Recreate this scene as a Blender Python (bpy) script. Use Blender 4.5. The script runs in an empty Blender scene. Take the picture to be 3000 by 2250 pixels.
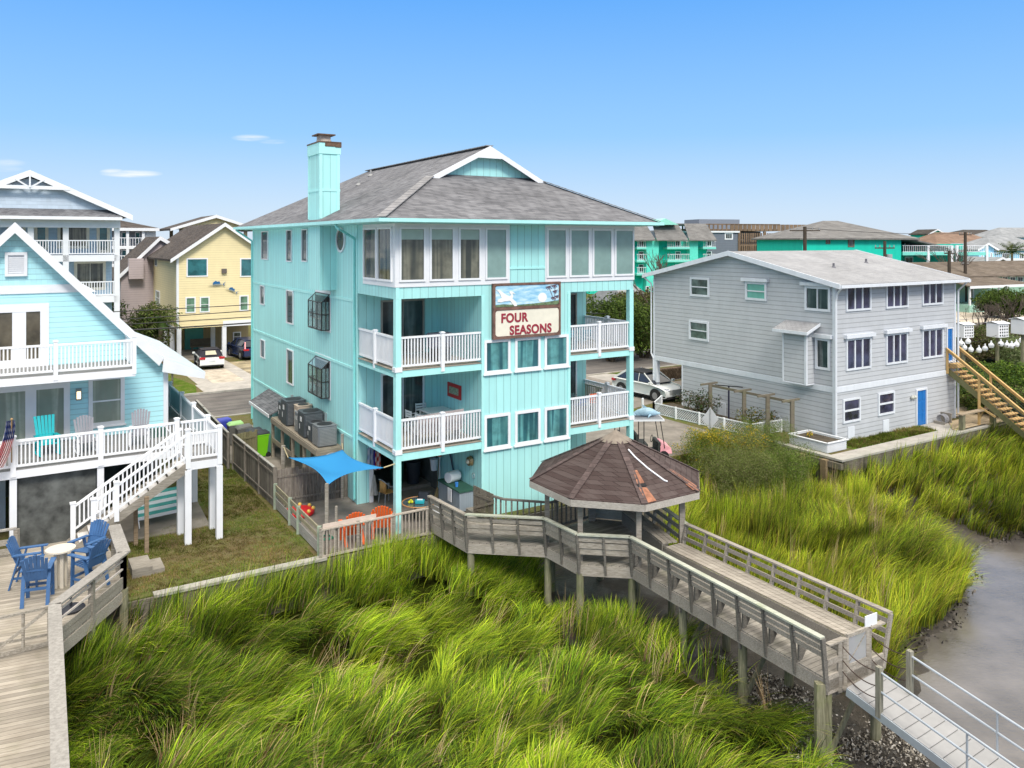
import bpy, math, random
import numpy as np
from mathutils import Vector, Matrix, noise
random.seed(7); RNG = np.random.default_rng(11)
C = bpy.context.scene.collection
PI = math.pi; R = math.radians
# ---------------------------------------------------------------- measuring: the photo's horizon and focal length give a level camera 10 m up
H, F, CX, CY = 10.0, 2330.0, 1500.0, 706.0
def G(u, v, z=0.0):
    Y = (H-z)*F/(v-CY); return ((u-CX)/F*Y, Y)
class Frame:
    def __init__(s, ox, oy, ang):
        s.o = (ox, oy); s.ang = ang; s.c = math.cos(ang); s.s = math.sin(ang)
    def W(s, x, y): return (s.o[0]+s.c*x-s.s*y, s.o[1]+s.s*x+s.c*y)
    def L(s, X, Y):
        X -= s.o[0]; Y -= s.o[1]; return (s.c*X+s.s*Y, -s.s*X+s.c*Y)
    def x(s, u, y=0):      # local x on the plane y=const seen at column u
        k = (u-CX)/F; return (k*(s.o[1]+s.c*y)-s.o[0]+s.s*y)/(s.c-k*s.s)
    def y(s, u, x=0):
        k = (u-CX)/F; return (k*(s.o[1]+s.s*x)-s.o[0]-s.c*x)/(-s.s-k*s.c)
    def z(s, v, x, y): return H-(v-CY)/F*s.W(x, y)[1]
    def g(s, u, v, z=0): return s.L(*G(u, v, z))
# ---------------------------------------------------------------- mesh building
class MB:
    def __init__(s): s.v = []; s.f = []
    def add(s, vs, fs):
        n = len(s.v); s.v += [tuple(p) for p in vs]; s.f += [tuple(i+n for i in f) for f in fs]; return s
    def box(s, x0, x1, y0, y1, z0, z1):
        if x0 > x1: x0, x1 = x1, x0
        if y0 > y1: y0, y1 = y1, y0
        if z0 > z1: z0, z1 = z1, z0
        return s.add([(x0,y0,z0),(x1,y0,z0),(x1,y1,z0),(x0,y1,z0),(x0,y0,z1),(x1,y0,z1),(x1,y1,z1),(x0,y1,z1)],
              [(0,3,2,1),(4,5,6,7),(0,1,5,4),(1,2,6,5),(2,3,7,6),(3,0,4,7)])
    def fb(s, face, pos, u0, u1, z0, z1, d0, d1):   # a box on a wall face, d measured outward
        if face == 'f': return s.box(u0, u1, pos-d1, pos-d0, z0, z1)
        if face == 'l': return s.box(pos-d1, pos-d0, u0, u1, z0, z1)
        if face == 'r': return s.box(pos+d0, pos+d1, u0, u1, z0, z1)
        return s.box(u0, u1, pos+d0, pos+d1, z0, z1)
    def beam(s, p, q, w, h, up=(0,0,1)):            # w across, h along up
        p = Vector(p); q = Vector(q); d = (q-p).normalized(); u = Vector(up)
        sd = d.cross(u)
        if sd.length < 1e-4: sd = d.cross(Vector((1,0,0)))
        sd.normalize(); u2 = sd.cross(d).normalized(); a = sd*(w/2); b = u2*(h/2)
        vs = [p-a-b, p+a-b, p+a+b, p-a+b, q-a-b, q+a-b, q+a+b, q-a+b]
        return s.add(vs, [(0,1,2,3),(7,6,5,4),(0,4,5,1),(1,5,6,2),(2,6,7,3),(3,7,4,0)])
    def cyl(s, p, q, r0, r1=None, n=10, cap=True):
        r1 = r0 if r1 is None else r1
        p = Vector(p); q = Vector(q); d = (q-p).normalized()
        a = d.cross(Vector((0,0,1)))
        if a.length < 1e-3: a = Vector((1,0,0))
        a.normalize(); b = d.cross(a)
        vs = []
        for c, r in ((p, r0), (q, r1)):
            for i in range(n):
                t = 2*PI*i/n; vs.append(c+a*(r*math.cos(t))+b*(r*math.sin(t)))
        fs = [(i, (i+1)%n, n+(i+1)%n, n+i) for i in range(n)]
        if cap: fs += [tuple(range(n))[::-1], tuple(range(n, 2*n))]
        return s.add(vs, fs)
    def tube(s, pts, r, n=6):
        for i in range(len(pts)-1): s.cyl(pts[i], pts[i+1], r if not callable(r) else r(i/(len(pts)-1)), r if not callable(r) else r((i+1)/(len(pts)-1)), n)
        return s
    def lathe(s, prof, c=(0,0), n=20, closed=False):
        vs = []; fs = []; m = len(prof)
        for i in range(n):
            t = 2*PI*i/n
            for r, z in prof: vs.append((c[0]+r*math.cos(t), c[1]+r*math.sin(t), z))
        for i in range(n):
            for j in range(m-1):
                a = i*m+j; b = ((i+1)%n)*m+j
                fs.append((a, b, b+1, a+1))
        return s.add(vs, fs)
    def prism(s, pts, z0, z1):                      # pts ccw in xy
        n = len(pts); vs = [(x, y, z0) for x, y in pts]+[(x, y, z1) for x, y in pts]
        return s.add(vs, [tuple(range(n))[::-1], tuple(range(n, 2*n))]+[(i, (i+1)%n, n+(i+1)%n, n+i) for i in range(n)])
    def slab(s, pts, d):                            # any planar polygon thickened by vector d
        n = len(pts); d = Vector(d); vs = [Vector(p) for p in pts]; vs += [p+d for p in vs]
        return s.add(vs, [tuple(range(n))[::-1], tuple(range(n, 2*n))]+[(i, (i+1)%n, n+(i+1)%n, n+i) for i in range(n)])
    def face(s, pts): return s.add(pts, [tuple(range(len(pts)))])
    def ball(s, c, r, n=10, m=7, sc=(1,1,1)):
        vs = [(c[0], c[1], c[2]-r*sc[2])]; fs = []
        for j in range(1, m):
            ph = -PI/2+PI*j/m
            for i in range(n):
                t = 2*PI*i/n; vs.append((c[0]+r*sc[0]*math.cos(ph)*math.cos(t), c[1]+r*sc[1]*math.cos(ph)*math.sin(t), c[2]+r*sc[2]*math.sin(ph)))
        vs.append((c[0], c[1], c[2]+r*sc[2])); L = len(vs)-1
        for i in range(n):
            fs.append((0, 1+(i+1)%n, 1+i)); fs.append((L, L-n+i, L-n+(i+1)%n))
        for j in range(m-2):
            for i in range(n):
                a = 1+j*n+i; b = 1+j*n+(i+1)%n; fs.append((a, b, b+n, a+n))
        return s.add(vs, fs)
    def build(s, name, m, parent=None, smooth=False, loc=None, rz=None):
        me = bpy.data.meshes.new(name); me.from_pydata(s.v, [], s.f); me.update()
        ms = m if isinstance(m, (list, tuple)) else [m]
        for x in ms: me.materials.append(x)
        if smooth:
            me.polygons.foreach_set('use_smooth', [True]*len(me.polygons))
            try: me.set_sharp_from_angle(angle=R(40))
            except Exception: pass
        import bmesh
        bm = bmesh.new(); bm.from_mesh(me); bmesh.ops.recalc_face_normals(bm, faces=bm.faces); bm.to_mesh(me); bm.free()
        o = bpy.data.objects.new(name, me); C.objects.link(o)
        if parent: o.parent = parent
        if loc: o.location = loc
        if rz is not None: o.rotation_euler = (0, 0, rz)
        return o
def bevel(o, w=0.02, seg=2):
    b = o.modifiers.new('bevel', 'BEVEL'); b.width = w; b.segments = seg; b.limit_method = 'ANGLE'; b.angle_limit = R(40); return o
def tag(o, label=None, cat=None, group=None, kind=None):
    if label: o['label'] = label
    if cat: o['category'] = cat
    if group: o['group'] = group
    if kind: o['kind'] = kind
    return o
def thing(name, label, cat, loc=(0,0,0), rz=0, group=None):
    o = bpy.data.objects.new(name, None); C.objects.link(o); o.empty_display_size = .3
    o.location = loc; o.rotation_euler = (0, 0, rz); return tag(o, label, cat, group)
def fthing(name, label, cat, fr, group=None):
    return thing(name, label, cat, (fr.o[0], fr.o[1], 0), fr.ang, group)
def dup(root, loc=None, rz=None, label=None, group=None):
    r = root.copy(); C.objects.link(r)
    if loc: r.location = loc
    if rz is not None: r.rotation_euler = (root.rotation_euler[0], root.rotation_euler[1], rz)
    if label: r['label'] = label
    if group: r['group'] = group
    for ch in [c for c in KIDS(root)]:
        c = ch.copy(); C.objects.link(c); c.parent = r
        for g in KIDS(ch):
            d = g.copy(); C.objects.link(d); d.parent = c
    return r
def KIDS(o): return [c for c in bpy.data.objects if c.parent is o]
# ---------------------------------------------------------------- materials
class NT:
    def __init__(s, name):
        s.m = bpy.data.materials.new(name); s.m.use_nodes = True; s.t = s.m.node_tree; s.n = s.t.nodes; s.n.clear()
        s.out = s.n.new('ShaderNodeOutputMaterial'); s.b = s.n.new('ShaderNodeBsdfPrincipled'); s.l(s.b.outputs[0], s.out.inputs[0])
    def l(s, a, b): s.t.links.new(a, b)
    def new(s, k, **kw):
        n = s.n.new('ShaderNode'+k)
        for a, b in kw.items(): setattr(n, a, b)
        return n
    def coord(s): return s.new('TexCoord').outputs['Object']
    def mapv(s, v, sc=(1,1,1), rot=(0,0,0)):
        m = s.new('Mapping'); s.l(v, m.inputs[0]); m.inputs['Scale'].default_value = sc; m.inputs['Rotation'].default_value = rot; return m.outputs[0]
    def noise(s, v, scale, detail=4, rough=.55, dist=0):
        n = s.new('TexNoise'); s.l(v, n.inputs['Vector']); n.inputs['Scale'].default_value = scale
        n.inputs['Detail'].default_value = detail; n.inputs['Roughness'].default_value = rough; n.inputs['Distortion'].default_value = dist
        return n.outputs['Fac']
    def ramp(s, v, stops, interp='LINEAR'):
        r = s.new('ValToRGB'); s.l(v, r.inputs[0]); e = r.color_ramp; e.interpolation = interp
        while len(e.elements) < len(stops): e.elements.new(.5)
        for el, (p, c) in zip(e.elements, stops):
            el.position = p; el.color = (c[0], c[1], c[2], 1) if not isinstance(c, (int, float)) else (c, c, c, 1)
        return r.outputs[0]
    def math(s, op, a, b=None, c=None):
        n = s.new('Math', operation=op)
        for i, x in enumerate((a, b, c)):
            if x is None: continue
            if isinstance(x, (int, float)): n.inputs[i].default_value = x
            else: s.l(x, n.inputs[i])
        return n.outputs[0]
    def mix(s, f, a, b, mode='MIX'):
        n = s.new('Mix', data_type='RGBA', blend_type=mode)
        for sock, x in ((n.inputs[0], f), (n.inputs[6], a), (n.inputs[7], b)):
            if isinstance(x, (int, float)): sock.default_value = x
            elif isinstance(x, (tuple, list)): sock.default_value = (x[0], x[1], x[2], 1)
            else: s.l(x, sock)
        return n.outputs[2]
    def sep(s, v):
        n = s.new('SeparateXYZ'); s.l(v, n.inputs[0]); return n.outputs
    def comb(s, x, y, z):
        n = s.new('CombineXYZ')
        for i, a in enumerate((x, y, z)):
            if isinstance(a, (int, float)): n.inputs[i].default_value = a
            else: s.l(a, n.inputs[i])
        return n.outputs[0]
    def bump(s, h, st=.3, dist=.02):
        b = s.new('Bump'); b.inputs['Strength'].default_value = st; b.inputs['Distance'].default_value = dist
        s.l(h, b.inputs['Height']); s.l(b.outputs[0], s.b.inputs['Normal']); return b
    def color(s, c):
        if isinstance(c, (tuple, list)): s.b.inputs['Base Color'].default_value = (c[0], c[1], c[2], 1)
        else: s.l(c, s.b.inputs['Base Color'])
    def rough(s, r): 
        if isinstance(r, (int, float)): s.b.inputs['Roughness'].default_value = r
        else: s.l(r, s.b.inputs['Roughness'])
    def spec(s, r): s.b.inputs['Specular IOR Level'].default_value = r
def sc(c, k): return tuple(min(1, x*k) for x in c)
MC = {}
def paint(name, col, rough=.55, var=.08, scale=3, bump=.1, bs=40, isl=0, dirt=0, metal=0):
    if name in MC: return MC[name]
    t = NT(name); co = t.coord()
    n = t.noise(co, scale, 5)
    c = t.ramp(n, [(.3, sc(col, 1-var)), (.7, sc(col, 1+var))])
    if isl:
        g = t.new('NewGeometry').outputs['Random Per Island']
        c = t.mix(1, c, t.ramp(g, [(0, 1-isl), (1, 1.0)]), 'MULTIPLY')
    if dirt:
        d = t.noise(t.mapv(co, (3, 3, .5)), 1.6, 6, .65)
        c = t.mix(t.ramp(d, [(.45, 0), (.75, dirt)]), c, (.16, .15, .11))
    t.color(c); t.rough(rough); t.b.inputs['Metallic'].default_value = metal
    if bump: t.bump(t.noise(co, bs, 3), bump, .01)
    MC[name] = t.m; return t.m
def wood(name, col, col2, streak=(1, 12, 12), isl=.35, rough=.85, mold=0, rot=0, line=0):
    if name in MC: return MC[name]
    t = NT(name); co = t.coord(); v = t.mapv(co, streak, (0, 0, rot))
    n = t.noise(v, 3, 6, .65); c = t.ramp(n, [(.3, col2), (.62, col)])
    n2 = t.noise(co, .9, 4, .6); c = t.mix(t.ramp(n2, [(.4, .0), (.7, .45)]), c, sc(col2, .8))
    if mold: c = t.mix(t.ramp(t.noise(co, 1.7, 5, .6), [(.52, 0), (.7, mold)]), c, (.17, .22, .06))
    g = t.new('NewGeometry').outputs['Random Per Island']
    c = t.mix(1, c, t.ramp(g, [(0, 1-isl), (1, 1.0)]), 'MULTIPLY')
    t.color(c); t.rough(rough); t.spec(.2); t.bump(t.noise(v, 9, 4), .25, .01)
    MC[name] = t.m; return t.m
def siding_v(name, col, pitch=.3, dark=.55, var=.06, dirt=.0, top=None):
    t = NT(name); co = t.coord(); x, y, z = t.sep(co)
    s = t.math('MULTIPLY', t.math('ADD', x, y), 1/pitch); fr = t.math('FRACT', s)
    d = t.math('ABSOLUTE', t.math('SUBTRACT', fr, .5))
    g = t.ramp(d, [(.455, 1), (.48, dark)])
    cell = t.new('TexWhiteNoise', noise_dimensions='1D'); t.l(t.math('FLOOR', s), cell.inputs['W'])
    c = t.ramp(t.noise(t.mapv(co, (1, 1, .25)), 1.1, 6, .6), [(.3, sc(col, 1-var)), (.7, sc(col, 1+var))])
    c = t.mix(1, c, t.ramp(cell.outputs[0], [(0, .95), (1, 1)]), 'MULTIPLY')
    c = t.mix(1, c, g, 'MULTIPLY')
    if dirt: c = t.mix(t.ramp(t.noise(t.mapv(co, (5, 5, .35)), 1.2, 8, .75), [(.5, 0), (.75, dirt)]), c, sc(col, .62))
    t.color(c); t.rough(.7); t.spec(.3)
    h = t.math('ADD', t.math('MULTIPLY', t.ramp(d, [(.45, 1), (.48, 0)]), 1), t.math('MULTIPLY', t.noise(t.mapv(co, (60, 60, 6)), 1, 3), .12))
    t.bump(h, .5, .012); return t.m
def siding_h(name, col, pitch=.18, dark=.7, var=.05, shingle=0, dirt=0):
    t = NT(name); co = t.coord(); x, y, z = t.sep(co)
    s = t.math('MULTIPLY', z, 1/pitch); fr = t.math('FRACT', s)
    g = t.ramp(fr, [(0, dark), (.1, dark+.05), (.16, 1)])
    c = t.ramp(t.noise(t.mapv(co, (1, 1, .6)), 1.3, 6, .6), [(.3, sc(col, 1-var)), (.7, sc(col, 1+var))])
    h = t.math('SUBTRACT', 1, fr)
    if shingle:
        row = t.math('FLOOR', s)
        wn = t.new('TexWhiteNoise', noise_dimensions='1D'); t.l(row, wn.inputs['W'])
        xx = t.math('ADD', t.math('MULTIPLY', t.math('ADD', x, y), 1/shingle), t.math('MULTIPLY', wn.outputs[0], 3))
        fx = t.math('ABSOLUTE', t.math('SUBTRACT', t.math('FRACT', xx), .5))
        w2 = t.new('TexWhiteNoise', noise_dimensions='2D'); t.l(t.comb(t.math('FLOOR', xx), row, 0), w2.inputs['Vector'])
        c = t.mix(1, c, t.ramp(w2.outputs[0], [(0, .9), (1, 1)]), 'MULTIPLY')
        c = t.mix(1, c, t.ramp(fx, [(.46, 1), (.5, dark+.1)]), 'MULTIPLY')
    c = t.mix(1, c, g, 'MULTIPLY')
    if dirt: c = t.mix(t.ramp(t.noise(t.mapv(co, (2, 2, .4)), 1.2, 7, .7), [(.5, 0), (.8, dirt)]), c, sc(col, .6))
    t.color(c); t.rough(.6); t.spec(.35); t.bump(h, .6, .015); return t.m
def roofing(name, c1, c2, c3=None, row=.14, w=.3, k=.45, patches=0):
    t = NT(name); co = t.coord(); x, y, z = t.sep(co)
    v = t.comb(t.math('ADD', x, y), t.math('MULTIPLY', z, 1/k), 0)
    b = t.new('TexBrick'); t.l(v, b.inputs['Vector']); b.inputs['Scale'].default_value = 1
    b.inputs['Brick Width'].default_value = w; b.inputs['Row Height'].default_value = row; b.inputs['Mortar Size'].default_value = .008
    b.inputs['Color1'].default_value = (*c1, 1); b.inputs['Color2'].default_value = (*c2, 1); b.inputs['Mortar'].default_value = (*sc(c1, .45), 1)
    b.inputs['Bias'].default_value = -.1
    c = b.outputs['Color']
    if c3: w2 = t.new('TexWhiteNoise', noise_dimensions='2D'); vx, vy, vz_ = t.sep(v); t.l(t.comb(t.math('FLOOR', t.math('MULTIPLY', t.math('ADD', vx, t.math('MULTIPLY', t.math('FLOOR', t.math('MULTIPLY', vy, 1/row)), w*.37)), 1/w)), t.math('FLOOR', t.math('MULTIPLY', vy, 1/row)), 0), w2.inputs['Vector']); c = t.mix(t.ramp(w2.outputs[0], [(.35, 0), (.95, .55)]), c, c3)
    c = t.mix(1, c, t.ramp(t.noise(co, .5, 5, .6), [(.3, .8), (.7, 1.1)]), 'MULTIPLY')
    if patches: c = t.mix(t.ramp(t.noise(co, 1.1, 4, .7), [(.6, 0), (.75, patches)]), c, (.22, .24, .2))
    t.color(c); t.rough(.9); t.spec(.15)
    t.bump(t.math('ADD', t.math('MULTIPLY', b.outputs['Fac'], -1), t.noise(co, 60, 2)), .4, .01); return t.m
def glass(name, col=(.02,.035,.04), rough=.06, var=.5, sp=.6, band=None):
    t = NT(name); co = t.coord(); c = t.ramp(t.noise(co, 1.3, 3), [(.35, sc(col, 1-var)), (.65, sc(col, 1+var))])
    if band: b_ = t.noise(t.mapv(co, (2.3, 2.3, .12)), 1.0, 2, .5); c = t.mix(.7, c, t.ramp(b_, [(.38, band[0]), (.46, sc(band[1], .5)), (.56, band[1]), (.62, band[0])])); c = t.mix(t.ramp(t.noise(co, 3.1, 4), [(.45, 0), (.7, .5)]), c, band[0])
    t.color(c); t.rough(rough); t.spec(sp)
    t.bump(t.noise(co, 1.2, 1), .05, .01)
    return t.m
def vcol(name, rough=.8, trans=.25, spec=.2):
    t = NT(name); a = t.new('Attribute'); a.attribute_name = 'col'; t.l(a.outputs['Color'], t.b.inputs['Base Color'])
    t.rough(rough); t.spec(spec)
    if trans:
        tr = t.new('BsdfTranslucent'); t.l(a.outputs['Color'], tr.inputs[0]); mx = t.new('MixShader'); mx.inputs[0].default_value = trans
        t.l(t.b.outputs[0], mx.inputs[1]); t.l(tr.outputs[0], mx.inputs[2]); t.l(mx.outputs[0], t.out.inputs[0])
    return t.m
LEAF = vcol('leaf')
WHITE = paint('white_trim', (.78, .79, .82), .45, .04, 2, .05)
WHITE2 = paint('white_vinyl', (.82, .83, .86), .35, .03, 2, 0)
# ---------------------------------------------------------------- numpy meshes
def npmesh(name, V, Fq, col=None, m=None, parent=None, tri=False):
    n = Fq.shape[1]; me = bpy.data.meshes.new(name); me.vertices.add(len(V)); me.vertices.foreach_set('co', V.astype(np.float32).ravel())
    me.loops.add(Fq.size); me.loops.foreach_set('vertex_index', Fq.astype(np.int32).ravel()); me.polygons.add(len(Fq))
    me.polygons.foreach_set('loop_start', np.arange(0, Fq.size, n, dtype=np.int32)); me.update(calc_edges=True)
    if col is not None:
        a = me.color_attributes.new('col', 'FLOAT_COLOR', 'POINT'); cc = np.ones((len(V), 4), np.float32); cc[:, :3] = col; a.data.foreach_set('color', cc.ravel())
    me.materials.append(m or LEAF); o = bpy.data.objects.new(name, me); C.objects.link(o)
    if parent: o.parent = parent
    return o
def leaves(cen, size, pal, aspect=2.2, up=.0):
    n = len(cen); a = RNG.normal(size=(n, 3)); a[:, 2] *= .7; a[:, 2] += up; a /= np.linalg.norm(a, axis=1)[:, None]
    b = RNG.normal(size=(n, 3)); b -= (b*a).sum(1)[:, None]*a; b /= np.linalg.norm(b, axis=1)[:, None]
    L = (size*RNG.uniform(.6, 1.4, n))[:, None]; w = L/aspect
    V = np.stack([cen-a*L, cen+b*w, cen+a*L, cen-b*w], 1).reshape(-1, 3)
    Fq = np.arange(4*n).reshape(-1, 4); pal = np.array(pal)
    c = pal[RNG.integers(0, len(pal), n)]*RNG.uniform(.7, 1.25, (n, 1)); return V, Fq, np.repeat(c, 4, 0)
def crown_pts(blobs, per):
    out = []
    for (x, y, z, rx, rz) in blobs:
        n = int(per*rx*rx); d = RNG.normal(size=(n, 3)); d /= np.linalg.norm(d, axis=1)[:, None]
        r = RNG.uniform(.35, 1.05, n)**.6; p = d*r[:, None]*np.array([rx, rx, rz])
        p += .18*rx*np.sin(p*5.3/rx+x*7)[:, [1, 2, 0]]
        out.append(p+np.array([x, y, z]))
    return np.concatenate(out)
def bush(name, label, cat, loc, w, h, pal, n=9, per=520, size=.07, aspect=2.2, group=None, trunk=True, flowers=None, seed=0, trunkc=(.08,.06,.04)):
    rr = random.Random(seed+int(abs(loc[0])*13+abs(loc[1])*7)); o = thing(name, label, cat, loc, 0, group)
    bl = []
    for i in range(n):
        t = rr.uniform(0, 2*PI); d = w*.5*rr.uniform(.1, .75); r = w*rr.uniform(.16, .28)
        bl.append((d*math.cos(t), d*math.sin(t), h*rr.uniform(.3, .82), r, min(r, h*.25)))
    V, Fq, c = leaves(crown_pts(bl, per/ (w*.22)**2*.1 if False else per), size, pal, aspect)
    cr = npmesh('crown', V, Fq, c, LEAF, o)
    if flowers is not None:
        k = crown_pts([(b[0], b[1], b[2]+b[4]*.7, b[3]*.7, b[4]*.3) for b in bl], per*.12); V, Fq, c = leaves(k, size*.7, flowers, 1.3); npmesh('flower', V, Fq, c, LEAF, o)
    if trunk:
        m = MB()
        for b in bl[:7]: m.tube([(b[0]*.1, b[1]*.1, -.1), (b[0]*.5, b[1]*.5, b[2]*.5), (b[0], b[1], b[2])], lambda t: w*.02*(1-.7*t)+.006, 5)
        m.build('trunk', paint('bark_%d' % int(trunkc[0]*100), trunkc, .9, .3, 8), o)
    return o
# ---------------------------------------------------------------- camera, sky, sun
cam = bpy.data.cameras.new('camera'); co = bpy.data.objects.new('camera', cam); C.objects.link(co)
co.location = (0, 0, H); co.rotation_euler = (R(90), 0, 0); cam.sensor_width = 36; cam.lens = 36*F/3000; cam.shift_y = (CY-1125)/3000
cam.clip_end = 3000; cam.clip_start = .2
S = bpy.context.scene; S.camera = co
S.view_settings.view_transform = 'Standard'; S.view_settings.look = 'None'; S.view_settings.gamma = 1; S.view_settings.exposure = 1.05
SUN_EL, SUN_AZ = 46, 158        # azimuth clockwise from +Y: behind the camera, a little to its left
sd = Vector((math.sin(R(SUN_AZ))*math.cos(R(SUN_EL)), math.cos(R(SUN_AZ))*math.cos(R(SUN_EL)), math.sin(R(SUN_EL))))
sl = bpy.data.lights.new('sun', 'SUN'); sl.energy = 1.25; sl.angle = R(14); sl.color = (1, .95, .87)
so = bpy.data.objects.new('sun', sl); C.objects.link(so); so.rotation_euler = sd.to_track_quat('Z', 'Y').to_euler()
w = bpy.data.worlds.new('World'); S.world = w; w.use_nodes = True; wt = w.node_tree; wn = wt.nodes; wn.clear()
out = wn.new('ShaderNodeOutputWorld'); bg = wn.new('ShaderNodeBackground'); wt.links.new(bg.outputs[0], out.inputs[0])
sky = wn.new('ShaderNodeTexSky'); sky.sky_type = 'NISHITA'; sky.sun_disc = False; sky.sun_elevation = R(SUN_EL); sky.sun_rotation = R(SUN_AZ)
sky.air_density = 1.0; sky.dust_density = .6; sky.ozone_density = 2.5
gco = wn.new('ShaderNodeTexCoord'); sep = wn.new('ShaderNodeSeparateXYZ'); wt.links.new(gco.outputs['Generated'], sep.inputs[0])
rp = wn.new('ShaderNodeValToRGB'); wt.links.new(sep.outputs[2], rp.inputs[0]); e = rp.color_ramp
st = [(0.0, (.33, .385, .45)), (.035, (.29, .37, .465)), (.13, (.15, .295, .48)), (.29, (.065, .21, .48)), (.45, (.72, .70, .66)), (1, (1.25, 1.18, 1.08))]  # upper stops, out of view, brightened to add fill light
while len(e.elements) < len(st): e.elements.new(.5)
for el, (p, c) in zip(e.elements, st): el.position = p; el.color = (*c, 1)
# thin clouds low over the roofs, by direction in the sky
def wmath(op, a, b=None, cl=False):
    n = wn.new('ShaderNodeMath'); n.operation = op; n.use_clamp = cl
    for i, x in enumerate((a, b)):
        if x is None: continue
        if isinstance(x, (int, float)): n.inputs[i].default_value = x
        else: wt.links.new(x, n.inputs[i])
    return n.outputs[0]
wx = wmath('DIVIDE', sep.outputs[0], sep.outputs[1]); wz = wmath('DIVIDE', sep.outputs[2], sep.outputs[1])
nn = wn.new('ShaderNodeTexNoise'); mp = wn.new('ShaderNodeMapping'); mp.inputs['Scale'].default_value = (6, 6, 60); wt.links.new(gco.outputs['Generated'], mp.inputs[0]); wt.links.new(mp.outputs[0], nn.inputs['Vector'])
nn.inputs['Scale'].default_value = 3; nn.inputs['Detail'].default_value = 7; nn.inputs['Roughness'].default_value = .6
tot = None
for cu, cv, au, av, st_ in ((385, 509, 95, 12, 1.0), (330, 503, 40, 10, .8), (735, 404, 60, 11, .7), (800, 415, 45, 8, .5), (10, 478, 70, 14, .35), (20, 495, 50, 10, .3)):
    a = wmath('DIVIDE', wmath('SUBTRACT', wx, (cu-CX)/F), au/F); b = wmath('DIVIDE', wmath('SUBTRACT', wz, (CY-cv)/F), av/F)
    d = wmath('ADD', wmath('MULTIPLY', a, a), wmath('MULTIPLY', b, b))
    m = wmath('MULTIPLY', wmath('SUBTRACT', 1.0, d, True), st_)
    tot = m if tot is None else wmath('MAXIMUM', tot, m)
front = wmath('GREATER_THAN', sep.outputs[1], 0)
cl = wmath('MULTIPLY', wmath('MULTIPLY', tot, front), wmath('MULTIPLY', wmath('SUBTRACT', nn.outputs['Fac'], .3, True), 4.2), True)
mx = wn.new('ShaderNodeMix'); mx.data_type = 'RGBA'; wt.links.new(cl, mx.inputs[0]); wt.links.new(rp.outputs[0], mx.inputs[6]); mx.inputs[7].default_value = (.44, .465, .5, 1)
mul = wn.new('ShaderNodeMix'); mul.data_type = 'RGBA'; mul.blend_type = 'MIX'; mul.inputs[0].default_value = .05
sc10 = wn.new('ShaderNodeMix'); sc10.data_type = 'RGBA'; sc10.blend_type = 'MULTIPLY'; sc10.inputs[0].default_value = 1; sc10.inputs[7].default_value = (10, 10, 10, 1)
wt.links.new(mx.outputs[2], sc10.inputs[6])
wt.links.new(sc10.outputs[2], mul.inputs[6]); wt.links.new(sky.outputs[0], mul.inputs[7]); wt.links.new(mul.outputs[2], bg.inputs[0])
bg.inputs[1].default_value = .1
# ---------------------------------------------------------------- the grid the streets and houses stand on
GA = math.atan2(.533, .846); GF = Frame(0, 0, GA)          # x along the street, y away from the marsh
def gq(x, y, z=0): X, Y = GF.W(x, y); return (X, Y, z)
# ---- ground
t = NT('turf'); cc = t.coord(); n = t.noise(cc, .35, 6, .7); n2 = t.noise(cc, 3.5, 6, .75); n3 = t.noise(cc, 18, 5, .8)
c = t.ramp(n, [(.38, (.15, .105, .05)), (.5, (.13, .13, .035)), (.62, (.09, .15, .02))]); c = t.mix(t.ramp(n2, [(.4, 0), (.65, .8)]), c, (.20, .165, .09))
c = t.mix(1, c, t.ramp(n3, [(.25, .45), (.75, 1.35)]), 'MULTIPLY'); t.color(c); t.rough(.95); t.spec(.1); t.bump(n3, .6, .04); TURF = t.m
t = NT('asphalt'); cc = t.coord(); c = t.ramp(t.noise(cc, .5, 6, .65), [(.35, (.14, .125, .115)), (.65, (.22, .20, .18))])
c = t.mix(t.ramp(t.noise(t.mapv(cc, (.12, 2.2, 1)), 1, 4, .6), [(.45, 0), (.6, .5)]), c, (.07, .068, .068)); c = t.mix(1, c, t.ramp(t.noise(cc, 25, 3), [(.3, .75), (.7, 1.15)]), 'MULTIPLY')
t.color(c); t.rough(.9); t.spec(.2); ASPH = t.m
CONC = paint('concrete', (.42, .39, .35), .9, .22, 1.3, .2, 30, dirt=.35); CONC2 = paint('old_concrete', (.24, .21, .18), .9, .3, 1.1, .25, 30, dirt=.5)
SAND = paint('sand_drive', (.5, .43, .34), .95, .3, 1.6, .4, 25, dirt=.3)
# marsh mud sheet reaching the horizon
t = NT('marsh_mud'); cc = t.coord(); n = t.noise(cc, 1.2, 7, .7); c = t.ramp(n, [(.3, (.018, .015, .01)), (.7, (.065, .052, .038))])
t.color(c); t.rough(t.ramp(t.noise(cc, .8, 3), [(.4, .35), (.6, .8)])); t.bump(t.noise(cc, 14, 5, .7), .7, .05); MUD = t.m
def relief_sheet(name, x0, x1, y0, y1, nx, ny, fn, mat):
    xs = np.linspace(x0, x1, nx); ys = np.linspace(y0, y1, ny); X, Y = np.meshgrid(xs, ys); Z = np.vectorize(fn)(X, Y)
    V = np.stack([X, Y, Z], -1).reshape(-1, 3); i = np.arange(nx*ny).reshape(ny, nx)
    Fq = np.stack([i[:-1, :-1], i[:-1, 1:], i[1:, 1:], i[1:, :-1]], -1).reshape(-1, 4); return npmesh(name, V, Fq, None, mat)
SHORE = [(7.2, 6), (8.6, 14), (9.9, 19), (11.4, 22.4), (14.6, 26), (15.8, 28.4), (17.6, 30.4), (22.5, 31.8), (60, 36)]
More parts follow.
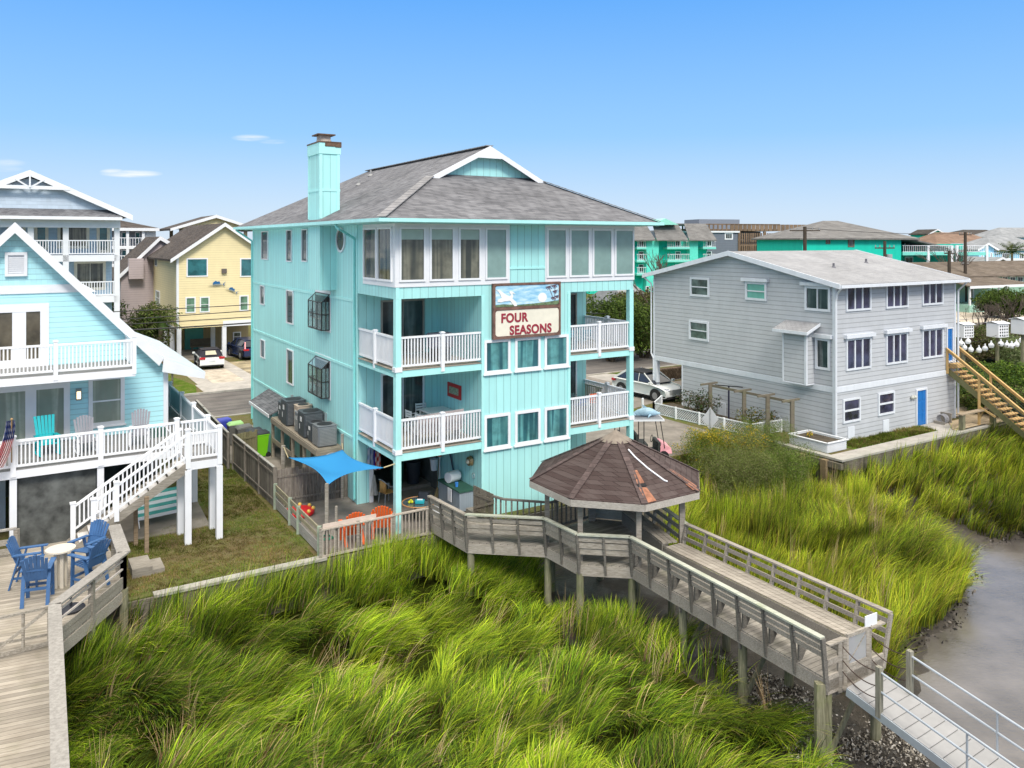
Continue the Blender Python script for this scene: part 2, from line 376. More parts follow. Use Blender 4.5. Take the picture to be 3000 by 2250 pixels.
def mudz(x, y):
    d = -9
    for (a, b), (c_, e_) in zip(SHORE, SHORE[1:]):
        if b <= y <= e_: d = x-(a+(c_-a)*(y-b)/(e_-b)); break
    return -1.5+.10*noise.noise((x*.5, y*.5, 0))+.07*noise.noise((x*1.7, y*1.7, 3))+.03*noise.noise((x*5, y*5, 3))-.34*max(0, min(1, (d+.5)/2.2))
o = relief_sheet('marsh_mud', -22, 48, 6, 62, 300, 240, mudz, MUD); tag(o, kind='structure')
m = MB(); m.box(-600, 600, -60, 900, -2.4, -2.0); tag(m.build('ground', MUD), kind='structure')
# upland sheet with a bulkhead step
edge = [(-60, 24.4), (12.1, 24.4), (23, 24.4), (23, 27.2), (31.75, 27.2), (31.98, 22.65), (44.5, 22.65), (47, 26), (400, 26)]
up = edge+[(700, 900), (-600, 900), (-600, 24.4)]
m = MB(); m.prism(up, -2.1, 0); o = m.build('upland_ground', TURF, rz=GA); tag(o, kind='structure')
def gsheet(name, x0, x1, y0, y1, z, mat, pts=None):
    m = MB(); m.prism(pts or [(x0, y0), (x1, y0), (x1, y1), (x0, y1)], z-.05 if z < .06 else 0.001, z); return tag(m.build(name, mat, rz=GA), kind='structure')
gsheet('road', -120, 260, 47.2, 54.6, .008, ASPH)
m = MB()
m.box(-120, 260, 54.62, 54.78, 0, .12); m.box(-120, 260, 47.0, 47.16, .0, .05); tag(m.build('kerb', CONC, rz=GA), kind='structure')
# concrete apron and double ribbon driveway of the yellow house, sandy beds between
def gpoly(uv, z): return [GF.L(*G(u, v, z)) for u, v in uv]
# ================================================================ shared building pieces
def window(par, face, pos, u0, u1, z0, z1, gl, fr=None, fw=.09, nx=1, nz=1, d=.06, bar=.04, sill=0, label=None, hood=0, name='window'):
    fr = fr or WHITE; m = MB()
    m.fb(face, pos, u0, u0+fw, z0, z1, 0, d).fb(face, pos, u1-fw, u1, z0, z1, 0, d)
    m.fb(face, pos, u0+fw, u1-fw, z0, z0+fw, 0, d-.003).fb(face, pos, u0+fw, u1-fw, z1-fw, z1, 0, d-.003)
    W_ = (u1-u0-2*fw); H_ = (z1-z0-2*fw)
    for i in range(1, nx):
        x = u0+fw+W_*i/nx; m.fb(face, pos, x-bar/2, x+bar/2, z0+fw, z1-fw, 0, d-.012)
    for i in range(1, nz):
        z = z0+fw+H_*i/nz; m.fb(face, pos, u0+fw, u1-fw, z-bar/2, z+bar/2, 0, d-.016)
    if sill: m.fb(face, pos, u0-.05, u1+.05, z0-.05, z0+.001, 0, d+sill)
    f = m.build(name, fr, par)
    if label: f['label'] = label
    MB().fb(face, pos, u0+fw-.005, u1-fw+.005, z0+fw-.005, z1-fw+.005, -.02, .012).build('pane', gl, f)
    if hood: MB().fb(face, pos, u0-.15, u1+.2, z1+.02, z1+.2, 0, .2).build('shutter_box', fr, f)
    return f
def rail(par, p0, p1, z0, z1, mat=None, pitch=.115, bw=.045, top=.07, name='railing', tw=.09):
    m = MB(); a = Vector((p0[0], p0[1], 0)); b = Vector((p1[0], p1[1], 0)); L = (b-a).length
    dz = p1[2]-p0[2] if len(p0) > 2 else 0
    A = lambda t, z: (a.x+(b.x-a.x)*t, a.y+(b.y-a.y)*t, z+dz*t)
    m.beam(A(0, z1-top/2), A(1, z1-top/2), tw, top); m.beam(A(0, z0+.03), A(1, z0+.03), bw+.01, .07)
    n = max(1, int(round(L/pitch)))
    for i in range(n):
        t = (i+.5)/n; m.beam(A(t, z0+.05), A(t, z1-top+.005), bw, bw, (b-a))
    return m.build(name, mat or WHITE2, par)
def post(par, x, y, z0, z1, w=.11, mat=None, cap=True, name='rail_post'):
    m = MB(); m.box(x-w/2, x+w/2, y-w/2, y+w/2, z0, z1)
    if cap: m.box(x-w/2-.02, x+w/2+.02, y-w/2-.02, y+w/2+.02, z1, z1+.03); m.box(x-w/2+.01, x+w/2-.01, y-w/2+.01, y+w/2-.01, z1+.03, z1+.05)
    return m.build(name, mat or WHITE2, par)
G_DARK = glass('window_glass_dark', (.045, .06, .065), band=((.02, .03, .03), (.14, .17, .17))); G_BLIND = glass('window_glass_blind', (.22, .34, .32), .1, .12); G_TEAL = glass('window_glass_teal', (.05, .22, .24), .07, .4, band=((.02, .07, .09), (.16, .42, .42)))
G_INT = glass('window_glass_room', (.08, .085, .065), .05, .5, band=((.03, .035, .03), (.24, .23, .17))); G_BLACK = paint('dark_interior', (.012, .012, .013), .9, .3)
AQ = (.42, .80, .79)
AQUA = siding_v('aqua_board_siding', AQ, .305, .62, dirt=.3); AQT = paint('aqua_trim_paint', (.43, .83, .81), .5, .05, 2, .05, dirt=.12)
SHG = roofing('gray_shingles', (.125, .125, .135), (.20, .20, .212), (.25, .25, .262), .14, .32)
WOOD = wood('weathered_wood', (.46, .42, .36), (.20, .175, .14)); WOODD = wood('dark_weathered_wood', (.27, .24, .19), (.11, .09, .07), mold=.4)
DECKW = wood('deck_boards', (.46, .41, .34), (.25, .22, .18), streak=(1, 14, 14), isl=.3)
# ================================================================ main aqua house
M = Frame(-3.952, 27, math.atan2(.522, .853))
h = fthing('beach_house', 'large four storey aqua house with gray dutch gable roof and white railed balconies', 'house', M)
XR, YB, D1, D2 = 10.43, 19.76, 3.61, 3.2
CXL, CXR = 3.35, 7.25
m = MB()
m.box(0, XR, D1, YB, 2.75, 10.6).box(0, XR, 0, D1, 8.02, 10.6).box(CXL, CXR, 0, D1, -.6, 8.02).box(CXR, XR, D2, D1, 0, 8.02)
m.box(0, .2, D1, YB, 0, 2.75).box(.2, XR, YB-.2, YB, 0, 2.75).box(XR-.2, XR, D1, YB-.2, 0, 2.75).box(.2, .53, D1, D1+.2, 0, 2.75)
m.build('wall', AQUA, h)
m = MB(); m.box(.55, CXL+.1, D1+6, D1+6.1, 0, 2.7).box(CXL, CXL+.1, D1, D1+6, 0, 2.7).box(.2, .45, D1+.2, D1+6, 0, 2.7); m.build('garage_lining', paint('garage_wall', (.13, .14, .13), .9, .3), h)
# trims and corner boards
m = MB()
for z in (7.72, 5.12, 2.44): m.box(-.035, 0, D1+.3, YB, z-.05, z+.05)
m.box(-.03, .0, YB-.12, YB+.03, 0, 10.6).box(-.03, .0, D1-.02, D1+.1, 0, 10.6).box(CXL-.02, CXL+.1, -.03, 0, 0, 8.02).box(CXR-.1, CXR+.02, -.03, 0, 0, 8.02)
m.box(M.x(1492)+.0, M.x(1596), -.03, 0, 8.95, 9.02); m.box(0, .12, -.03, 0, 8.02, 8.42)
m.build('trim_board', AQT, h)
# decks and posts
for z0, z1 in ((2.49, 2.75), (5.34, 5.57)):
    for xa, xb, dd in ((0, CXL, D1), (CXR, XR, D2)):
        m = MB(); m.box(xa, xb, 0, .06, z0, z1).box(xa, xb, .06, dd, z1-.12, z1)
        if xa == 0: m.box(0, .06, .06, dd, z0, z1)
        else: m.box(xb-.06, xb, .06, dd, z0, z1)
        f = m.build('balcony_floor', AQT, h)
        m = MB()
        for i in range(int(dd/.145)): m.box(xa-.03 if xa == 0 else xa+.001, xb+.03 if xa else xb-.001, i*.145-.02, i*.145+.12, z1+.004, z1+.03)
        m.build('deck_boards', DECKW, f)
    zt = z1+.03
    for xa, xb in ((.2, CXL), (CXR, XR-.2)):
        xm = M.x(1297) if xa < 1 else M.x(1756)
        rail(h, (xa, .07), (xm-.05, .07), zt+.09, zt+1.12); rail(h, (xm+.05, .07), (xb, .07), zt+.09, zt+1.12)
        post(h, xm, .03, z1-.15, zt+1.17, .13)
    ym = M.y(1097, 0)
    rail(h, (.07, .2), (.07, ym-.05), zt+.09, zt+1.12); rail(h, (.07, ym+.05), (.07, D1), zt+.09, zt+1.12); post(h, .03, ym, z1-.15, zt+1.17, .13)
    rail(h, (XR-.07, .2), (XR-.07, 1.6), zt+.09, zt+1.12); rail(h, (XR-.07, 1.7), (XR-.07, D2), zt+.09, zt+1.12); post(h, XR-.03, 1.65, z1-.15, zt+1.17, .13)
for x in (.1, XR-.1):
    m = MB(); m.box(x-.1, x+.1, -.02, .2, 0, 8.02); m.build('corner_post', AQT, h)
    for z in (2.72, 5.53): MB().box(x-.13, x+.13, -.045, .23, z, z+.16).build('post_sleeve', WHITE2, h)
# top floor bay windows
m = MB(); xa = M.x(1492); xb = M.x(1596); m.box(-.035, xa, -.04, 0, 8.42, 10.6).box(xb, XR+.03, -.04, 0, 8.42, 10.6).box(-.04, 0, 0, M.y(1066, 0), 8.42, 10.6).box(XR, XR+.03, 0, 2.5, 8.42, 10.6); m.build('window_band', WHITE, h)
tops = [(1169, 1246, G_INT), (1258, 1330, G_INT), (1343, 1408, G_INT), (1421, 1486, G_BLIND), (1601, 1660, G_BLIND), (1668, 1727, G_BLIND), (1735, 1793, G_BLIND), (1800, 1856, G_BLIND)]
SHADE = paint('roller_shade', (.42, .52, .46), .8)
for i, (a, b, g) in enumerate(tops):
    f = window(h, 'f', -.04, M.x(a, -.04), M.x(b, -.04), 8.6, 10.48, g, WHITE2, .07, 1, 1, .05)
    if g is G_INT: MB().fb('f', -.04, M.x(a, -.04)+.08, M.x(b, -.04)-.08, 10.05, 10.4, .012, .016).build('shade', SHADE, f)
for a, b in ((1067, 1105.5), (1108, 1150)): window(h, 'l', -.04, M.y(b, -.04), M.y(a, -.04), 8.6, 10.48, G_INT, WHITE2, .07)
# centre windows
for a, b in ((1417.5, 1494), (1507.5, 1582), (1594, 1664)):
    for z0, z1 in ((5.18, 6.4), (2.42, 3.67)): window(h, 'f', 0, M.x(a), M.x(b), z0, z1, G_TEAL, WHITE2, .1, d=.05, sill=.05)
# slit windows on the long side
def lwin(u0, u1, v0, v1, g=G_DARK, fw=.05, **k):
    y0 = M.y(u1, 0); y1 = M.y(u0, 0); ym = (y0+y1)/2; return window(h, 'l', 0, y0, y1, M.z(v1, 0, ym), M.z(v0, 0, ym), g, WHITE, fw, **k)
for a in ((767.6, 787, 677, 761), (841, 856.5, 673, 767), (886, 902, 671, 767), (764, 776.5, 836, 893), (841, 861, 850, 949), (765, 777.5, 995, 1049), (842, 861, 1024, 1126)): lwin(*a)
# garden windows
BRZ = paint('bronze_frame', (.035, .03, .028), .5)
for v0, v1 in ((869, 968), (1064, 1166)):
    y0 = M.y(967, 0); y1 = M.y(927, 0); zt = M.z(v0+8, 0, y0); zb = M.z(v1-2, 0, y0); p = .36
    m = MB(); m.box(-.02, 0, y0-.1, y1+.1, zb-.12, zt+.35); f = m.build('garden_window', WHITE, h)
    m = MB(); w_ = .035
    for y in (y0, (2*y0+y1)/3, (y0+2*y1)/3, y1): m.beam((-p, y, zb), (-p, y, zt-.12), w_, w_)
    for y in (y0, y1):
        for x in (-p, -p/2, -.03): m.beam((x, y, zb), (x, y, zt-.12+(p+x)/p*.32), w_, w_)
        m.beam((-p, y, zt-.12), (-.02, y, zt+.2), w_, w_); m.beam((-p, y, (zb+zt)/2), (-.02, y, (zb+zt)/2), w_, w_)
    for z in (zb, (zb+zt)/2, zt-.12): m.beam((-p, y0, z), (-p, y1, z), w_, w_)
    m.beam((-.02, y0, zt+.2), (-.02, y1, zt+.2), w_, w_); m.box(-p, 0, y0, y1, zb-.04, zb)
    m.build('bronze_frame', BRZ, f)
    m = MB(); m.box(-p+.004, -p+.012, y0, y1, zb, zt-.12).box(-p, -.02, y0+.004, y0+.01, zb, zt-.1); m.face([(-p, y0, zt-.11), (-p, y1, zt-.11), (-.02, y1, zt+.21), (-.02, y0, zt+.21)])
    t = NT('clear_glass') if 'clear_glass' not in MC else None
    if t: t.color((.25, .35, .35)); t.rough(.08); t.b.inputs['Alpha'].default_value = .45; MC['clear_glass'] = t.m
    m.build('glazing', MC['clear_glass'], f)
    m = MB(); r_ = random.Random(int(v0)); m.box(-.06, -.021, y0, y1, zb, zt+.1)
    m.build('recess', G_BLACK, f)
    m = MB()
    for k in range(9): y = y0+.1+r_.random()*(y1-y0-.2); z = zb+r_.choice([0, .45]); hh = r_.uniform(.1, .3); m.cyl((-.28, y, z), (-.28, y, z+hh), .05, .03, 8)
    m.box(-.36, -.1, y0+.02, y1-.02, zb+.43, zb+.445); m.build('shelf_ornaments', paint('ornaments', (.45, .45, .43), .5, .3, 12, 0, isl=.7), f)
# oval window
yc = M.y(1000, 0); zc = M.z(703, 0, yc); hw = (M.y(987, 0)-M.y(1013, 0))/2
def oval(r0, r1, d0, d1):
    m = MB(); n = 28; vs = []
    for i in range(n):
        t = 2*PI*i/n
        for k, d in ((r0, d0), (r1, d0), (r1, d1), (r0, d1)): vs.append((-d, yc+(hw-k)*math.cos(t), zc+(.5-k)*math.sin(t)))
    fs = []
    for i in range(n):
        a = 4*i; b = 4*((i+1) % n); fs += [(a+j, b+j, b+(j+1) % 4, a+(j+1) % 4) for j in range(4)]
    return m.add(vs, fs)
f = oval(0, .08, 0, .06).build('oval_window', WHITE, h)
MB().slab([(-.01, yc+(hw-.07)*math.cos(2*PI*i/28), zc+.43*math.sin(2*PI*i/28)) for i in range(28)], (-.015, 0, 0)).build('pane', glass('oval_glass', (.12, .09, .07)), f)
# sliding doors behind the balconies
for zb in (2.8, 5.62):
    for xa, xb, yy in ((M.x(1115, D1), M.x(1242, D1), D1), (8.0, 9.9, D2)): window(h, 'f', yy, xa, xb, zb, zb+2.1, G_DARK, WHITE if zb < 5 else paint('taupe_frame', (.3, .27, .24), .5), .07, 2, 1, name='sliding_door')
# chimney chase
cy0, cy1, cw = 6.04, 7.53, .677
m = MB(); m.box(-cw, .14, cy0, cy1, 8.02, 13.62); c = m.build('chimney', AQUA, h)
m = MB(); m.box(-cw-.04, .18, cy0-.04, cy1+.04, 13.5, 13.95)
for z in (12.0,): m.box(-cw-.02, .16, cy0-.02, cy1+.02, z, z+.09)
for x, y in ((-cw, cy0), (.14-.1, cy0), ): m.box(x-.02, x+.1, y-.022, y, 10.9, 13.5)
m.box(-cw-.022, -cw, cy0-.02, cy0+.1, 10.9, 13.5).box(-cw-.022, -cw, cy1-.1, cy1+.02, 10.9, 13.5); m.build('chimney_trim', AQT, c)
RUST = paint('rusty_metal', (.12, .07, .045), .8, .5, 6, .3, 30)
m = MB(); m.box(-cw-.06, .2, cy0-.06, cy1+.06, 13.95, 14.0).box(-.05, .2, cy0-.065, cy0-.04, 13.78, 13.96).box(-cw+.2, .2, cy0-.06, cy0-.041, 13.8, 13.97); m.build('chimney_cap', RUST, c)
m = MB(); m.cyl((-.28, 6.75, 13.95), (-.28, 6.75, 14.12), .32, .3, 14); m.box(-.5, -.08, 6.5, 7.0, 14.05, 14.3); m.build('flue', paint('flue_metal', (.45, .38, .32), .6, .3, 9), c)
MB().box(-.66, .08, 6.35, 7.15, 14.3, 14.35).build('flue_cap', RUST, c)
# roof
EZ = 10.75; sl_ = .503; EL, ER, EF, EB = -.9, 11.1, -.9, 20.04; rx = 5.1; rz = EZ+sl_*6.0
def zl(x): return EZ+sl_*(x-EL)
m = MB()
m.slab([(EL, EF, EZ), (2.45, 2.45, zl(2.45)), (rx, 2.45, rz), (rx, 15.7, rz), (EL, EB, EZ)], (0, 0, -.07))
m.slab([(ER, EF, EZ), (ER, EB, EZ), (rx, 15.7, rz), (rx, 2.45, rz), (rx*2-2.45, 2.45, zl(2.45))], (0, 0, -.07))
m.slab([(EL, EB, EZ), (rx, 15.7, rz), (ER, EB, EZ)], (0, 0, -.07))
yg = 2.8; zg = EZ+sl_*(yg-EF)
m.slab([(EL, EF, EZ), (ER, EF, EZ), (ER-(yg-EF), yg, zg), (yg, yg, zg)], (0, 0, -.07))
m.build('roof', SHG, h)
# ridge and hip caps
m = MB(); n = 26
def caps(p, q, n):
    p = Vector(p); q = Vector(q)
    for i in range(n):
        a = p+(q-p)*(i/n); b = p+(q-p)*((i+1.15)/n); m.beam(a+Vector((0, 0, .03+.012)), b+Vector((0, 0, .03)), .32, .03)
for a_, b_, n_ in (((EL, EF, EZ), (2.45, 2.45, zl(2.45)), 16), ((ER, EF, EZ), (2*rx-2.45, 2.45, zl(2.45)), 16), ((rx, 2.45, rz), (rx, 15.7, rz), 40)): m = MB(); caps(a_, b_, n_); m.build('ridge_cap', paint('cap_shingles', (.27, .265, .27), .9, .2, 4, .2, 60, isl=.25), h)
m = MB(); m.slab([(yg+.02, yg, zg-.04), (ER-(yg-EF)-.02, yg, zg-.04), (rx, yg, rz-.08)], (0, .1, 0)); m.build('gable_wall', siding_v('aqua_gable', AQ, .3, .7), h)
m = MB(); xo = 2.3; y = 2.4
for s_ in (1, -1):
    X = lambda x: x if s_ > 0 else 2*rx-x
    m.slab([(X(xo), y, zl(xo)-.0), (X(rx), y, rz+.02), (X(rx), y, rz-.47), (X(rx-.55), y, rz-.47), (X(xo+.4), y, zl(xo)-.02)], (0, .05, 0))
m.build('rake_board', WHITE, h)
m = MB(); m.box(EL+.03, ER-.03, EF+.03, EB-.03, 10.6, 10.64); m.build('soffit', AQT, h)
m = MB()
for a, b in (((EL-.05, EF-.1), (EL-.05, EB)), ((EL-.1, EF-.05), (ER+.1, EF-.05)), ((ER+.05, EF-.1), (ER+.05, EB)), ((EL, EB+.05), (ER, EB+.05))):
    m.beam((*a, 10.69), (*b, 10.69), .12, .12)
m.build('gutter', AQT, h)
ys = D1+.18; m = MB(); m.tube([(EL-.02, M.y(985, EL), 10.64), (EL, M.y(985, EL), 10.5), (EL+.1, M.y(988, EL), 10.42), (-.07, ys, 10.1), (-.07, ys, .2)], .05, 8); m.build('downspout', paint('aqua_pipe', (.25, .68, .66), .5), h); m = MB(); m.tube([(EL, YB+.15, 10.6), (-.06, YB+.06, 10.0), (-.06, YB+.06, .2)], .05, 8); m.build('downspout', paint('aqua_pipe', (.25, .68, .66), .5), h)
for u, v in ((1118, 521), (1134, 496)):
    # vents on the left slope
    m = MB(); y_ = 11.5 if u < 1130 else 13.0; x_ = 3.0 if u < 1130 else 4.2; m.cyl((x_, y_, zl(x_)-.05), (x_, y_, zl(x_)+.28), .05, .05, 8); m.cyl((x_, y_, zl(x_)-.03), (x_, y_, zl(x_)+.08), .16, .06, 10); m.build('vent_pipe', paint('vent', (.3, .3, .3), .6), h)
# conduit boxes along the wall
for i, (u, v) in enumerate(((859, 1168), (876, 1176), (895, 1187), (914, 1194), (933, 1210), (957, 1222), (951, 1220))):
    m = MB(); yy = M.y(u, 0); z = M.z(v, 0, yy); m.box(-.1, 0, yy-.07, yy+.07, z-.18, z+.18); m.tube([(-.05, yy, z-.18), (-.05, yy, z-.7)], .02, 5); m.build('electric_box', paint('box_gray', (.3, .36, .37), .5, isl=.3), h)
# ================================================================ hanging sign
sx0, sx1, sz0, sz1 = M.x(1443.5, -.12), M.x(1641, -.12), 6.42, 8.45
sg = thing('house_sign', 'carved wooden sign reading FOUR SEASONS under a painted white bird and sun', 'sign', M.W(0, 0)+(0,), M.ang)
BRN = paint('brown_sign_wood', (.17, .09, .07), .8, .35, 5, .3, 30, dirt=.2)
def rrect(x0, x1, z0, z1, r, y, n=5):
    pts = []
    for cx, cz, a0 in ((x1-r, z0+r, -90), (x1-r, z1-r, 0), (x0+r, z1-r, 90), (x0+r, z0+r, 180)):
        for i in range(n+1): a = R(a0+90*i/n); pts.append((cx+r*math.cos(a), y, cz+r*math.sin(a)))
    return pts
m = MB(); m.box(sx0, sx1, -.13, -.045, sz0, sz1); m.build('backboard', BRN, sg)
m = MB(); zs = 7.53
m.box(sx0, sx0+.09, -.17, -.13, sz0, sz1).box(sx1-.07, sx1, -.17, -.13, sz0, sz1).box(sx0+.09, sx1-.07, -.168, -.13, sz1-.08, sz1).box(sx0+.09, sx1-.07, -.168, -.13, sz0, sz0+.09).box(sx0+.09, sx1-.07, -.166, -.13, zs-.06, zs+.05); m.build('frame', BRN, sg)
t = NT('painted_sea_sky'); cc = t.coord(); t.color(t.ramp(t.noise(t.mapv(cc, (1, 1, 5)), 2.2, 5), [(.35, (.22, .50, .72)), (.55, (.45, .70, .85)), (.75, (.8, .88, .9))])); t.rough(.6)
p0 = (sx0+.1, sx1-.08, zs+.06, sz1-.09); m = MB().slab(rrect(*p0, .1, -.131), (0, -.012, 0)); pic = m.build('picture_panel', t.m, sg)
def flat(name, pts, col, y=-.146, th=.006, par=None):   # pts in 0..1 of the panel
    x0, x1, z0, z1 = p0; return MB().slab([(x0+(x1-x0)*a, y, z0+(z1-z0)*b) for a, b in pts], (0, -th, 0)).build(name, col, par or pic)
WP = paint('sign_white', (.85, .85, .83), .6, .04); GP = paint('sign_grass', (.13, .19, .1), .8, .5, 9); PP = paint('sign_palm', (.13, .08, .11), .7)
flat('painted_dune', [(0, 0), (.97, 0), (1, .05), (1, .2), (.8, .14), (.6, .1), (.35, .07), (.25, .09), (.12, .13), (0, .1)], GP)
flat('painted_sun', [(.73+.072*math.cos(2*PI*i/20), .37+.235*math.sin(2*PI*i/20)) for i in range(20)], WP, -.148)
flat('painted_bird', [(.01, .83), (.07, .79), (.15, .6), (.19, .52), (.22, .5), (.24, .55), (.21, .68), (.22, .74), (.25, .74), (.30, .60), (.255, .62), (.27, .5), (.255, .38), (.31, .22), (.33, .02), (.29, .01), (.25, .15), (.22, .28), (.13, .26), (.08, .22), (.03, .25), (.03, .35), (.09, .42), (.08, .55), (.05, .7)], WP, -.150, .012)
for (x, z, s_) in ((.84, .9, 1), (.93, .95, .8), (.94, .68, .7), (.91, .36, .7), (.97, .42, .6)):
    m = MB(); x0, x1, z0, z1 = p0
    for a in (-150, -115, -75, -35, 10, 190):
        dx = math.cos(R(a))*.16*s_; dz = math.sin(R(a))*.16*s_; X0 = x0+(x1-x0)*x; Z0 = z0+(z1-z0)*z
        if X0+dx > x1-.02: dx = x1-.02-X0
        dz = min(dz, z1-.02-Z0); m.beam((X0, -.15, Z0), (X0+dx, -.15, Z0+dz), .008, .028, (0, 0, 1))
    m.build('painted_palm', PP, pic)
m = MB(); x0, x1, z0, z1 = p0
for pts in ([(.84, .88), (.87, .6), (.90, .36)], [(.93, .9), (.94, .6), (.92, .2)], [(.97, .4), (.93, .18)]):
    for (a, b), (c_, d_) in zip(pts, pts[1:]): m.beam((x0+(x1-x0)*a, -.149, z0+(z1-z0)*b), (x0+(x1-x0)*c_, -.149, z0+(z1-z0)*d_), .008, .02, (0, 0, 1))
m.build('painted_trunk', PP, pic)
MB().slab(rrect(sx0+.1, sx1-.08, sz0+.1, zs-.07, .12, -.131), (0, -.012, 0)).build('lettering_panel', paint('cream_boards', (.78, .74, .62), .6, .06), sg)
RED = paint('maroon_letters', (.30, .025, .045), .5, .1)
def lettering(txt, x, z, size, parent, mat, y=-.149, name='lettering', ex=.01, off=.018, align='LEFT', sx=1, rot=(PI/2, 0, 0)):
    cu = bpy.data.curves.new(name, 'FONT'); cu.body = txt; cu.size = size; cu.extrude = ex; cu.offset = off*size; cu.align_x = align; cu.space_character = 1.08
    tmp = bpy.data.objects.new('t', cu); C.objects.link(tmp); dg = bpy.context.evaluated_depsgraph_get(); me = bpy.data.meshes.new_from_object(tmp.evaluated_get(dg))
    bpy.data.objects.remove(tmp); me.name = name; me.materials.clear(); me.materials.append(mat); o = bpy.data.objects.new(name, me); C.objects.link(o); o.parent = parent
    o.location = (x, y, z); o.rotation_euler = rot; o.scale = (sx, 1, 1); return o
W_ = sx1-sx0
lettering('FOUR', sx0+.33, 7.02, .46, sg, RED, off=.035, sx=.92); lettering('SEASONS', sx0+.70, 6.56, .46, sg, RED, off=.035, sx=.92)
# ================================================================ things on the balconies
WMET = paint('white_enamel', (.75, .78, .8), .35, .03, 2, 0)
def slat_chair(name, label, loc, rz, mat=WMET, group=None, seatm=None):
    o = thing(name, label, 'chair', loc, rz, group)
    for x in (-.22, .22):
        for y, zt in ((-.22, .64), (.22, .84)):
            MB().beam((x, y, 0), (x*.98, y+(.06 if y > 0 else 0), zt), .025, .025).build('leg', mat, o)
        MB().beam((x, -.24, .64), (x, .24, .64), .04, .02).build('armrest', mat, o)
    m = MB()
    for i in range(6): m.box(-.21, .21, -.2+i*.07, -.145+i*.07, .43, .445)
    m.build('seat', seatm or mat, o); m = MB()
    for z in (.56, .66, .76): m.box(-.22, .22, .235+(z-.5)*.15, .25+(z-.5)*.15, z, z+.07)
    m.build('backrest', seatm or mat, o); return o
def table(name, label, loc, rz, w, d, hh, mat, topm=None, cat='table', group=None):
    o = thing(name, label, cat, loc, rz, group); m = MB(); m.box(-w/2, w/2, -d/2, d/2, hh-.06, hh); m.build('table_top', topm or mat, o)
    for x in (-1, 1):
        for y in (-1, 1): MB().box(x*(w/2-.02)-.02, x*(w/2-.02)+.02, y*(d/2-.02)-.02, y*(d/2-.02)+.02, 0, hh-.06).build('leg', mat, o)
    return o
def mloc(x, y, z): return (*M.W(x, y), z)
Z1, Z2 = 2.79, 5.61
table('patio_table', 'white square metal table against the balcony wall under the red picture', mloc(2.75, 2.2, Z1), M.ang, 1.0, 1.5, .74, WMET)
a = slat_chair('patio_chair', 'white slatted chair at the far end of the balcony table', mloc(2.55, 3.2, Z1), M.ang, group='white chairs on the lower left balcony')
dup(a, mloc(1.85, 2.5, Z1), M.ang+PI/2+.1, 'white slatted chair nearer the sliding door, beside the white balcony table'); dup(a, mloc(1.9, 1.75, Z1), M.ang+PI/2, 'white slatted chair closest to the front railing of the lower left balcony')
dup(a, mloc(.45, 2.9, Z1), M.ang+.8, 'white slatted chair in the left corner of the lower balcony')
TAUPE = paint('taupe_fabric', (.42, .36, .36), .9)
o = thing('sling_lounger', 'taupe fabric lounger behind the lower left balcony rail', 'lounger', mloc(1.9, .75, Z1), M.ang)
MB().box(-.9, .9, -.25, .25, .38, .44).build('seat', TAUPE, o); MB().slab([(-.9, -.27, .44), (.95, -.27, .44), (.95, -.32, 1.12), (-.9, -.32, 1.05)], (0, .05, 0)).build('backrest', TAUPE, o)
for x in (-.8, .8): MB().box(x-.02, x+.02, -.2, .2, 0, .38).build('leg', paint('dark_metal', (.03, .03, .035), .5), o)
o = thing('framed_picture', 'small red framed picture on the aqua balcony wall', 'picture', M.W(0, 0)+(0,), M.ang)
ya, yb = M.y(1352, CXL), M.y(1314, CXL); zc = M.z(1145, CXL, (ya+yb)/2)
m = MB(); m.box(CXL-.05, CXL-.001, ya, yb, zc-.27, zc+.27); m.build('frame', paint('red_frame', (.5, .03, .03), .5), o); MB().box(CXL-.06, CXL-.05, ya+.15, yb-.15, zc-.13, zc+.14).build('picture', paint('picture_print', (.3, .35, .25), .6, .6, 14), o)
NAVY = paint('navy_sling', (.015, .08, .3), .8); ORA = paint('orange_sling', (.85, .14, .02), .7, .1); TEAL = paint('teal_plastic', (.0, .22, .34), .5)
slat_chair('sling_chair', 'navy sling chair on the lower right balcony', mloc(M.x(1699, 1.5), 1.5, Z1), M.ang+PI, seatm=NAVY, group='sling chairs on the right balcony')
slat_chair('sling_chair', 'orange sling chair on the lower right balcony', mloc(M.x(1731, 1.75), 1.75, Z1), M.ang+PI-.15, seatm=ORA, group='sling chairs on the right balcony')
o = thing('glass_table', 'round glass table on the lower right balcony', 'table', mloc(8.7, 2.45, Z1), M.ang); MB().cyl((0, 0, .7), (0, 0, .72), .55, n=24).build('table_top', MC['clear_glass'], o); MB().cyl((0, 0, 0), (0, 0, .7), .04).build('leg', WMET, o)
o = thing('garden_bench', 'cream slatted bench along the lower right balcony rail', 'bench', mloc(9.95, 2.3, Z1), M.ang-PI/2)
CRM = paint('cream_bench', (.45, .44, .36), .6); m = MB()
for i in range(9): m.box(-.6+i*.135, -.54+i*.135, .2, .23, .42, .95)
m.box(-.62, .62, .19, .24, .93, .98).build('backrest', CRM, o); MB().box(-.6, .6, -.2, .2, .4, .44).build('seat', CRM, o)
for x in (-.55, .55): MB().box(x-.03, x+.03, -.18, .2, 0, .4).build('leg', CRM, o)
for i, (x, y, lb) in enumerate(((8.5, .8, 'teal adirondack chair nearest the upper right balcony rail'), (9.2, 2.4, 'teal adirondack chair at the back of the upper right balcony'), (7.7, .9, 'teal adirondack chair beside the potted palm'))):
    if i == 0: tc = slat_chair('teal_chair', lb, mloc(x, y, Z2), M.ang+PI, TEAL, 'teal chairs on the upper right balcony'); 
    else: dup(tc, mloc(x, y, Z2), M.ang+(PI if i == 2 else .4), lb)
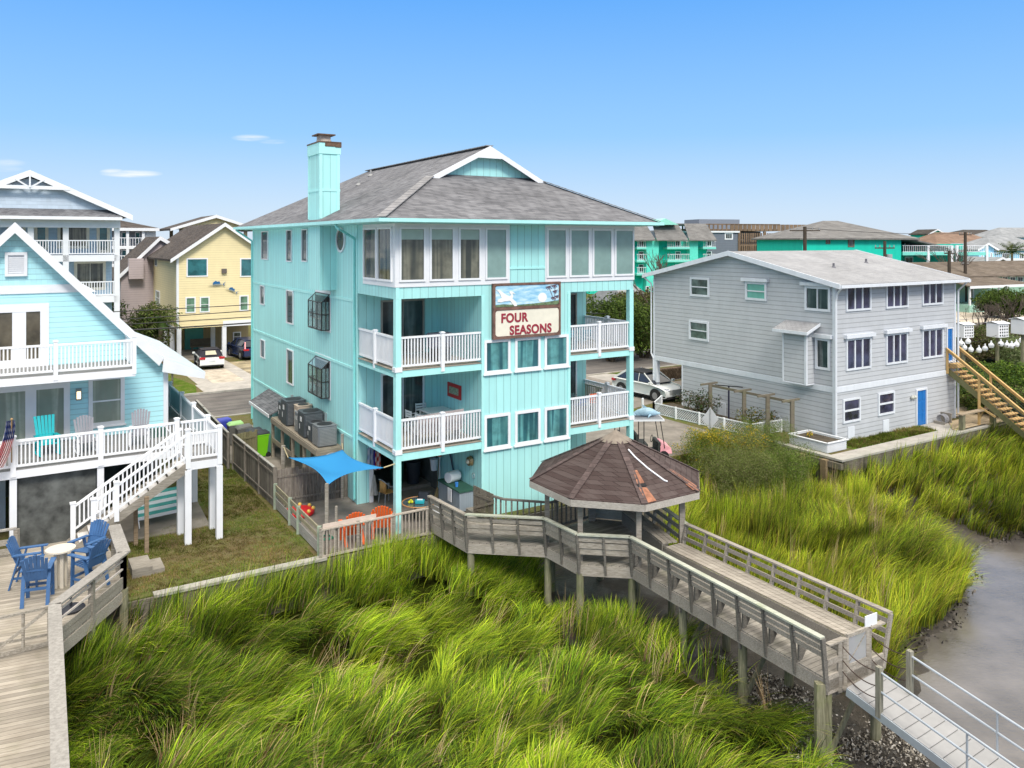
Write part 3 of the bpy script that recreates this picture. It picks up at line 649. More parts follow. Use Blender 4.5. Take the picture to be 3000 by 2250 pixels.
for (x, y, z, w_, hh, col, lb) in ((.75+.6, 2.0, Z2, .5, .9, (.1, .1, .14), 'covered grill standing on the upper left balcony'),):
    o = thing('covered_grill', lb, 'grill', mloc(x+1.0, y-.6, z), M.ang); bevel(MB().box(-.45, .45, -.28, .28, .45, 1.0).build('grill_cover', paint('cover', col, .7), o), .08); MB().box(-.35, .35, -.2, .2, 0, .45).build('cart', G_BLACK, o)
def palm(name, label, loc, hh, nf=12, fl=.8, col=((.05, .1, .02), (.08, .13, .03)), trunk=.04, cat='plant', pot=False, droop=1.0):
    o = thing(name, label, cat, loc); MB().cyl((0, 0, 0), (0, 0, hh), trunk*1.2, trunk*.8, 8).build('trunk', paint('palm_trunk', (.16, .12, .08), .9, .3, 9), o)
    Vs = []; cs = []; rr = random.Random(int(loc[0]*10))
    for i in range(nf):
        a = 2*PI*i/nf+rr.uniform(-.2, .2); e0 = rr.uniform(.1, 1.2); p = Vector((0, 0, hh)); d = Vector((math.cos(a)*math.cos(e0), math.sin(a)*math.cos(e0), math.sin(e0)))
        c = Vector(rr.choice(col))*rr.uniform(.7, 1.2)
        for k in range(8):
            q = p+d*(fl/8); sd = d.cross(Vector((0, 0, 1))).normalized()
            for s_ in (1, -1):
                w = fl*.32*math.sin((k+1)/9*PI)**.6; tip = p+(sd*s_+d*.7).normalized()*w+Vector((0, 0, -w*.35)); Vs += [p, p+d*(fl/11), tip, tip]; cs += [c]*4
            p = q; d = (d+Vector((0, 0, -.13*droop))).normalized()
    V = np.array([list(v) for v in Vs]); npmesh('fronds', V, np.arange(len(V)).reshape(-1, 4)[:, :3].copy(), np.array([list(c) for c in cs]), LEAF, o)
    if pot: MB().cyl((0, 0, 0), (0, 0, .3), .14, .19, 12).build('pot', paint('terracotta', (.35, .13, .06), .8), o)
    return o
palm('potted_palm', 'potted palm beside the wall of the upper right balcony', mloc(7.65, 1.7, Z2), 1.1, 11, .75, pot=True)
# ================================================================ boardwalk, gazebo, gangway
def wb(m, name, mat, o, smooth=False):
    l = o.location; m.v = [(x-l.x, y-l.y, z-l.z) for x, y, z in m.v]; return m.build(name, mat, o, smooth)
def planks(name, ang, pitch=.145, col=(.40, .37, .32), col2=(.2, .18, .155), mold=.0):
    t = NT(name); cc = t.coord(); v = t.mapv(cc, (1, 1, 1), (0, 0, ang)); x, y, z = t.sep(v)
    s = t.math('MULTIPLY', y, 1/pitch); fr = t.math('ABSOLUTE', t.math('SUBTRACT', t.math('FRACT', s), .5)); wn_ = t.new('TexWhiteNoise', noise_dimensions='1D'); t.l(t.math('FLOOR', s), wn_.inputs['W'])
    c = t.ramp(t.noise(t.mapv(v, (.7, 14, 14)), 3, 6, .7), [(.3, col2), (.6, col)]); c = t.mix(1, c, t.ramp(wn_.outputs[0], [(0, .7), (1, 1.1)]), 'MULTIPLY')
    c = t.mix(t.ramp(t.noise(cc, .7, 5, .65), [(.45, 0), (.7, .55)]), c, sc(col2, .85))
    if mold: c = t.mix(t.ramp(t.noise(cc, 1.3, 5, .7), [(.5, 0), (.7, mold)]), c, (.14, .17, .05))
    c = t.mix(1, c, t.ramp(fr, [(.45, 1), (.49, .22)]), 'MULTIPLY'); t.color(c); t.rough(.85); t.spec(.2)
    t.bump(t.math('SUBTRACT', t.noise(t.mapv(v, (2, 30, 30)), 2, 4), t.ramp(fr, [(.44, 0), (.49, 1)])), .4, .01); return t.m
DZ = .4; TZ = 1.35
PW = wood('pier_wood', (.50, .455, .39), (.23, .20, .165), isl=.35); PCAP = wood('pier_cap_rail', (.56, .57, .48), (.33, .35, .28), mold=.35, isl=.15); PDK = wood('pier_wood_dark', (.27, .25, .22), (.11, .10, .085), isl=.35)
PILE = wood('pier_piling', (.32, .30, .20), (.12, .12, .07), streak=(9, 9, .8), mold=.5, isl=.3)
top = [G(1257, 1451, TZ), G(1362, 1505, TZ), G(1594, 1516, TZ), G(1691, 1563, TZ), G(1846, 1570.6, TZ), G(2410, 1867, TZ)]
def inset(pts, d):
    out = []; n = len(pts); P = [Vector(p) for p in pts]
    for i, p in enumerate(P):
        ns = []
        if i > 0: e_ = (p-P[i-1]).normalized(); ns.append(Vector((-e_.y, e_.x)))
        if i < n-1: e_ = (P[i+1]-p).normalized(); ns.append(Vector((-e_.y, e_.x)))
        nn_ = sum(ns, Vector((0, 0)))/len(ns); out.append(tuple(p+nn_*d/max(.5, nn_.length_squared)))
    return out
bot = inset(top, .14)
far = [(4.5, 27.35), (5.35, 24.35), tuple(G(2610, 1794, TZ))]
farb = inset(far, -.2) if False else [(4.3, 27.1), (5.12, 24.25), (far[2][0]-.24, far[2][1]-.12)]
bw = thing('boardwalk', 'weathered gray wooden boardwalk with bench railings crossing the marsh to the gangway', 'pier', (3.4, 23.3, DZ))
poly = bot+[farb[2], farb[1], farb[0], (2.8, 27.5), (1.25, 26.35), (-.3, 26.65), (-.62, 26.95), (-1.35, 27.75), (-2.0, 28.3), (-2.9, 27.75)]
m = MB(); m.prism(poly, DZ-.04, DZ); wb(m, 'deck_boards', planks('pier_planks', -GA, mold=.25), bw)
m = MB(); q = bot+[farb[2], farb[1], farb[0]]
for a, b in zip(q, q[1:]): m.beam((*a, DZ-.19), (*b, DZ-.19), .05, .31)
wb(m, 'rim_joist', wood('rim_wood', (.50, .45, .39), (.26, .23, .19), isl=.2), bw)
def lp(a, b, t): return tuple(a[i]+(b[i]-a[i])*t for i in range(len(a)))
def lean_rail(bs, ts, n, zb=.12, levels=(.78, .52), cap=True, rw=.13, pm=None, seat=None, capm=None, last=True):
    # posts from the rim up to the cap, boards between them
    for i in range(n+(1 if last else 0)):
        t = i/n; a = lp(bs[0], bs[1], t); b = lp(ts[0], ts[1], t); d = (Vector(ts[1])-Vector(ts[0])).normalized()
        m = MB(); m.beam((*a, zb), (*b, TZ-.03), .06, .11, (d.x*0-d.y, d.x, 0)); wb(m, 'rail_post', pm or PDK, bw)
    for f in levels:
        a0 = lp(bs[0], ts[0], f); a1 = lp(bs[1], ts[1], f); zz = DZ+(TZ-DZ)*f
        m = MB(); k = max(1, n//3)
        for j in range(k): m.beam((*lp(a0, a1, j/k), zz), (*lp(a0, a1, (j+.995)/k), zz), .035, rw)
        wb(m, 'rail_board', PW, bw)
    if cap:
        m = MB(); m.beam((*ts[0], TZ-.02), (*ts[1], TZ-.02), .15, .045); wb(m, 'cap_rail', capm or PCAP, bw)
lean_rail((bot[0], bot[1]), (top[0], top[1]), 3, levels=(.82, .62, .4), capm=PW); lean_rail((bot[1], bot[2]), (top[1], top[2]), 3, levels=(.8, .58, .42), rw=.12)
lean_rail((bot[2], bot[3]), (top[2], top[3]), 2, levels=(.82, .58), rw=.24); lean_rail((bot[3], bot[4]), (top[3], top[4]), 2, levels=(.84, .62, .42), rw=.17); lean_rail((bot[4], bot[5]), (top[4], top[5]), 8, levels=(.87, .71, .55), rw=.105)
lean_rail((farb[0], farb[1]), (far[0], far[1]), 3, levels=(.75, .5), pm=PW); lean_rail((farb[1], farb[2]), (far[1], far[2]), 8, levels=(.78, .56, .34), pm=PW, rw=.11, capm=PW)
# benches
def seat(a, b, d, w, nb, z=.86, skirt=0, name='bench_seat', t0=0, t1=1):
    a, b = lp(a, b, t0), lp(a, b, t1); e_ = (Vector(b)-Vector(a)).normalized(); nv = Vector((-e_.y, e_.x))*d; m = MB()
    for i in range(nb):
        o0 = nv*(.09+(i+.5)*w/nb); m.beam((a[0]+o0.x, a[1]+o0.y, z), (b[0]+o0.x, b[1]+o0.y, z), w/nb-.015, .04)
    f = wb(m, name, PW, bw)
    if skirt:
        o0 = nv*(.09+w); m = MB(); m.beam((a[0]+o0.x, a[1]+o0.y, (z+DZ)/2), (b[0]+o0.x, b[1]+o0.y, (z+DZ)/2), .03, z-DZ-.06); wb(m, 'bench_skirt', wood('skirt_wood', (.33, .31, .28), (.19, .175, .155), isl=.2), bw)
    return f
seat(bot[4], bot[5], 1, .3, 2, t0=.02, t1=.9); seat(bot[1], bot[2], 1, .38, 3, .83, t1=.97); seat(bot[0], bot[1], 1, .3, 2, t0=.1); seat(bot[3], bot[4], 1, .3, 2)
seat(farb[1], farb[2], -1, .62, 4, .84, 1, t0=.02, t1=.93); seat(farb[0], farb[1], -1, .5, 3, .84, 1)
for i in range(8):                                                         # triangular bench brackets
    t = (i+.06)/8; a = Vector(lp(bot[4], bot[5], t)); e_ = (Vector(bot[5])-Vector(bot[4])).normalized(); n_ = Vector((-e_.y, e_.x)); m = MB()
    b = a+n_*.36; m.slab([(a.x, a.y, .82), (b.x, b.y, .82), (a.x+n_.x*.1, a.y+n_.y*.1, .45), (a.x, a.y, .45)], (e_.x*.05, e_.y*.05, 0)); wb(m, 'bench_bracket', PDK, bw)
# house side guard with square balusters and a picket gate
hs = [(-1.35, 27.75), (-.62, 26.95), (-.3, 26.65), (1.25, 26.3), (2.72, 27.35)]
for i, (a, b) in enumerate(zip(hs, hs[1:])):
    if i == 0: continue
    rail(bw, (a[0]-3.4, a[1]-23.3), (b[0]-3.4, b[1]-23.3), .1, .98, PDK, .2, .045, .06)
gd = thing('picket_gate', 'weathered wooden plank gate standing open at the landward end of the boardwalk', 'gate', (-1.35, 27.75, DZ))
m = MB(); a, b = Vector(hs[0]), Vector(hs[1])
for i in range(6): p = a+(b-a)*((i+.5)/6); d = (b-a).normalized(); m.beam((p.x, p.y, .5), (p.x, p.y, 1.42+.06*(5-i)/5), .025, .155, (d.x, d.y, 0))
wb(m, 'picket', WOODD, gd); m = MB()
for z in (.68, 1.2): m.beam((a.x+.03, a.y-.05, z), (b.x, b.y-.05, z), .03, .09)
m.beam((a.x, a.y-.05, .7), (b.x, b.y-.05, 1.15), .03, .08); wb(m, 'gate_brace', WOODD, gd)
# windbreak of pale boards on the landward side of the gazebo
m = MB()
for i in range(6): m.beam((2.85, 27.5, .5+i*.15), (4.2, 27.15, .5+i*.15), .03, .14)
wb(m, 'board_panel', wood('pale_boards', (.58, .56, .48), (.38, .36, .30), isl=.15), bw)
m = MB(); m.box(2.62, 2.86, 27.2, 27.5, .4, 1.4); wb(m, 'corner_box', PW, bw)
# pilings
for (x, y) in ((bot[2][0]+.05, bot[2][1]+.1), (bot[3][0]+.02, bot[3][1]+.06), (bot[4][0], bot[4][1]+.1), (bot[1][0]+.1, bot[1][1]+.1), (bot[0][0]+.3, bot[0][1]+.3), (1.3, 26.0), (3.0, 27.0), (4.9, 24.4), (4.0, 25.5)): 
    m = MB(); m.cyl((x, y, -2.2), (x, y, .12), .12, .11, 12); wb(m, 'piling', PILE, bw, True)
for t in (.3, .62, .985):
    a = lp(bot[4], bot[5], t); b = lp(farb[1], farb[2], t)
    for p, s_ in ((a, 1), (b, -1)):
        m = MB(); m.cyl((p[0]+.12*s_, p[1]+.1*s_, -2.2), (p[0]+.12*s_, p[1]+.1*s_, .14), .12, .11, 12); wb(m, 'piling', PILE, bw, True)
    m = MB(); m.beam((a[0], a[1], 0), (b[0], b[1], 0), .06, .22); wb(m, 'cross_beam', PDK, bw)
    m = MB(); m.beam((a[0]+.15, a[1], -1.3), (b[0]-.5, b[1]-.3, .0), .05, .14); wb(m, 'cross_brace', PILE, bw)
m = MB(); x, y = bot[5]; m.box(x-.24, x-.05, y-.05, y+.12, -2.0, .3); wb(m, 'square_post', PILE, bw)
# end of the pier: low returns and wire gate
A = Vector(bot[5]); B = Vector(farb[2]); e_ = (B-A).normalized(); L = (B-A).length
m = MB(); 
m.beam((*(A), 1.15), (*(A+e_*.55), 1.15), .13, .04); m.beam((*A, .75), (*(A+e_*.5), .75), .04, .14); m.beam((*(A+e_*1.45), 1.18), (*B, 1.18), .13, .04)
m.beam((*A, .3), (*B, .3), .05, .34); wb(m, 'end_rail', PW, bw)
for t in (.42, .58, 1.43): p = A+e_*t; m = MB(); m.beam((p.x, p.y, .0), (p.x, p.y, 1.16), .09, .09); wb(m, 'gate_post', PW, bw)
gt = thing('wire_gate', 'small wood framed mesh gate at the outer end of the boardwalk', 'gate', (A.x, A.y, DZ)); a = A+e_*.66; b = A+e_*1.38; m = MB()
m.beam((*a, 1.18), (*b, 1.18), .06, .08); m.beam((*a, .5), (*b, .5), .05, .08); m.beam((*a, .46), (*a, 1.14), .06, .07); m.beam((*b, .46), (*b, 1.14), .06, .07); m.beam((*a, .52), (*b, 1.14), .02, .03); wb(m, 'gate_frame', PW, gt)
m = MB(); m.beam((*lp(a, b, .5), .54), (*lp(a, b, .5), 1.14), .64, .006, (e_.y, -e_.x, 0)); t = NT('wire_mesh'); t.color((.42, .43, .45)); t.b.inputs['Alpha'].default_value = .6; t.rough(.5); wb(m, 'wire_mesh', t.m, gt)
o = thing('notice_sign', 'small white notice board on the gate end of the boardwalk railing', 'sign', (*(A+e_*1.55), DZ)); p = A+e_*1.3; q_ = A+e_*1.72; m = MB(); m.beam((*p, 1.33), (*q_, 1.33), .02, .26); wb(m, 'board', paint('sign_board', (.72, .74, .76), .5), o)
m = MB(); m.beam((*lp(p, q_, .5), 1.0), (*lp(p, q_, .5), 1.22), .04, .03); wb(m, 'post', PW, o)
m = MB()
for z in (1.25, 1.36): m.beam((p.x+.02-.0065, p.y-.012, z), (q_.x-.05-.0065, q_.y-.035, z), .004, .02)
# chains
for k, (pa, za, pb, zb_) in enumerate(((A+e_*.6, .95, None, 0), (A+e_*1.45, 1.1, None, 1))):
    pass
# gazebo on the pier
gx, gy = 3.36, 25.75; gz = thing('gazebo', 'octagonal gazebo with patched brown shingle roof over the boardwalk', 'gazebo', (gx, gy, DZ), 0)
Rr = 2.84; a0 = GA+R(22.5); oc = [(Rr*math.cos(a0+k*PI/4), Rr*math.sin(a0+k*PI/4)) for k in range(8)]
BSH = roofing('brown_shingles', (.065, .045, .042), (.095, .072, .067), (.115, .09, .084), .17, .34, .52)
m = MB(); zE = 2.2-.4; zA = 3.80-DZ
for k in range(8):
    a, b = oc[k], oc[(k+1) % 8]; m.slab([(a[0], a[1], zE+.2), (b[0], b[1], zE+.2), (0, 0, zA)], (0, 0, -.05))
m.build('roof', BSH, gz)
m = MB()
for k in range(8):
    a = Vector((*oc[k], zE+.2)); b = Vector((0, 0, zA)); n = 16
    for i in range(n-2): m.beam(a+(b-a)*(i/n)+Vector((0, 0, .022)), a+(b-a)*((i+1.1)/n)+Vector((0, 0, .012)), .2, .018)
m.build('hip_caps', paint('brown_caps', (.10, .07, .065), .9, .3, 5, .2, 50, isl=.3), gz)
m = MB(); n = 8; rt = .55; m.v = [(0, 0, zA+.1)]+[(rt*math.cos(a0+k*PI/4), rt*math.sin(a0+k*PI/4), zA-.24) for k in range(8)]; m.f = [(0, 1+k, 1+(k+1) % 8) for k in range(8)]; m.build('roof_cap', paint('roof_cap_tan', (.24, .20, .16), .9, .2, 4, .2, 40), gz)
m = MB()
for k in range(8):
    a, b = oc[k], oc[(k+1) % 8]; m.beam((a[0]*.995, a[1]*.995, zE+.08), (b[0]*.995, b[1]*.995, zE+.08), .045, .2)
m.build('fascia', wood('gazebo_fascia', (.56, .52, .47), (.34, .31, .27), isl=.15), gz)
m = MB(); m.prism([(x*.96, y*.96) for x, y in oc], zE+.02, zE+.05); m.build('ceiling', WOODD, gz)
for k in range(8):
    x, y = oc[k][0]*.8, oc[k][1]*.8
    MB().box(x-.075, x+.075, y-.075, y+.075, -.9 if k in (4,) else .0, zE+.05).build('post', PW, gz)
# bare patches where shingles blew off, and a loose strip
ORP = paint('exposed_deck', (.30, .13, .075), .9, .4, 7, .3, 30)
def onroof(k, u, w_): # u across 0..1, w_ up 0..1
    a = Vector((*oc[k % 8], zE+.2)); b = Vector((*oc[(k+1) % 8], zE+.2)); c = Vector((0, 0, zA)); p = a.lerp(b, u).lerp(c, w_); return p+Vector((0, 0, .028))
def strip(k, uv, mat, name): m = MB(); m.slab([onroof(k, *q) for q in uv], (0, 0, .008)); m.build(name, mat, gz)
fk = 6
strip(5, [(.03, .0), (.2, .0), (.16, .18), (.0, .2)], ORP, 'bare_patch'); strip(5, [(.0, .24), (.17, .24), (.16, .42), (.04, .42)], ORP, 'bare_patch'); strip(5, [(.0, .2), (.19, .2), (.18, .245), (-.02, .245)], G_BLACK, 'torn_felt')
strip(6, [(.0, .03), (.14, .03), (.12, .32), (.0, .34)], ORP, 'bare_patch'); strip(5, [(.92, .03), (1.0, .0), (1.0, .12), (.93, .12)], ORP, 'bare_patch')
m = MB(); pts = [onroof(5, .28, .70)+Vector((0, 0, .04)), onroof(5, .38, .6), onroof(5, .5, .42), onroof(5, .62, .22), onroof(5, .66, .2)]; m.tube(pts, .025, 6); m.build('loose_strip', WHITE, gz)
o = thing('flood_light', 'small white twin flood light under the right corner of the gazebo roof', 'lamp', (gx+oc[0][0]*.9, gy+oc[0][1]*.9, 2.35)); MB().ball((0, -.1, 0), .07).build('lamp_head', WHITE2, o, True); MB().ball((-.16, -.08, -.06), .07).build('lamp_head', WHITE2, o, True); MB().box(-.1, .05, -.04, .04, .05, .1).build('mount', WHITE2, o)
# gangway
gw = thing('gangway', 'aluminium gangway with tube handrails sloping from the pier end to the water', 'gangway', (7.24, 17.2, .35))
dv = Vector((.487, -.873, -.148)); sx_ = Vector((.83, .56, 0)).normalized(); p0_ = Vector(G(2481, 2013, .35)+(.35,)); Wd = 1.12; ALU = paint('aluminium', (.42, .46, .50), .45, .1, 3, 0, metal=.3)
m = MB(); Ln = 7.5; nb = int(Ln/.27)
for i in range(nb):
    a = p0_+dv*(i*.27+.008); b = p0_+dv*((i+1)*.27-.012); m.slab([a, b, b+sx_*Wd, a+sx_*Wd], (0, 0, -.03))
wb(m, 'tread', paint('gangway_tread', (.33, .325, .32), .8, .08, 3, .1, 50, isl=.08), gw)
m = MB()
for w_ in (0, Wd): m.beam(p0_+sx_*w_+Vector((0, 0, -.1)), p0_+dv*Ln+sx_*w_+Vector((0, 0, -.1)), .05, .17)
wb(m, 'side_beam', ALU, gw)
for w_ in (.03, Wd+.0):
    q0 = p0_+dv*.78+sx_*(w_-.02 if w_ < .5 else w_+.05); 
    m = MB(); m.beam(q0+Vector((0, 0, -.12 if w_ < .5 else -.25)), q0+Vector((0, 0, .92)), .11, .11, (dv.x, dv.y, 0)); wb(m, 'end_post', PILE if False else wood('ramp_post', (.40, .38, .31), (.17, .16, .12), streak=(9, 9, .8), mold=.2), gw)
    m = MB(); 
    for z in (.82, .42): m.cyl(q0+Vector((0, 0, z)), q0+dv*(Ln-.9)+Vector((0, 0, z)), .024, n=8)
    for s_ in (1.85, 3.7, 5.55): m.cyl(q0+dv*s_+Vector((0, 0, -.1)), q0+dv*s_+Vector((0, 0, .82)), .022, n=8)
    wb(m, 'handrail', ALU, gw)
CHN = paint('rusty_chain', (.06, .035, .025), .8)
def chain(a, b, sag): return [tuple(Vector(a).lerp(Vector(b), t)-Vector((0, 0, sag*4*t*(1-t)))) for t in [i/10 for i in range(11)]]
q0 = p0_+dv*.78+sx_*.0; q1 = p0_+dv*.78+sx_*(Wd+.05)
for P, Q, nm in ((A+e_*.5, q0, 'left'), (A+e_*1.5, q1, 'right')):
    o = thing('chain_guard', 'rusty slack chains between the pier end and the %s post of the gangway' % ('nearer' if nm == 'left' else 'farther'), 'chain', (P.x, P.y, .5))
    for z, s_ in ((1.0, .1), (.7, .12), (.45, .12)): m = MB(); m.tube(chain((P.x, P.y, z), (q_.x, q_.y, z) if False else (Q.x, Q.y, z+.05), s_), .012, 5); wb(m, 'chain', CHN, o)
# ================================================================ marsh grass: real blades, leaning with the wind
def inpoly(x, y, poly):
    r = np.zeros(x.shape, bool); n = len(poly); j = n-1
    for i in range(n):
        xi, yi = poly[i]; xj, yj = poly[j]
        c = ((yi > y) != (yj > y)) & (x < (xj-xi)*(y-yi)/(yj-yi+1e-12)+xi); r ^= c; j = i
    return r
class VN:   # cheap smooth value noise
    def __init__(s, seed): s.t = np.random.default_rng(seed).random((64, 64))
    def __call__(s, x, y):
        xi = np.floor(x).astype(int); yi = np.floor(y).astype(int); fx = x-xi; fy = y-yi; fx = fx*fx*(3-2*fx); fy = fy*fy*(3-2*fy); g = lambda a, b: s.t[a % 64, b % 64]
        return (g(xi, yi)*(1-fx)+g(xi+1, yi)*fx)*(1-fy)+(g(xi, yi+1)*(1-fx)+g(xi+1, yi+1)*fx)*fy
N1, N2, N3, N4, N5 = (VN(i) for i in range(1, 6))
def fbm(N, x, y): return (N(x, y)+.5*N(x*2.1+5, y*2.1)+.25*N(x*4.3, y*4.3+9))/1.75
def blades(name, label, poly, dens, hfun, lean, dirf, width, pals, zf, seg=5, cat='grass', thin=None, clump=0):
    P = np.array(poly); x0, y0 = P.min(0); x1, y1 = P.max(0); n = int((x1-x0)*(y1-y0)*dens)
    # grown in small tufts
    k = max(1, n//14); cx = RNG.uniform(x0, x1, k); cy = RNG.uniform(y0, y1, k)
    x = np.repeat(cx, 14)+RNG.normal(0, .07, 14*k); y = np.repeat(cy, 14)+RNG.normal(0, .07, 14*k); tj = np.repeat(RNG.normal(0, 1, (k, 3)), 14, 0)
    ok = inpoly(x, y, poly)
    if thin is not None: ok &= RNG.random(len(x)) < thin(x, y)
    x, y, tj = x[ok], y[ok], tj[ok]; n = len(x)
    if clump:
        m_ = int((x1-x0)*(y1-y0)/clump**2); qx = RNG.uniform(x0, x1, m_); qy = RNG.uniform(y0, y1, m_); best = np.full(n, 1e9); ci = np.zeros(n, int)
        for j in range(m_):
            d_ = (x-qx[j])**2+((y-qy[j])*1.25)**2; k_ = d_ < best; best[k_] = d_[k_]; ci[k_] = j
        q1, q2, q3, q4 = (RNG.normal(0, 1, m_)[ci] for _ in range(4)); rad = np.sqrt(best)/clump; fan = np.arctan2(y-qy[ci], x-qx[ci])
    else: q1 = q2 = q3 = q4 = rad = fan = np.zeros(n)
    L = hfun(x, y)*RNG.uniform(.62, 1.15, n)*(1+.12*q4-.35*rad*(clump > 0)).clip(.35, 1.5); th = dirf(x, y)+.38*q1+.5*rad*np.sin(fan-dirf(x, y))+RNG.normal(0, .2, n)+tj[:, 0]*.34; le = np.clip(lean(x, y)+.16*q2+.25*rad+RNG.normal(0, .14, n)+tj[:, 1]*.16, .02, 1.25)
    z = zf(x, y); dx, dy = np.cos(th), np.sin(th); w = width*RNG.uniform(.6, 1.3, n)
    tw = th+PI/2+RNG.normal(0, .5, n); sx, sy = np.cos(tw), np.sin(tw)
    V = np.zeros((n, seg+1, 2, 3)); px, py, pz = x.copy(), y.copy(), z.copy()
    cv = RNG.uniform(.8, 1.5, n)
    for i in range(seg+1):
        t = i/seg; ww = w*(1-t)**.7+.001; 
        V[:, i, 0] = np.stack([px-sx*ww/2, py-sy*ww/2, pz], 1); V[:, i, 1] = np.stack([px+sx*ww/2, py+sy*ww/2, pz], 1)
        phi = np.clip(le*(.25+cv*t*1.05), 0, 1.62); st = L/seg; px = px+dx*np.sin(phi)*st; py = py+dy*np.sin(phi)*st; pz = pz+np.cos(phi)*st
    b = np.arange(n)[:, None]*(2*(seg+1)); q = []
    for i in range(seg): q.append(np.concatenate([b+2*i, b+2*i+1, b+2*i+3, b+2*i+2], 1))
    Fq = np.stack(q, 1).reshape(-1, 4)
    pal, wts = pals; pal = np.array(pal); patch = fbm(N4, x*.35, y*.35); wt = np.array([wf(patch) for wf in wts]).T; wt = wt/wt.sum(1)[:, None]; cum = wt.cumsum(1); r = RNG.random(n)[:, None]; idx = (r > cum).sum(1).clip(0, len(pal)-1)
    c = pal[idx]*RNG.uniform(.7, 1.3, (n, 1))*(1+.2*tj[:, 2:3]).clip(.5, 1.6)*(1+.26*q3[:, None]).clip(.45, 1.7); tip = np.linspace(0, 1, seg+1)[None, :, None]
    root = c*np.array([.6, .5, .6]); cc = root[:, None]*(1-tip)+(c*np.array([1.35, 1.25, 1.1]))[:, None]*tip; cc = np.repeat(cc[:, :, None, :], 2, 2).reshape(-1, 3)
    o = npmesh(name, V.reshape(-1, 3), Fq, cc, LEAF); tag(o, label, cat, kind='stuff'); print(name, n); return o
def fmud(x, y):
    wq = -GF.s*x+GF.c*y; near = np.clip((wq-19.5)/4.2, 0, 1)*np.clip((14-(GF.c*x+GF.s*y))/3, 0, 1); rt_ = np.clip((wq-18.5)/3.5, 0, 1)*np.clip(((GF.c*x+GF.s*y)-31)/1.5, 0, 1); return -1.5+.78*near+.55*rt_+.9*(fbm(N2, x*.75, y*1.15)-.45)*(1-.6*near)*(1-.7*rt_)
PALG = ([(.10, .20, .013), (.20, .335, .016), (.38, .51, .03), (.025, .055, .011), (.50, .40, .2), (.16, .095, .04)],
        [lambda p: 1.2+0*p, lambda p: 1.2+0*p, lambda p: np.clip(p*3-.8, .1, 2), lambda p: np.clip(2.0-p*2.4, .3, 2), lambda p: .17+0*p, lambda p: np.clip(.9-p*1.4, .1, 1)*.5])
front = [GF.W(-12, 24.2), GF.W(12.6, 24.2), GF.W(15.5, 23.0), (.9, 25.4), (2.3, 23.2), G(1780, 1790, -1.2), G(1990, 1850, -1.2), G(2150, 1960, -1.2), G(2290, 2060, -1.2), G(2330, 2200, -1.2), G(2430, 2330, -1.2), (4.6, 12.0), (-9.5, 12.0), (-8.3, 14.2), (-10.7, 18.6), GF.W(2.8, 24.3)]
front = [front[0]]+front[1:]
deckleft = [(-8.8, 12.0), (-11.8, 18.6), (-12.0, 21.9), GF.W(2.9, 24.25)]
front = deckleft+[GF.W(12.6, 24.25), GF.W(15.5, 23.2), (1.1, 25.2), (2.3, 23.6), (3.2, 22.9), G(1790, 1800, -1.2), G(1990, 1860, -1.2), G(2150, 1970, -1.2), G(2290, 2080, -1.2), G(2345, 2200, -1.2), G(2430, 2340, -1.2)]
def dirF(x, y): return .3+1.1*(fbm(N1, x*.3+3, y*.5)-.5)*2.4+.5*(N2(x*.9, y*.9)-.5)
def leanF(x, y):
    wq = GF.s*-x+GF.c*y; near = np.clip((24.3-wq)/3.2, 0, 1); return (.3+.85*near)*(.72+.6*N3(x*.45, y*.7))
def thinF(x, y): return np.clip(1.4-2.8*np.clip(fbm(N5, x*.75, y*1.2)-.43, 0, 1)*3, .04, 1)
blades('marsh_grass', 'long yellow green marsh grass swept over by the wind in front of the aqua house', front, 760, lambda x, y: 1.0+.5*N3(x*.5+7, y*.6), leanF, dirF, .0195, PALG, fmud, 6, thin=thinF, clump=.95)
# upright fringe against the bulkhead
fr = [GF.W(3.2, 23.2), GF.W(16, 23.0), GF.W(14, 24.2), GF.W(3.2, 24.25)]
blades('tall_grass', 'upright dark green grass fringe along the bulkhead below the patio fence', fr, 260, lambda x, y: .95+.35*N3(x, y), lambda x, y: .3+0*x, lambda x, y: .3+1.5*N1(x*.5, y*.5), .02, PALG, fmud, 5)
PALR = ([(.13, .22, .014), (.24, .34, .018), (.38, .43, .035), (.05, .08, .015), (.28, .22, .07)], [lambda p: 1+0*p, lambda p: 1.2+0*p, lambda p: np.clip(p*3.4-1, .1, 2), lambda p: np.clip(1.4-p*1.8, .3, 2), lambda p: .35+0*p])
rt = [(5.6, 24.8), (9.0, 18.9), G(2620, 1910, -1.4), G(2730, 1840, -1.4), G(2820, 1760, -1.4), G(2835, 1690, -1.4), G(2760, 1605, -1.4), G(2640, 1525, -1.4), G(2480, 1450, -1.4), G(2330, 1430, -1.2), G(2200, 1430, -1), G(2060, 1440, -1), G(1980, 1450, -1), (5.2, 28.4)]
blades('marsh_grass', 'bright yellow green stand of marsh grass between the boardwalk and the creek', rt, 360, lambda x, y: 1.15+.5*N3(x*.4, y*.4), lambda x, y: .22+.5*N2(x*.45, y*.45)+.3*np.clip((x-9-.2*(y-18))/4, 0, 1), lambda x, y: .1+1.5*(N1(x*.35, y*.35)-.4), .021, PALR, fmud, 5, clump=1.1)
bk = [GF.W(24, 27), G(2250, 1385, -1), G(2350, 1415, -1), G(2500, 1440, -1.2), G(2620, 1475, -1.2), G(2760, 1520, -1.2), G(2900, 1555, -1.2), G(3050, 1560, -1.2), G(3250, 1540, -1.2), GF.W(60, 24), GF.W(45, 22.4), GF.W(32.1, 22.4), GF.W(31.6, 27)]
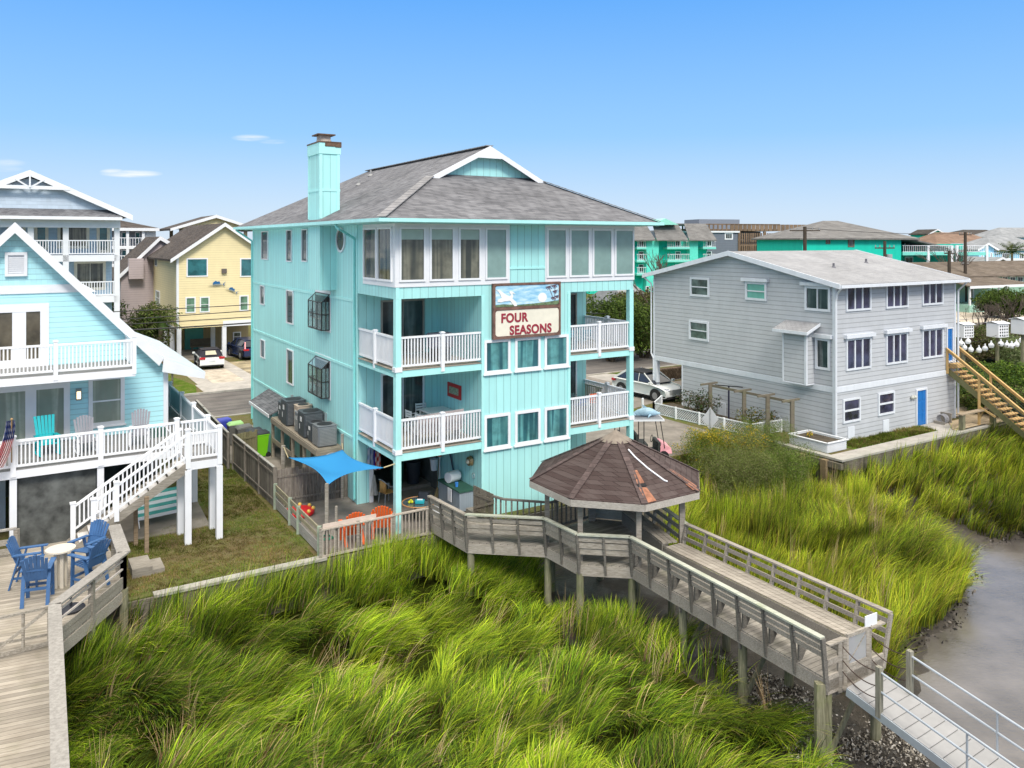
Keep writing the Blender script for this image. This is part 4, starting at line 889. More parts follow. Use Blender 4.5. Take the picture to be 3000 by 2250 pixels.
blades('marsh_grass', 'tall marsh grass along the bulkhead of the gray house', bk, 160, lambda x, y: 1.25+.5*N3(x*.3, y*.3), lambda x, y: .3+.3*N2(x*.3, y*.3), lambda x, y: .05+.9*(N1(x*.2, y*.2)-.4), .032, PALR, fmud, 5, clump=1.4)
# matted grass beds under the blades keep the mud from showing as a bare floor
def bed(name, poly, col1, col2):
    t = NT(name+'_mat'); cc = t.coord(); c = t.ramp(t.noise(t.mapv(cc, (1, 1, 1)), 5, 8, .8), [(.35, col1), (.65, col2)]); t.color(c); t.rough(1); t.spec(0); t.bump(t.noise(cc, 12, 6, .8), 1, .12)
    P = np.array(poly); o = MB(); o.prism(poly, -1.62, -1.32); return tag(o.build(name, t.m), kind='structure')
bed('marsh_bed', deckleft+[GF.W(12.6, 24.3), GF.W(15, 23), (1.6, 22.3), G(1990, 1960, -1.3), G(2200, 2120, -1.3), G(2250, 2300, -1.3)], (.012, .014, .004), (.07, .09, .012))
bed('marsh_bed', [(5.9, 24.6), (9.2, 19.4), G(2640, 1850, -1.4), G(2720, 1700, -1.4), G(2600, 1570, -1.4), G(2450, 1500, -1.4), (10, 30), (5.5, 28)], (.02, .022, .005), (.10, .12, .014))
# oyster shells under the pier end and along the creek
def shells(name, label, poly, dens, s0, pal, zoff=-1.47, seed=3):
    P = np.array(poly); x0, y0 = P.min(0); x1, y1 = P.max(0); n = int((x1-x0)*(y1-y0)*dens); x = RNG.uniform(x0, x1, n); y = RNG.uniform(y0, y1, n); ok = inpoly(x, y, poly)&(RNG.random(n) < np.clip(fbm(N5, x*1.1, y*1.1)*3-.9, 0.05, 1)); x = x[ok]; y = y[ok]
    z = np.array([mudz(a, b) for a, b in zip(x, y)])+.03; cen = np.stack([x, y, z+RNG.uniform(-.02, .05, len(x))], 1); V, Fq, c = leaves(cen, s0, pal, 1.7, .6); o = npmesh(name, V, Fq, c, SHELL); return tag(o, label, 'shells', kind='stuff')
SHELL = vcol('shell', .7, 0)
shells('oyster_shells', 'pale oyster shells littering the mud under the pier end', [G(2050, 1900, -1.5), G(2430, 2050, -1.5), G(2700, 2150, -1.5), G(2760, 2400, -1.5), G(2430, 2400, -1.5), G(2300, 2200, -1.5), G(2200, 2050, -1.5)], 900, .035, [(.42, .38, .32), (.25, .22, .18), (.10, .085, .07), (.05, .045, .04), (.6, .56, .5)])
shells('oyster_shells', 'dark oyster clumps scattered along the creek edge', [G(2560, 1850, -1.5), G(2900, 1560, -1.5), G(3100, 1560, -1.5), G(2980, 1720, -1.5), G(2800, 1860, -1.5), G(2640, 1930, -1.5)], 75, .055, [(.02, .018, .016), (.03, .025, .02), (.16, .14, .12)])
# tidal creek
t = NT('creek_water'); cc = t.coord(); t.color(t.ramp(t.noise(cc, .6, 4), [(.35, (.075, .066, .06)), (.65, (.14, .125, .115))])); t.rough(t.ramp(t.noise(cc, .5, 4), [(.4, .05), (.6, .16)])); t.spec(.9); t.bump(t.noise(t.mapv(cc, (1, 1.6, 1), (0, 0, .5)), 8, 5, .6), .35, .02)
m = MB(); m.face([(x, y, -1.6) for x, y in [(6.0, 4.0), (62, 4.0), (62, 50), (30, 40), (17, 32), (12, 26), (8.5, 18)]]); tag(m.build('creek_water', t.m), kind='structure')

lawn_poly = [GF.W(-2, 24.6), GF.W(8.15, 24.55), GF.W(8.2, 40), GF.W(6, 40), GF.W(6.2, 30.5), GF.W(3.4, 29.2), GF.W(1.5, 27.5)]
PALL = ([(.10, .16, .02), (.15, .19, .03), (.26, .20, .09), (.17, .12, .05)], [lambda p: np.clip(p*3-.8, .1, 2), lambda p: .7+0*p, lambda p: np.clip(1.8-p*2.6, .15, 2), lambda p: np.clip(1.3-p*2, .1, 1)])
blades('lawn_grass', 'patchy short lawn grass beside the plank fence', lawn_poly, 900, lambda x, y: .05+.05*N3(x*1.5, y*1.5), lambda x, y: .9+0*x, lambda x, y: 6*N1(x, y), .012, PALL, lambda x, y: 0*x, 2)

blades('weed_patch', 'weedy green strip between the gray house wall and the seawall walk', [GF.W(34.4, 23.45), GF.W(41.2, 23.5), GF.W(41.2, 24.6), GF.W(34.4, 24.6)], 700, lambda x, y: .12+.14*N3(x*2, y*2), lambda x, y: .7+0*x, lambda x, y: 6*N1(x, y), .02, PALL, lambda x, y: 0*x, 2)
# dead stalks scattered over the marsh
PALD = ([(.40, .31, .17), (.25, .18, .09), (.5, .42, .26)], [lambda p: 1+0*p]*3)
blades('dead_stalks', 'scattered tan dead stalks over the front marsh', front, 5, lambda x, y: 1.1+.4*N3(x*.5+7, y*.6), lambda x, y: .7+.3*N2(x, y), lambda x, y: 3*N1(x*.8, y*.8)-.8, .013, PALD, fmud, 5)
blades('dead_stalks', 'scattered tan dead stalks over the right marsh', rt, 4, lambda x, y: 1.4+.5*N3(x*.5+7, y*.6), lambda x, y: .35+.3*N2(x, y), lambda x, y: 3*N1(x*.8, y*.8)-.8, .014, PALD, fmud, 5)
# ================================================================ left neighbour: light blue A-frame house with decks
L = Frame(*GF.W(5.14, 33.3), GA); PXX = -5.02; SLP = 5.14/4.78
LBL = (.47, .82, .88)
lh = fthing('gable_house', 'light blue house with steep white edged gable and stacked white decks at the left', 'house', L)
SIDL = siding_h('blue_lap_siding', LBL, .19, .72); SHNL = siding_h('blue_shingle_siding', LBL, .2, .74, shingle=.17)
def gz_(x): return 10.45-SLP*abs(x-PXX)
def gab(z0, z1, y0, y1, name, mat, inset=.0):
    xa = lambda z: min(5.02, (10.45-z)/SLP)-inset
    pts = [(PXX-xa(z0), z0), (PXX+xa(z0), z0)]
    if z0 < gz_(0) < z1: pts.append((0-inset, gz_(0)))
    pts += [(PXX+max(0, xa(z1)), z1), (PXX-max(0, xa(z1)), z1)] if xa(z1) > .01 else [(PXX, z1)]
    if z0 < gz_(0) < z1: pts.append((2*PXX+inset, gz_(0)))
    return MB().slab([(x, y0, z) for x, z in pts], (0, y1-y0, 0)).build(name, mat, lh)
gab(2.6, 8.2, 0, 11, 'wall', SIDL); gab(8.2, 10.44, .0, 11, 'gable_wall', SHNL)
MB().slab([(-9.5, -.05, 8.12), (-.45-2.0, -.05, 8.12), (-2.9, -.05, 8.42), (-9.2, -.05, 8.42)], (0, .05, 0)).build('trim_band', WHITE, lh)
MB().box(-.14, .03, -.03, .12, 2.6, 5.25).box(-.0, .03, .12, 11, 2.6, 2.85).build('corner_board', WHITE, lh)
ROOFW = paint('pale_metal_roof', (.62, .68, .72), .5, .06, 2, .05)
for s_ in (1, -1):
    X = lambda x: x if s_ > 0 else 2*PXX-x
    m = MB(); m.slab([(X(PXX), -.45, 10.62), (X(-.2), -.45, 5.5), (X(-.2), 11.4, 5.5), (X(PXX), 11.4, 10.62)], (0, 0, -.12)); m.slab([(X(-.2), -.45, 5.5), (X(1.3), -.45, 4.8), (X(1.3), 11.4, 4.8), (X(-.2), 11.4, 5.5)], (0, 0, -.1))
    if s_ > 0:
        for k in range(46): m.beam((X(-.1), -.35+k*.25, 5.5), (X(1.33), -.35+k*.25, 4.83), .06, .05)
    m.build('roof', ROOFW, lh)
    m = MB(); m.slab([(X(PXX), -.5, 10.66), (X(-.2), -.5, 5.52), (X(-.36), -.5, 5.24), (X(PXX), -.5, 10.28)], (0, .05, 0)); m.slab([(X(-.2), -.5, 5.52), (X(1.32), -.5, 4.82), (X(1.28), -.5, 4.6), (X(-.25), -.5, 5.0)], (0, .05, 0)); m.slab([(X(-.2), -.44, 5.0), (X(1.28), -.44, 4.62), (X(-.0), -.44, 4.98)], (0, .3, 0)); m.build('rake_board', WHITE, lh)
xa, xb = L.x(14), L.x(80); z0, z1 = 8.75, 9.6
f = window(lh, 'f', 0, xa, xb, z0, z1, WHITE, WHITE, .1, 1, 1, .12, name='gable_vent'); m = MB()
for i in range(9): m.box(xa+.1, xb-.1, -.06, -.015, z0+.12+i*.072, z0+.17+i*.072)
m.build('louver', WHITE, f)
PORCHG = glass('door_glass_reflecting', (.10, .085, .06), .08, .5, .6); BLN = glass('blind_glass', (.36, .42, .36), .18, .1, .3, band=((.22, .27, .22), (.46, .5, .42)))
window(lh, 'f', 0, L.x(-35), L.x(144), 5.5, 7.75, PORCHG, WHITE, .28, 2, 1, .06, .42, name='french_door')
f = window(lh, 'f', 0, L.x(-30), L.x(205), 2.75, 4.85, BLN, WHITE, .2, 2, 1, .07, .34, name='sliding_door')
window(lh, 'f', 0, L.x(259), L.x(365), 3.1, 4.95, BLN, WHITE, .14, 1, 2, .07, .05, sill=.03)
o = thing('wall_lantern', 'lit wall lantern beside the light blue house window', 'lamp', (*L.W(L.x(230), -.08), 4.35), GA); MB().box(-.09, .09, -.06, .08, -.2, .22).build('housing', paint('pewter', (.3, .3, .3), .4), o)
t = NT('lamp_glow'); t.color((.9, .7, .4)); t.b.inputs['Emission Color'].default_value = (1, .75, .4, 1); t.b.inputs['Emission Strength'].default_value = 1.6; MB().box(-.06, .06, -.075, -.061, -.14, .12).build('bulb', t.m, o)
# decks
GDK = paint('gray_deck', (.22, .215, .21), .8, .15, 3, .1)
def deck(o, x0, x1, y0, y1, zt, th=.28, mat=WHITE):
    MB().box(x0, x1, y0, y1, zt-th, zt-.03).build('deck_frame', mat, o); MB().box(x0+.04, x1-.04, y0+.04, y1, zt-.029, zt).build('deck_floor', GDK, o)
deck(lh, -12, -1.41, -2.4, -.002, 5.5)
for a, b in ((-12, -5.9), (-5.85, L.x(163, -2.35)), (L.x(163, -2.35), -1.41)): rail(lh, (a, -2.34), (b-.08, -2.34), 5.58, 6.52)
rail(lh, (-1.47, -2.3), (-1.47, -.05), 5.58, 6.52)
for x in (L.x(163, -2.35), -1.45, -5.85): post(lh, x, -2.36, 5.3, 6.6, .13)
dk = lh; deck(dk, -14, 0.0, -3.5, -.002, 2.72); deck(dk, .001, .85, -3.5, 7.4, 2.72); deck(dk, -.22, .85, -5.44, -3.502, 2.72)
ZT = 3.66
for a, b in ((-14, -7.6), (-7.5, -5.13), (-5.03, -2.65), (-2.55, -.27)): rail(dk, (a, -3.45), (b, -3.45), 2.8, ZT)
for x in (-7.55, -5.08, -2.6, -.22): post(dk, x, -3.46, 2.5, 3.76, .15)
rail(dk, (-.14, -5.39), (.75, -5.39), 2.8, ZT)
for a, b in ((-5.3, -3.6), ): rail(dk, (.8, a), (.8, b), 2.8, ZT)
for x, y in ((-.2, -5.4), (.8, -5.4), (.8, -3.5), (.8, -.9), (.8, 1.6), (.8, 4.4), (.8, 7.3)): post(dk, x, y, 2.5, 3.76, .15)
rail(dk, (-.1, -3.45), (.75, -3.45), 2.8, ZT); rail(dk, (.02, 7.34), (.75, 7.34), 2.8, ZT)
for a, b in ((-3.4, -1), (-.8, 1.5), (1.7, 4.3), (4.5, 7.2)):
    m = MB(); m.beam((.8, a, ZT-.03), (.8, b, ZT-.03), .09, .07).beam((.8, a, 2.83), (.8, b, 2.83), .06, .07); m.build('railing', WHITE2, dk)
    MB().box(.79, .81, a, b, 2.86, ZT-.06).build('privacy_panel', paint('frosted_panel', (.5, .58, .62), .6), dk)
for x, y in ((-.2, -5.38), (.79, -5.38), (.79, -4.3), (-.25, -4.3), (.79, -1.1), (.79, 3), (-2.6, -3.35), (-5.08, -3.35), (-7.6, -3.35)): MB().box(x-.1, x+.1, y-.1, y+.1, 0, 2.44).build('deck_post', WHITE, dk)
# under the house: storage wall and open bay, its shade painted into the lining
MB().box(-14, -5.3, -.6, -.5, 0, 2.44).build('storage_wall', paint('storage_panels', (.55, .63, .72), .6), lh)
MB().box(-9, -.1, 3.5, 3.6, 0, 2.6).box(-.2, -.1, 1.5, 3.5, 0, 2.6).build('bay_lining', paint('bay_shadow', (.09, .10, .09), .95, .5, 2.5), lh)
MB().slab([(-5.2, -3.2, .02), (-2.72, -3.2, .02), (-2.72, -3.2, 2.42), (-5.2, -3.2, 2.42)], (0, .02, 0)).build('shaded_screen', paint('screen_shade', (.10, .105, .10), .95, .6, 2.2), lh)  # dark sheet whose colour stands in for shade under the deck
# stairs from the landing
st = thing('outdoor_stairs', 'white railed wooden staircase descending from the blue house deck landing', 'stairs', (*L.W(-.22, -4.9), 2.72), GA)
n = 12; rs, td = 2.22/12, .285; m = MB()
for i in range(1, n): m.box(-i*td, -(i-1)*td+.02, -.47, .47, -i*rs-.035, -i*rs)
m.build('tread', paint('tread_white', (.62, .60, .58), .7, .15, 4), st)
for y in (-.5, .5): MB().slab([(0, y-.03, -.02), (0, y-.03, -.36), (-n*td, y-.03, -n*rs-.34+.1), (-n*td, y-.03, -n*rs-.0)], (0, .05, 0)).build('stringer', WOOD, st)
for y in (-.5, .5):
    e0 = -2.75 if y < 0 else -3.25; sl = -rs/td
    m = MB(); m.beam((0, y, .9), (e0, y, .9+e0*-sl), .09, .07).beam((0, y, .17), (e0, y, .17+e0*-sl), .05, .06); k = int(-e0/.125)
    for i in range(k): x = -(i+.5)*.125; m.beam((x, y, .15-x*sl), (x, y, .88-x*sl), .045, .045, (1, 0, 0))
    m.build('railing', WHITE2, st)
    for x in ((-2.1, e0) if y < 0 else (e0,)): zz = -x*sl; MB().box(x-.07, x+.07, y-.07, y+.07, zz-.2, zz+1.02).box(x-.09, x+.09, y-.09, y+.09, zz+1.02, zz+1.06).build('newel_post', WHITE2, st)
for x, y in ((-1.25, -.65), (-1.45, .3)): MB().box(x-.06, x+.06, y-.06, y+.06, -2.72, -.9).build('support_post', wood('raw_post', (.36, .27, .18), (.22, .16, .1)), st)
m = MB(); m.prism([L.L(*G(578, 1471)), L.L(*G(300, 1520)), L.L(*G(250, 1610)), L.L(*G(362, 1592)), L.L(*G(615, 1542))], 0.001, .05); tag(m.build('concrete_slab', CONC2, loc=(*L.o, 0), rz=GA), kind='structure')
# deck chairs
def adirondack(name, label, loc, rz, mat, seat=.38, cat='chair', group=None, legm=None, rock=False, ns=7, bh=.85, w=.56, flat_top=False):
    o = thing(name, label, cat, loc, rz, group); lm = legm or mat; hf = seat+.22
    for s_ in (-1, 1):
        x = s_*w*.52; z0 = .08 if rock else 0
        MB().beam((x, -.3, z0), (x, -.26, hf), .04, .09, (1, 0, 0)).build('leg', lm, o)
        MB().beam((x, .38 if seat > .5 else .42, z0), (x, .12, seat+.02 if seat < .5 else hf), .04, .09, (1, 0, 0)).build('leg', lm, o)
        MB().beam((x*1.04, -.4, hf+.015), (x*1.0, .3, hf-.02), .13, .03).build('armrest', lm, o)
        if rock:
            m = MB(); m.tube([(x, -.5, .09), (x, -.2, .03), (x, .15, .03), (x, .6, .13)], .025, 6); m.build('rocker', lm, o)
        elif seat > .5: m = MB(); m.beam((x, -.29, .3), (x, .3, .3), .03, .06); m.build('stretcher', lm, o)
    if seat > .5: MB().beam((-w*.5, -.29, .34), (w*.5, -.29, .34), .03, .07).build('footrest', lm, o); MB().beam((-w*.5, .27, .42), (w*.5, .27, .42), .03, .07).build('cross_bar', lm, o)
    m = MB()
    for i in range(6): y = -.3+i*.092; m.beam((-w*.48, y, seat-.02-i*.015), (w*.48, y, seat-.02-i*.015), .08, .022, (0, 0, 1))
    m.build('seat', mat, o); m = MB()
    for i in range(ns):
        f_ = (i-(ns-1)/2)/((ns-1)/2); x0 = f_*w*.38; x1 = f_*w*.5; tp = bh*(1-.14*f_*f_) if not flat_top else bh
        m.beam((x0, .2, seat-.08), (x1, .2+bh*.34, seat-.08+tp), w/ns*.92, .022, (0, -.9, .3))
    m.beam((-w*.42, .3, seat+.2), (w*.42, .3, seat+.2), .03, .05)
    m.build('backrest', mat, o); return o
TQ = paint('turquoise_paint', (.0, .42, .46), .5); GSL = paint('gray_slats', (.24, .24, .27), .6); BLU = paint('navy_blue_polywood', (.04, .115, .27), .5, .15)
def ll(x, y, z): return (*L.W(x, y), z)
a = adirondack('rocking_chair', 'turquoise rocking chair on the upper blue house deck', ll(-4.1, -1.9, 2.72), GA+.15, TQ, .43, rock=True, bh=.9, flat_top=True, ns=6, group='rocking chairs on the left deck')
a = adirondack('rocking_chair', 'gray and white rocking chair left of the blue house window', ll(-2.95, -2.3, 2.72), GA+.1, GSL, .43, legm=WHITE2, rock=True, bh=.85, group='rocking chairs on the left deck')
dup(a, ll(-1.25, -2.2, 2.72), GA-.2, 'gray and white rocking chair nearest the deck corner')
o = thing('flower_planter', 'dark green planter box behind the deck railing corner', 'planter', ll(-.55, -1.2, 2.72), GA); MB().box(-.3, .3, -.15, .15, 0, .3).build('box', paint('planter_dark', (.04, .10, .08), .8), o)
# flag
fl = thing('flag', 'american flag hanging furled from a pole on the left deck railing', 'flag', ll(-5.12, -3.6, 2.9), GA)
ft = Vector((-.0, -.45, 1.45)); MB().cyl((0, 0, .1), ft+Vector((0, -.1, .1)), .018, n=6).ball(ft+Vector((0, -.1, .12)), .04).build('flag_pole', paint('pole_wood', (.35, .22, .1), .6), fl)
V = []; Fq = []; Cc = []; nu, nv = 27, 16
for j in range(nv+1):
    for i in range(nu):
        t_ = j/nv; s_ = i/(nu-1); wd = .16+.12*t_; x = (s_-.5)*wd*1.5-.42*t_*t_-.03; y = -.42+.06*math.sin(i*1.3+j*.15); z = 1.5-1.42*t_-.12*(1-s_)*t_
        V.append((x, y, z)); blue = t_ < .42 and s_ > .0; st_ = (i//2) % 2
        star = blue and (i % 4 == 1) and (j % 2 == 1)
        Cc.append((.8, .8, .8) if star else ((.02, .04, .16) if blue else ((.5, .02, .03) if st_ else (.75, .73, .72))))
for j in range(nv):
    for i in range(nu-1): Fq.append((j*nu+i, j*nu+i+1, (j+1)*nu+i+1, (j+1)*nu+i))
npmesh('flag_cloth', np.array(V), np.array(Fq), np.array(Cc), LEAF, fl)
o = thing('striped_lounger', 'green and white striped folding lounger under the stairs', 'lounger', (*G(470, 1520, .2), .05), GA+.15)
m = MB()
STG = paint('stripe_green', (.08, .38, .34), .7)
m2 = MB()
for i in range(8): (m if i % 2 else m2).box(-.75, .75, -.02+i*.06, .0+i*.06+.03, .25+i*.1, .35+i*.1)
m.build('green_stripe', STG, o); m2.build('white_stripe', WHITE2, o)
for x in (-.72, .72): MB().beam((x, -.1, 0), (x, .5, 1.1), .03, .03).build('leg', WHITE2, o)
# ================================================================ foreground deck and its rail
FZ = .5; fd = thing('dock_deck', 'weathered plank dock deck with wide cap rail in the left foreground', 'deck', (-11, 19, FZ))
Q0, Q1, Q2, Q3 = G(334, 1538, 1.5), G(362, 1617, 1.5), G(160, 1769, 1.5), G(176, 2250, 1.5)
dirq = Vector(Q3)-Vector(Q2); Q4 = tuple(Vector(Q3)+dirq*.35)
poly = [Q4, Q3, Q2, Q1, Q0, G(300, 1566, FZ), G(0, 1618, FZ), (-21, 22.5), (-21, 8), (-12, 8)]
m = MB(); m.prism(poly[::-1], FZ-.05, FZ); wb(m, 'deck_boards', planks('dock_planks', -R(24), .145, (.48, .43, .36), (.27, .23, .18), .15), fd)
def wrail(a, b, n, boards=(1.12, .85), capw=.3, whites=(), zc=1.5, skip=()):
    m = MB(); m.beam((*a, zc-.02), (*b, zc-.02), capw, .05); wb(m, 'cap_rail', wood('dock_cap', (.38, .36, .33), (.24, .225, .205), streak=(4, 4, 4), isl=.1), fd)
    for i in range(n+1):
        p = lp(a, b, i/n); m = MB(); m.box(p[0]-.06, p[0]+.06, p[1]-.06, p[1]+.06, -.2, zc-.04); wb(m, 'rail_post', WOOD, fd)
    for z in boards: m = MB(); m.beam((*a, z), (*b, z), .04, .17); wb(m, 'rail_board', WOOD, fd)
    for z in whites: m = MB(); m.beam((*a, z), (*b, z), .04, .045); wb(m, 'white_rail', paint('pale_rail', (.62, .55, .5), .6), fd)
wrail(Q0, Q1, 2, (), .34); wrail(Q1, Q2, 2, (.75, .6), .28, (1.28, 1.05)); wrail(Q2, Q4, 4, (1.1, .8), .27)
m = MB()
for a, b in ((Q4, Q3), (Q3, Q2), (Q2, Q1)): m.beam((*a, .3), (*b, .3), .06, .3)
wb(m, 'rim_joist', WOOD, fd)
for p in (Q1, Q2, lp(Q2, Q3, .5)): m = MB(); m.cyl((*p, -2.2), (*p, .5), .12, n=10); wb(m, 'piling', PILE, fd, True)
g0 = Vector(Q2)+Vector((-.12, -.03)); g1 = Vector(G(-90, 1830, 1.45)); o = thing('deck_gate', 'thin wooden rail gate with cross brace at the head of the dock walk', 'gate', (*g0, FZ)); m = MB()
m.beam((*g0, 1.45), (*g1, 1.45), .09, .05).beam((*g0, .6), (*g1, .6), .05, .09)
for i in range(4): p = g0.lerp(g1, i/3); m.beam((*p, .55), (*p, 1.43), .05, .05, (1, 0, 0))
m.beam((*g0, 1.4), (*g0.lerp(g1, .75), .65), .04, .07); m.beam((*g0, .8), (*g1, .9), .03, .05); wb(m, 'gate_frame', WOOD, o)
a, b = (-14.95, 24.0), (-19.5, 21.4); wrail(a, b, 3, (.95, .68), .12, zc=1.35)
o = thing('wood_step', 'pair of worn wooden steps beside the corner of the foreground deck', 'steps', (*G(392, 1668, .1), 0), GA); MB().box(-.1, .45, -.5, .5, 0, .28).build('upper_step', WOOD, o); MB().box(.45, .8, -.45, .45, 0, .14).build('lower_step', WOOD, o)
# bar table and four tall chairs
tx, ty = -12.4, 21.85; o = thing('bar_table', 'round cream bar height table between the four blue chairs', 'table', (tx, ty, FZ)); CR = paint('cream_plastic', (.62, .56, .46), .6)
MB().cyl((0, 0, 1.02), (0, 0, 1.06), .37, n=28).build('table_top', CR, o)
for k in range(4): a = PI/4+k*PI/2; MB().beam((.12*math.cos(a), .12*math.sin(a), 0), (.12*math.cos(a), .12*math.sin(a), 1.02), .05, .09).build('leg', CR, o)
ch = None
for dx, dy, rz, lb in ((-.98, .15, PI/2+.25, 'tall blue adirondack chair at the far left of the round table'), (-.12, -.85, PI+.35, 'tall blue adirondack chair seen from behind, nearest the camera'), (.8, -.02, -PI/2-.35, 'tall blue adirondack chair right of the table by the cap rail'), (.25, .98, -.25, 'tall blue adirondack chair behind the table near the stair foot')):
    if ch is None: ch = adirondack('bar_chair', lb, (tx+dx, ty+dy, FZ), rz, BLU, .72, group='tall blue chairs around the bar table', bh=.72)
    else: dup(ch, (tx+dx, ty+dy, FZ), rz, lb)
o = thing('umbrella_base', 'round black umbrella base on the foreground deck', 'umbrella base', (*G(208, 1786, FZ), FZ)); MB().lathe([(.0, 0), (.33, 0), (.33, .05), (.2, .09), (.0, .1)], n=24).build('base', paint('black_iron', (.02, .022, .03), .5), o, True); MB().cyl((0, 0, .08), (0, 0, .4), .03).build('tube', MC['black_iron'], o)
# bulkhead cap along the lawn
o = thing('bulkhead', 'long timber bulkhead with pale cap edging the lawn above the marsh', 'bulkhead', gq(5, 24.35), GA)
MB().box(-1.6, 3.4, -.14, .16, -.02, .06).build('cap_board', wood('bulkhead_cap', (.50, .48, .43), (.30, .28, .24), isl=.1), o); MB().box(-8, 18, -.08, 0, -2, -.02).build('sheet_piling', WOODD, o)
# ================================================================ patio of the aqua house, fences, machines
def ml(x, y, z=0): return (*M.W(x, y), z)
m = MB(); m.prism([M.L(*p) for p in ((-8.75, 29.6), (-5.95, 25.1), (-2.8, 27.05), (-1.0, 28.6), M.W(3.3, 9), M.W(.2, 9), M.W(.2, 3.7), M.W(-.05, 5))], .002, .04); tag(m.build('patio', CONC2, loc=(*M.o, 0), rz=M.ang), kind='structure')
m = MB(); m.prism([(-1.6, 5), (-.0, 5), (-.0, 19), (-4.2, 19.5)], .002, .03); tag(m.build('side_yard_paving', CONC2, loc=(*M.o, 0), rz=M.ang), kind='structure')
def fence(name, label, pts, hh, mat, pitch=.14, cap=None, group=None, cat='fence', gap=.012, jag=.04):
    a0 = Vector(pts[0]); o = thing(name, label, cat, (*a0, 0), 0, group); m = MB(); c = MB(); rr = random.Random(5)
    for p, q in zip(pts, pts[1:]):
        p, q = Vector(p), Vector(q); d = (q-p); n = int(d.length/pitch); d.normalize()
        for i in range(n):
            s = p+d*((i+.5)*pitch); m.beam((s.x, s.y, .03), (s.x, s.y, hh+rr.uniform(-jag, jag)-(.05 if cap else 0)), .022, pitch-gap, (d.x, d.y, 0))
        if cap: c.beam((*p, hh), (*q, hh), .1, .035)
    wb(m, 'picket', mat, o)
    if cap: wb(c, 'cap_rail', cap, o)
    for p, q in zip(pts, pts[1:]):
        L_ = (Vector(q)-Vector(p)).length; k = max(1, round(L_/2.4)); b = MB()
        for z in (.3, hh-.25): b.beam((*p, z), (*q, z), .09, .07)
        wb(b, 'backing_rail', mat, o)
        for i in range(k+1): s = lp(p, q, i/k); b = MB(); b.box(s[0]-.05, s[0]+.05, s[1]-.05, s[1]+.05, 0, hh+.03); wb(b, 'fence_post', mat, o)
    return o
FW = wood('privacy_fence_wood', (.33, .295, .25), (.15, .13, .11), isl=.45, streak=(8, 8, 1)); FCAP = wood('fence_cap', (.48, .46, .42), (.3, .28, .25), isl=.15)
fence('privacy_fence', 'tall gray plank fence running along the lawn beside the aqua house', [GF.W(8.35, 29.9), GF.W(8.25, 36.0)], 1.52, FW, cap=FCAP)
fence('privacy_fence', 'plank fence section continuing toward the street behind the long fence', [GF.W(8.05, 36.05), GF.W(8.3, 44.5)], 1.6, FW, cap=FCAP)
fence('cross_fence', 'plank fence and gate closing the side yard behind the shade sail', [GF.W(8.4, 29.9), M.W(-.05, 4.7)], 1.4, FW, jag=.06)
fence('bin_fence', 'short mossy plank fence in front of the wheeled bins', [GF.W(8.3, 35.95), GF.W(9.3, 36.3)], 1.5, wood('mossy_planks', (.30, .27, .15), (.16, .15, .08), isl=.3))
# low rail fence with green posts
lf = thing('rail_fence', 'low board rail fence with greenish posts beside the patio', 'fence', GF.W(8.35, 29.85)+(0,)); a, b = GF.W(8.35, 29.8), GF.W(8.28, 24.45)
for z in (.85, .6): m = MB(); m.beam((*a, z), (*b, z), .04, .13); wb(m, 'rail_board', wood('tan_rail', (.42, .38, .27), (.24, .22, .14), isl=.2), lf)
m = MB()
for z in (.15, .33): m.beam((*a, z), (*b, z), .03, .16)
wb(m, 'lower_board', wood('pale_lower', (.5, .48, .44), (.3, .29, .26), isl=.2), lf)
for t in (.0, .36, .55, .97): p = lp(a, b, t); m = MB(); m.box(p[0]-.06, p[0]+.06, p[1]-.06, p[1]+.06, 0, .95); wb(m, 'fence_post', paint('treated_post', (.28, .33, .25), .8, .2), lf)
# front baluster fence
bf = thing('baluster_fence', 'pale baluster fence across the front of the patio above the marsh', 'fence', (-6.0, 24.95, 0)); a, b = (-6.0, 24.95), (-2.85, 27.0)
rail(bf, (0, 0), (b[0]-a[0], b[1]-a[1]), .05, .95, wood('baluster_wood', (.56, .49, .42), (.36, .31, .26), isl=.25), .13, .035, .04, tw=.12)
a2 = lp(a, b, .02); b2 = lp(a, b, .5); m = MB(); m.beam((a2[0]-.03, a2[1]+.08, 1.0), (b2[0]-.03, b2[1]+.08, 1.0), .03, .13); wb(m, 'backing_rail', paint('pinkish_board', (.58, .48, .41), .7), bf)
for t in (0, .33, .66, .99): p = lp(a, b, t); m = MB(); m.box(p[0]-.045, p[0]+.045, p[1]-.02, p[1]+.07, 0, .98); wb(m, 'fence_post', WOOD, bf)
# posts carrying the sail, then the sail
def pole(label, x, y, z, w=.1, lean=(0, 0)): o = thing('sail_post', label, 'post', (x, y, 0)); MB().beam((0, 0, 0), (lean[0], lean[1], z), w, w).build('post', WOOD, o); return o
pole('tall wooden post at the patio fence corner holding the blue sail', -5.88, 25.25, 2.3); pole('short wooden post beside the tall sail post', -5.6, 25.35, 1.55, .07); pole('wooden post against the aqua wall holding the top sail corner', -6.55, 30.7, 2.55); pole('square wooden post inside the plank fence holding the far left sail corner', -9.0, 31.3, 1.95, .14)
sl0 = thing('shade_sail', 'blue four cornered shade sail stretched over the patio', 'shade sail', (-6.3, 27.8, 1.9)); cn = [Vector((-8.5, 30.2, 1.78)), Vector((-5.86, 25.3, 2.24)), Vector((-4.35, 26.95, 2.32)), Vector((-6.5, 30.5, 2.0))]
n = 18; V = []; Fq = []
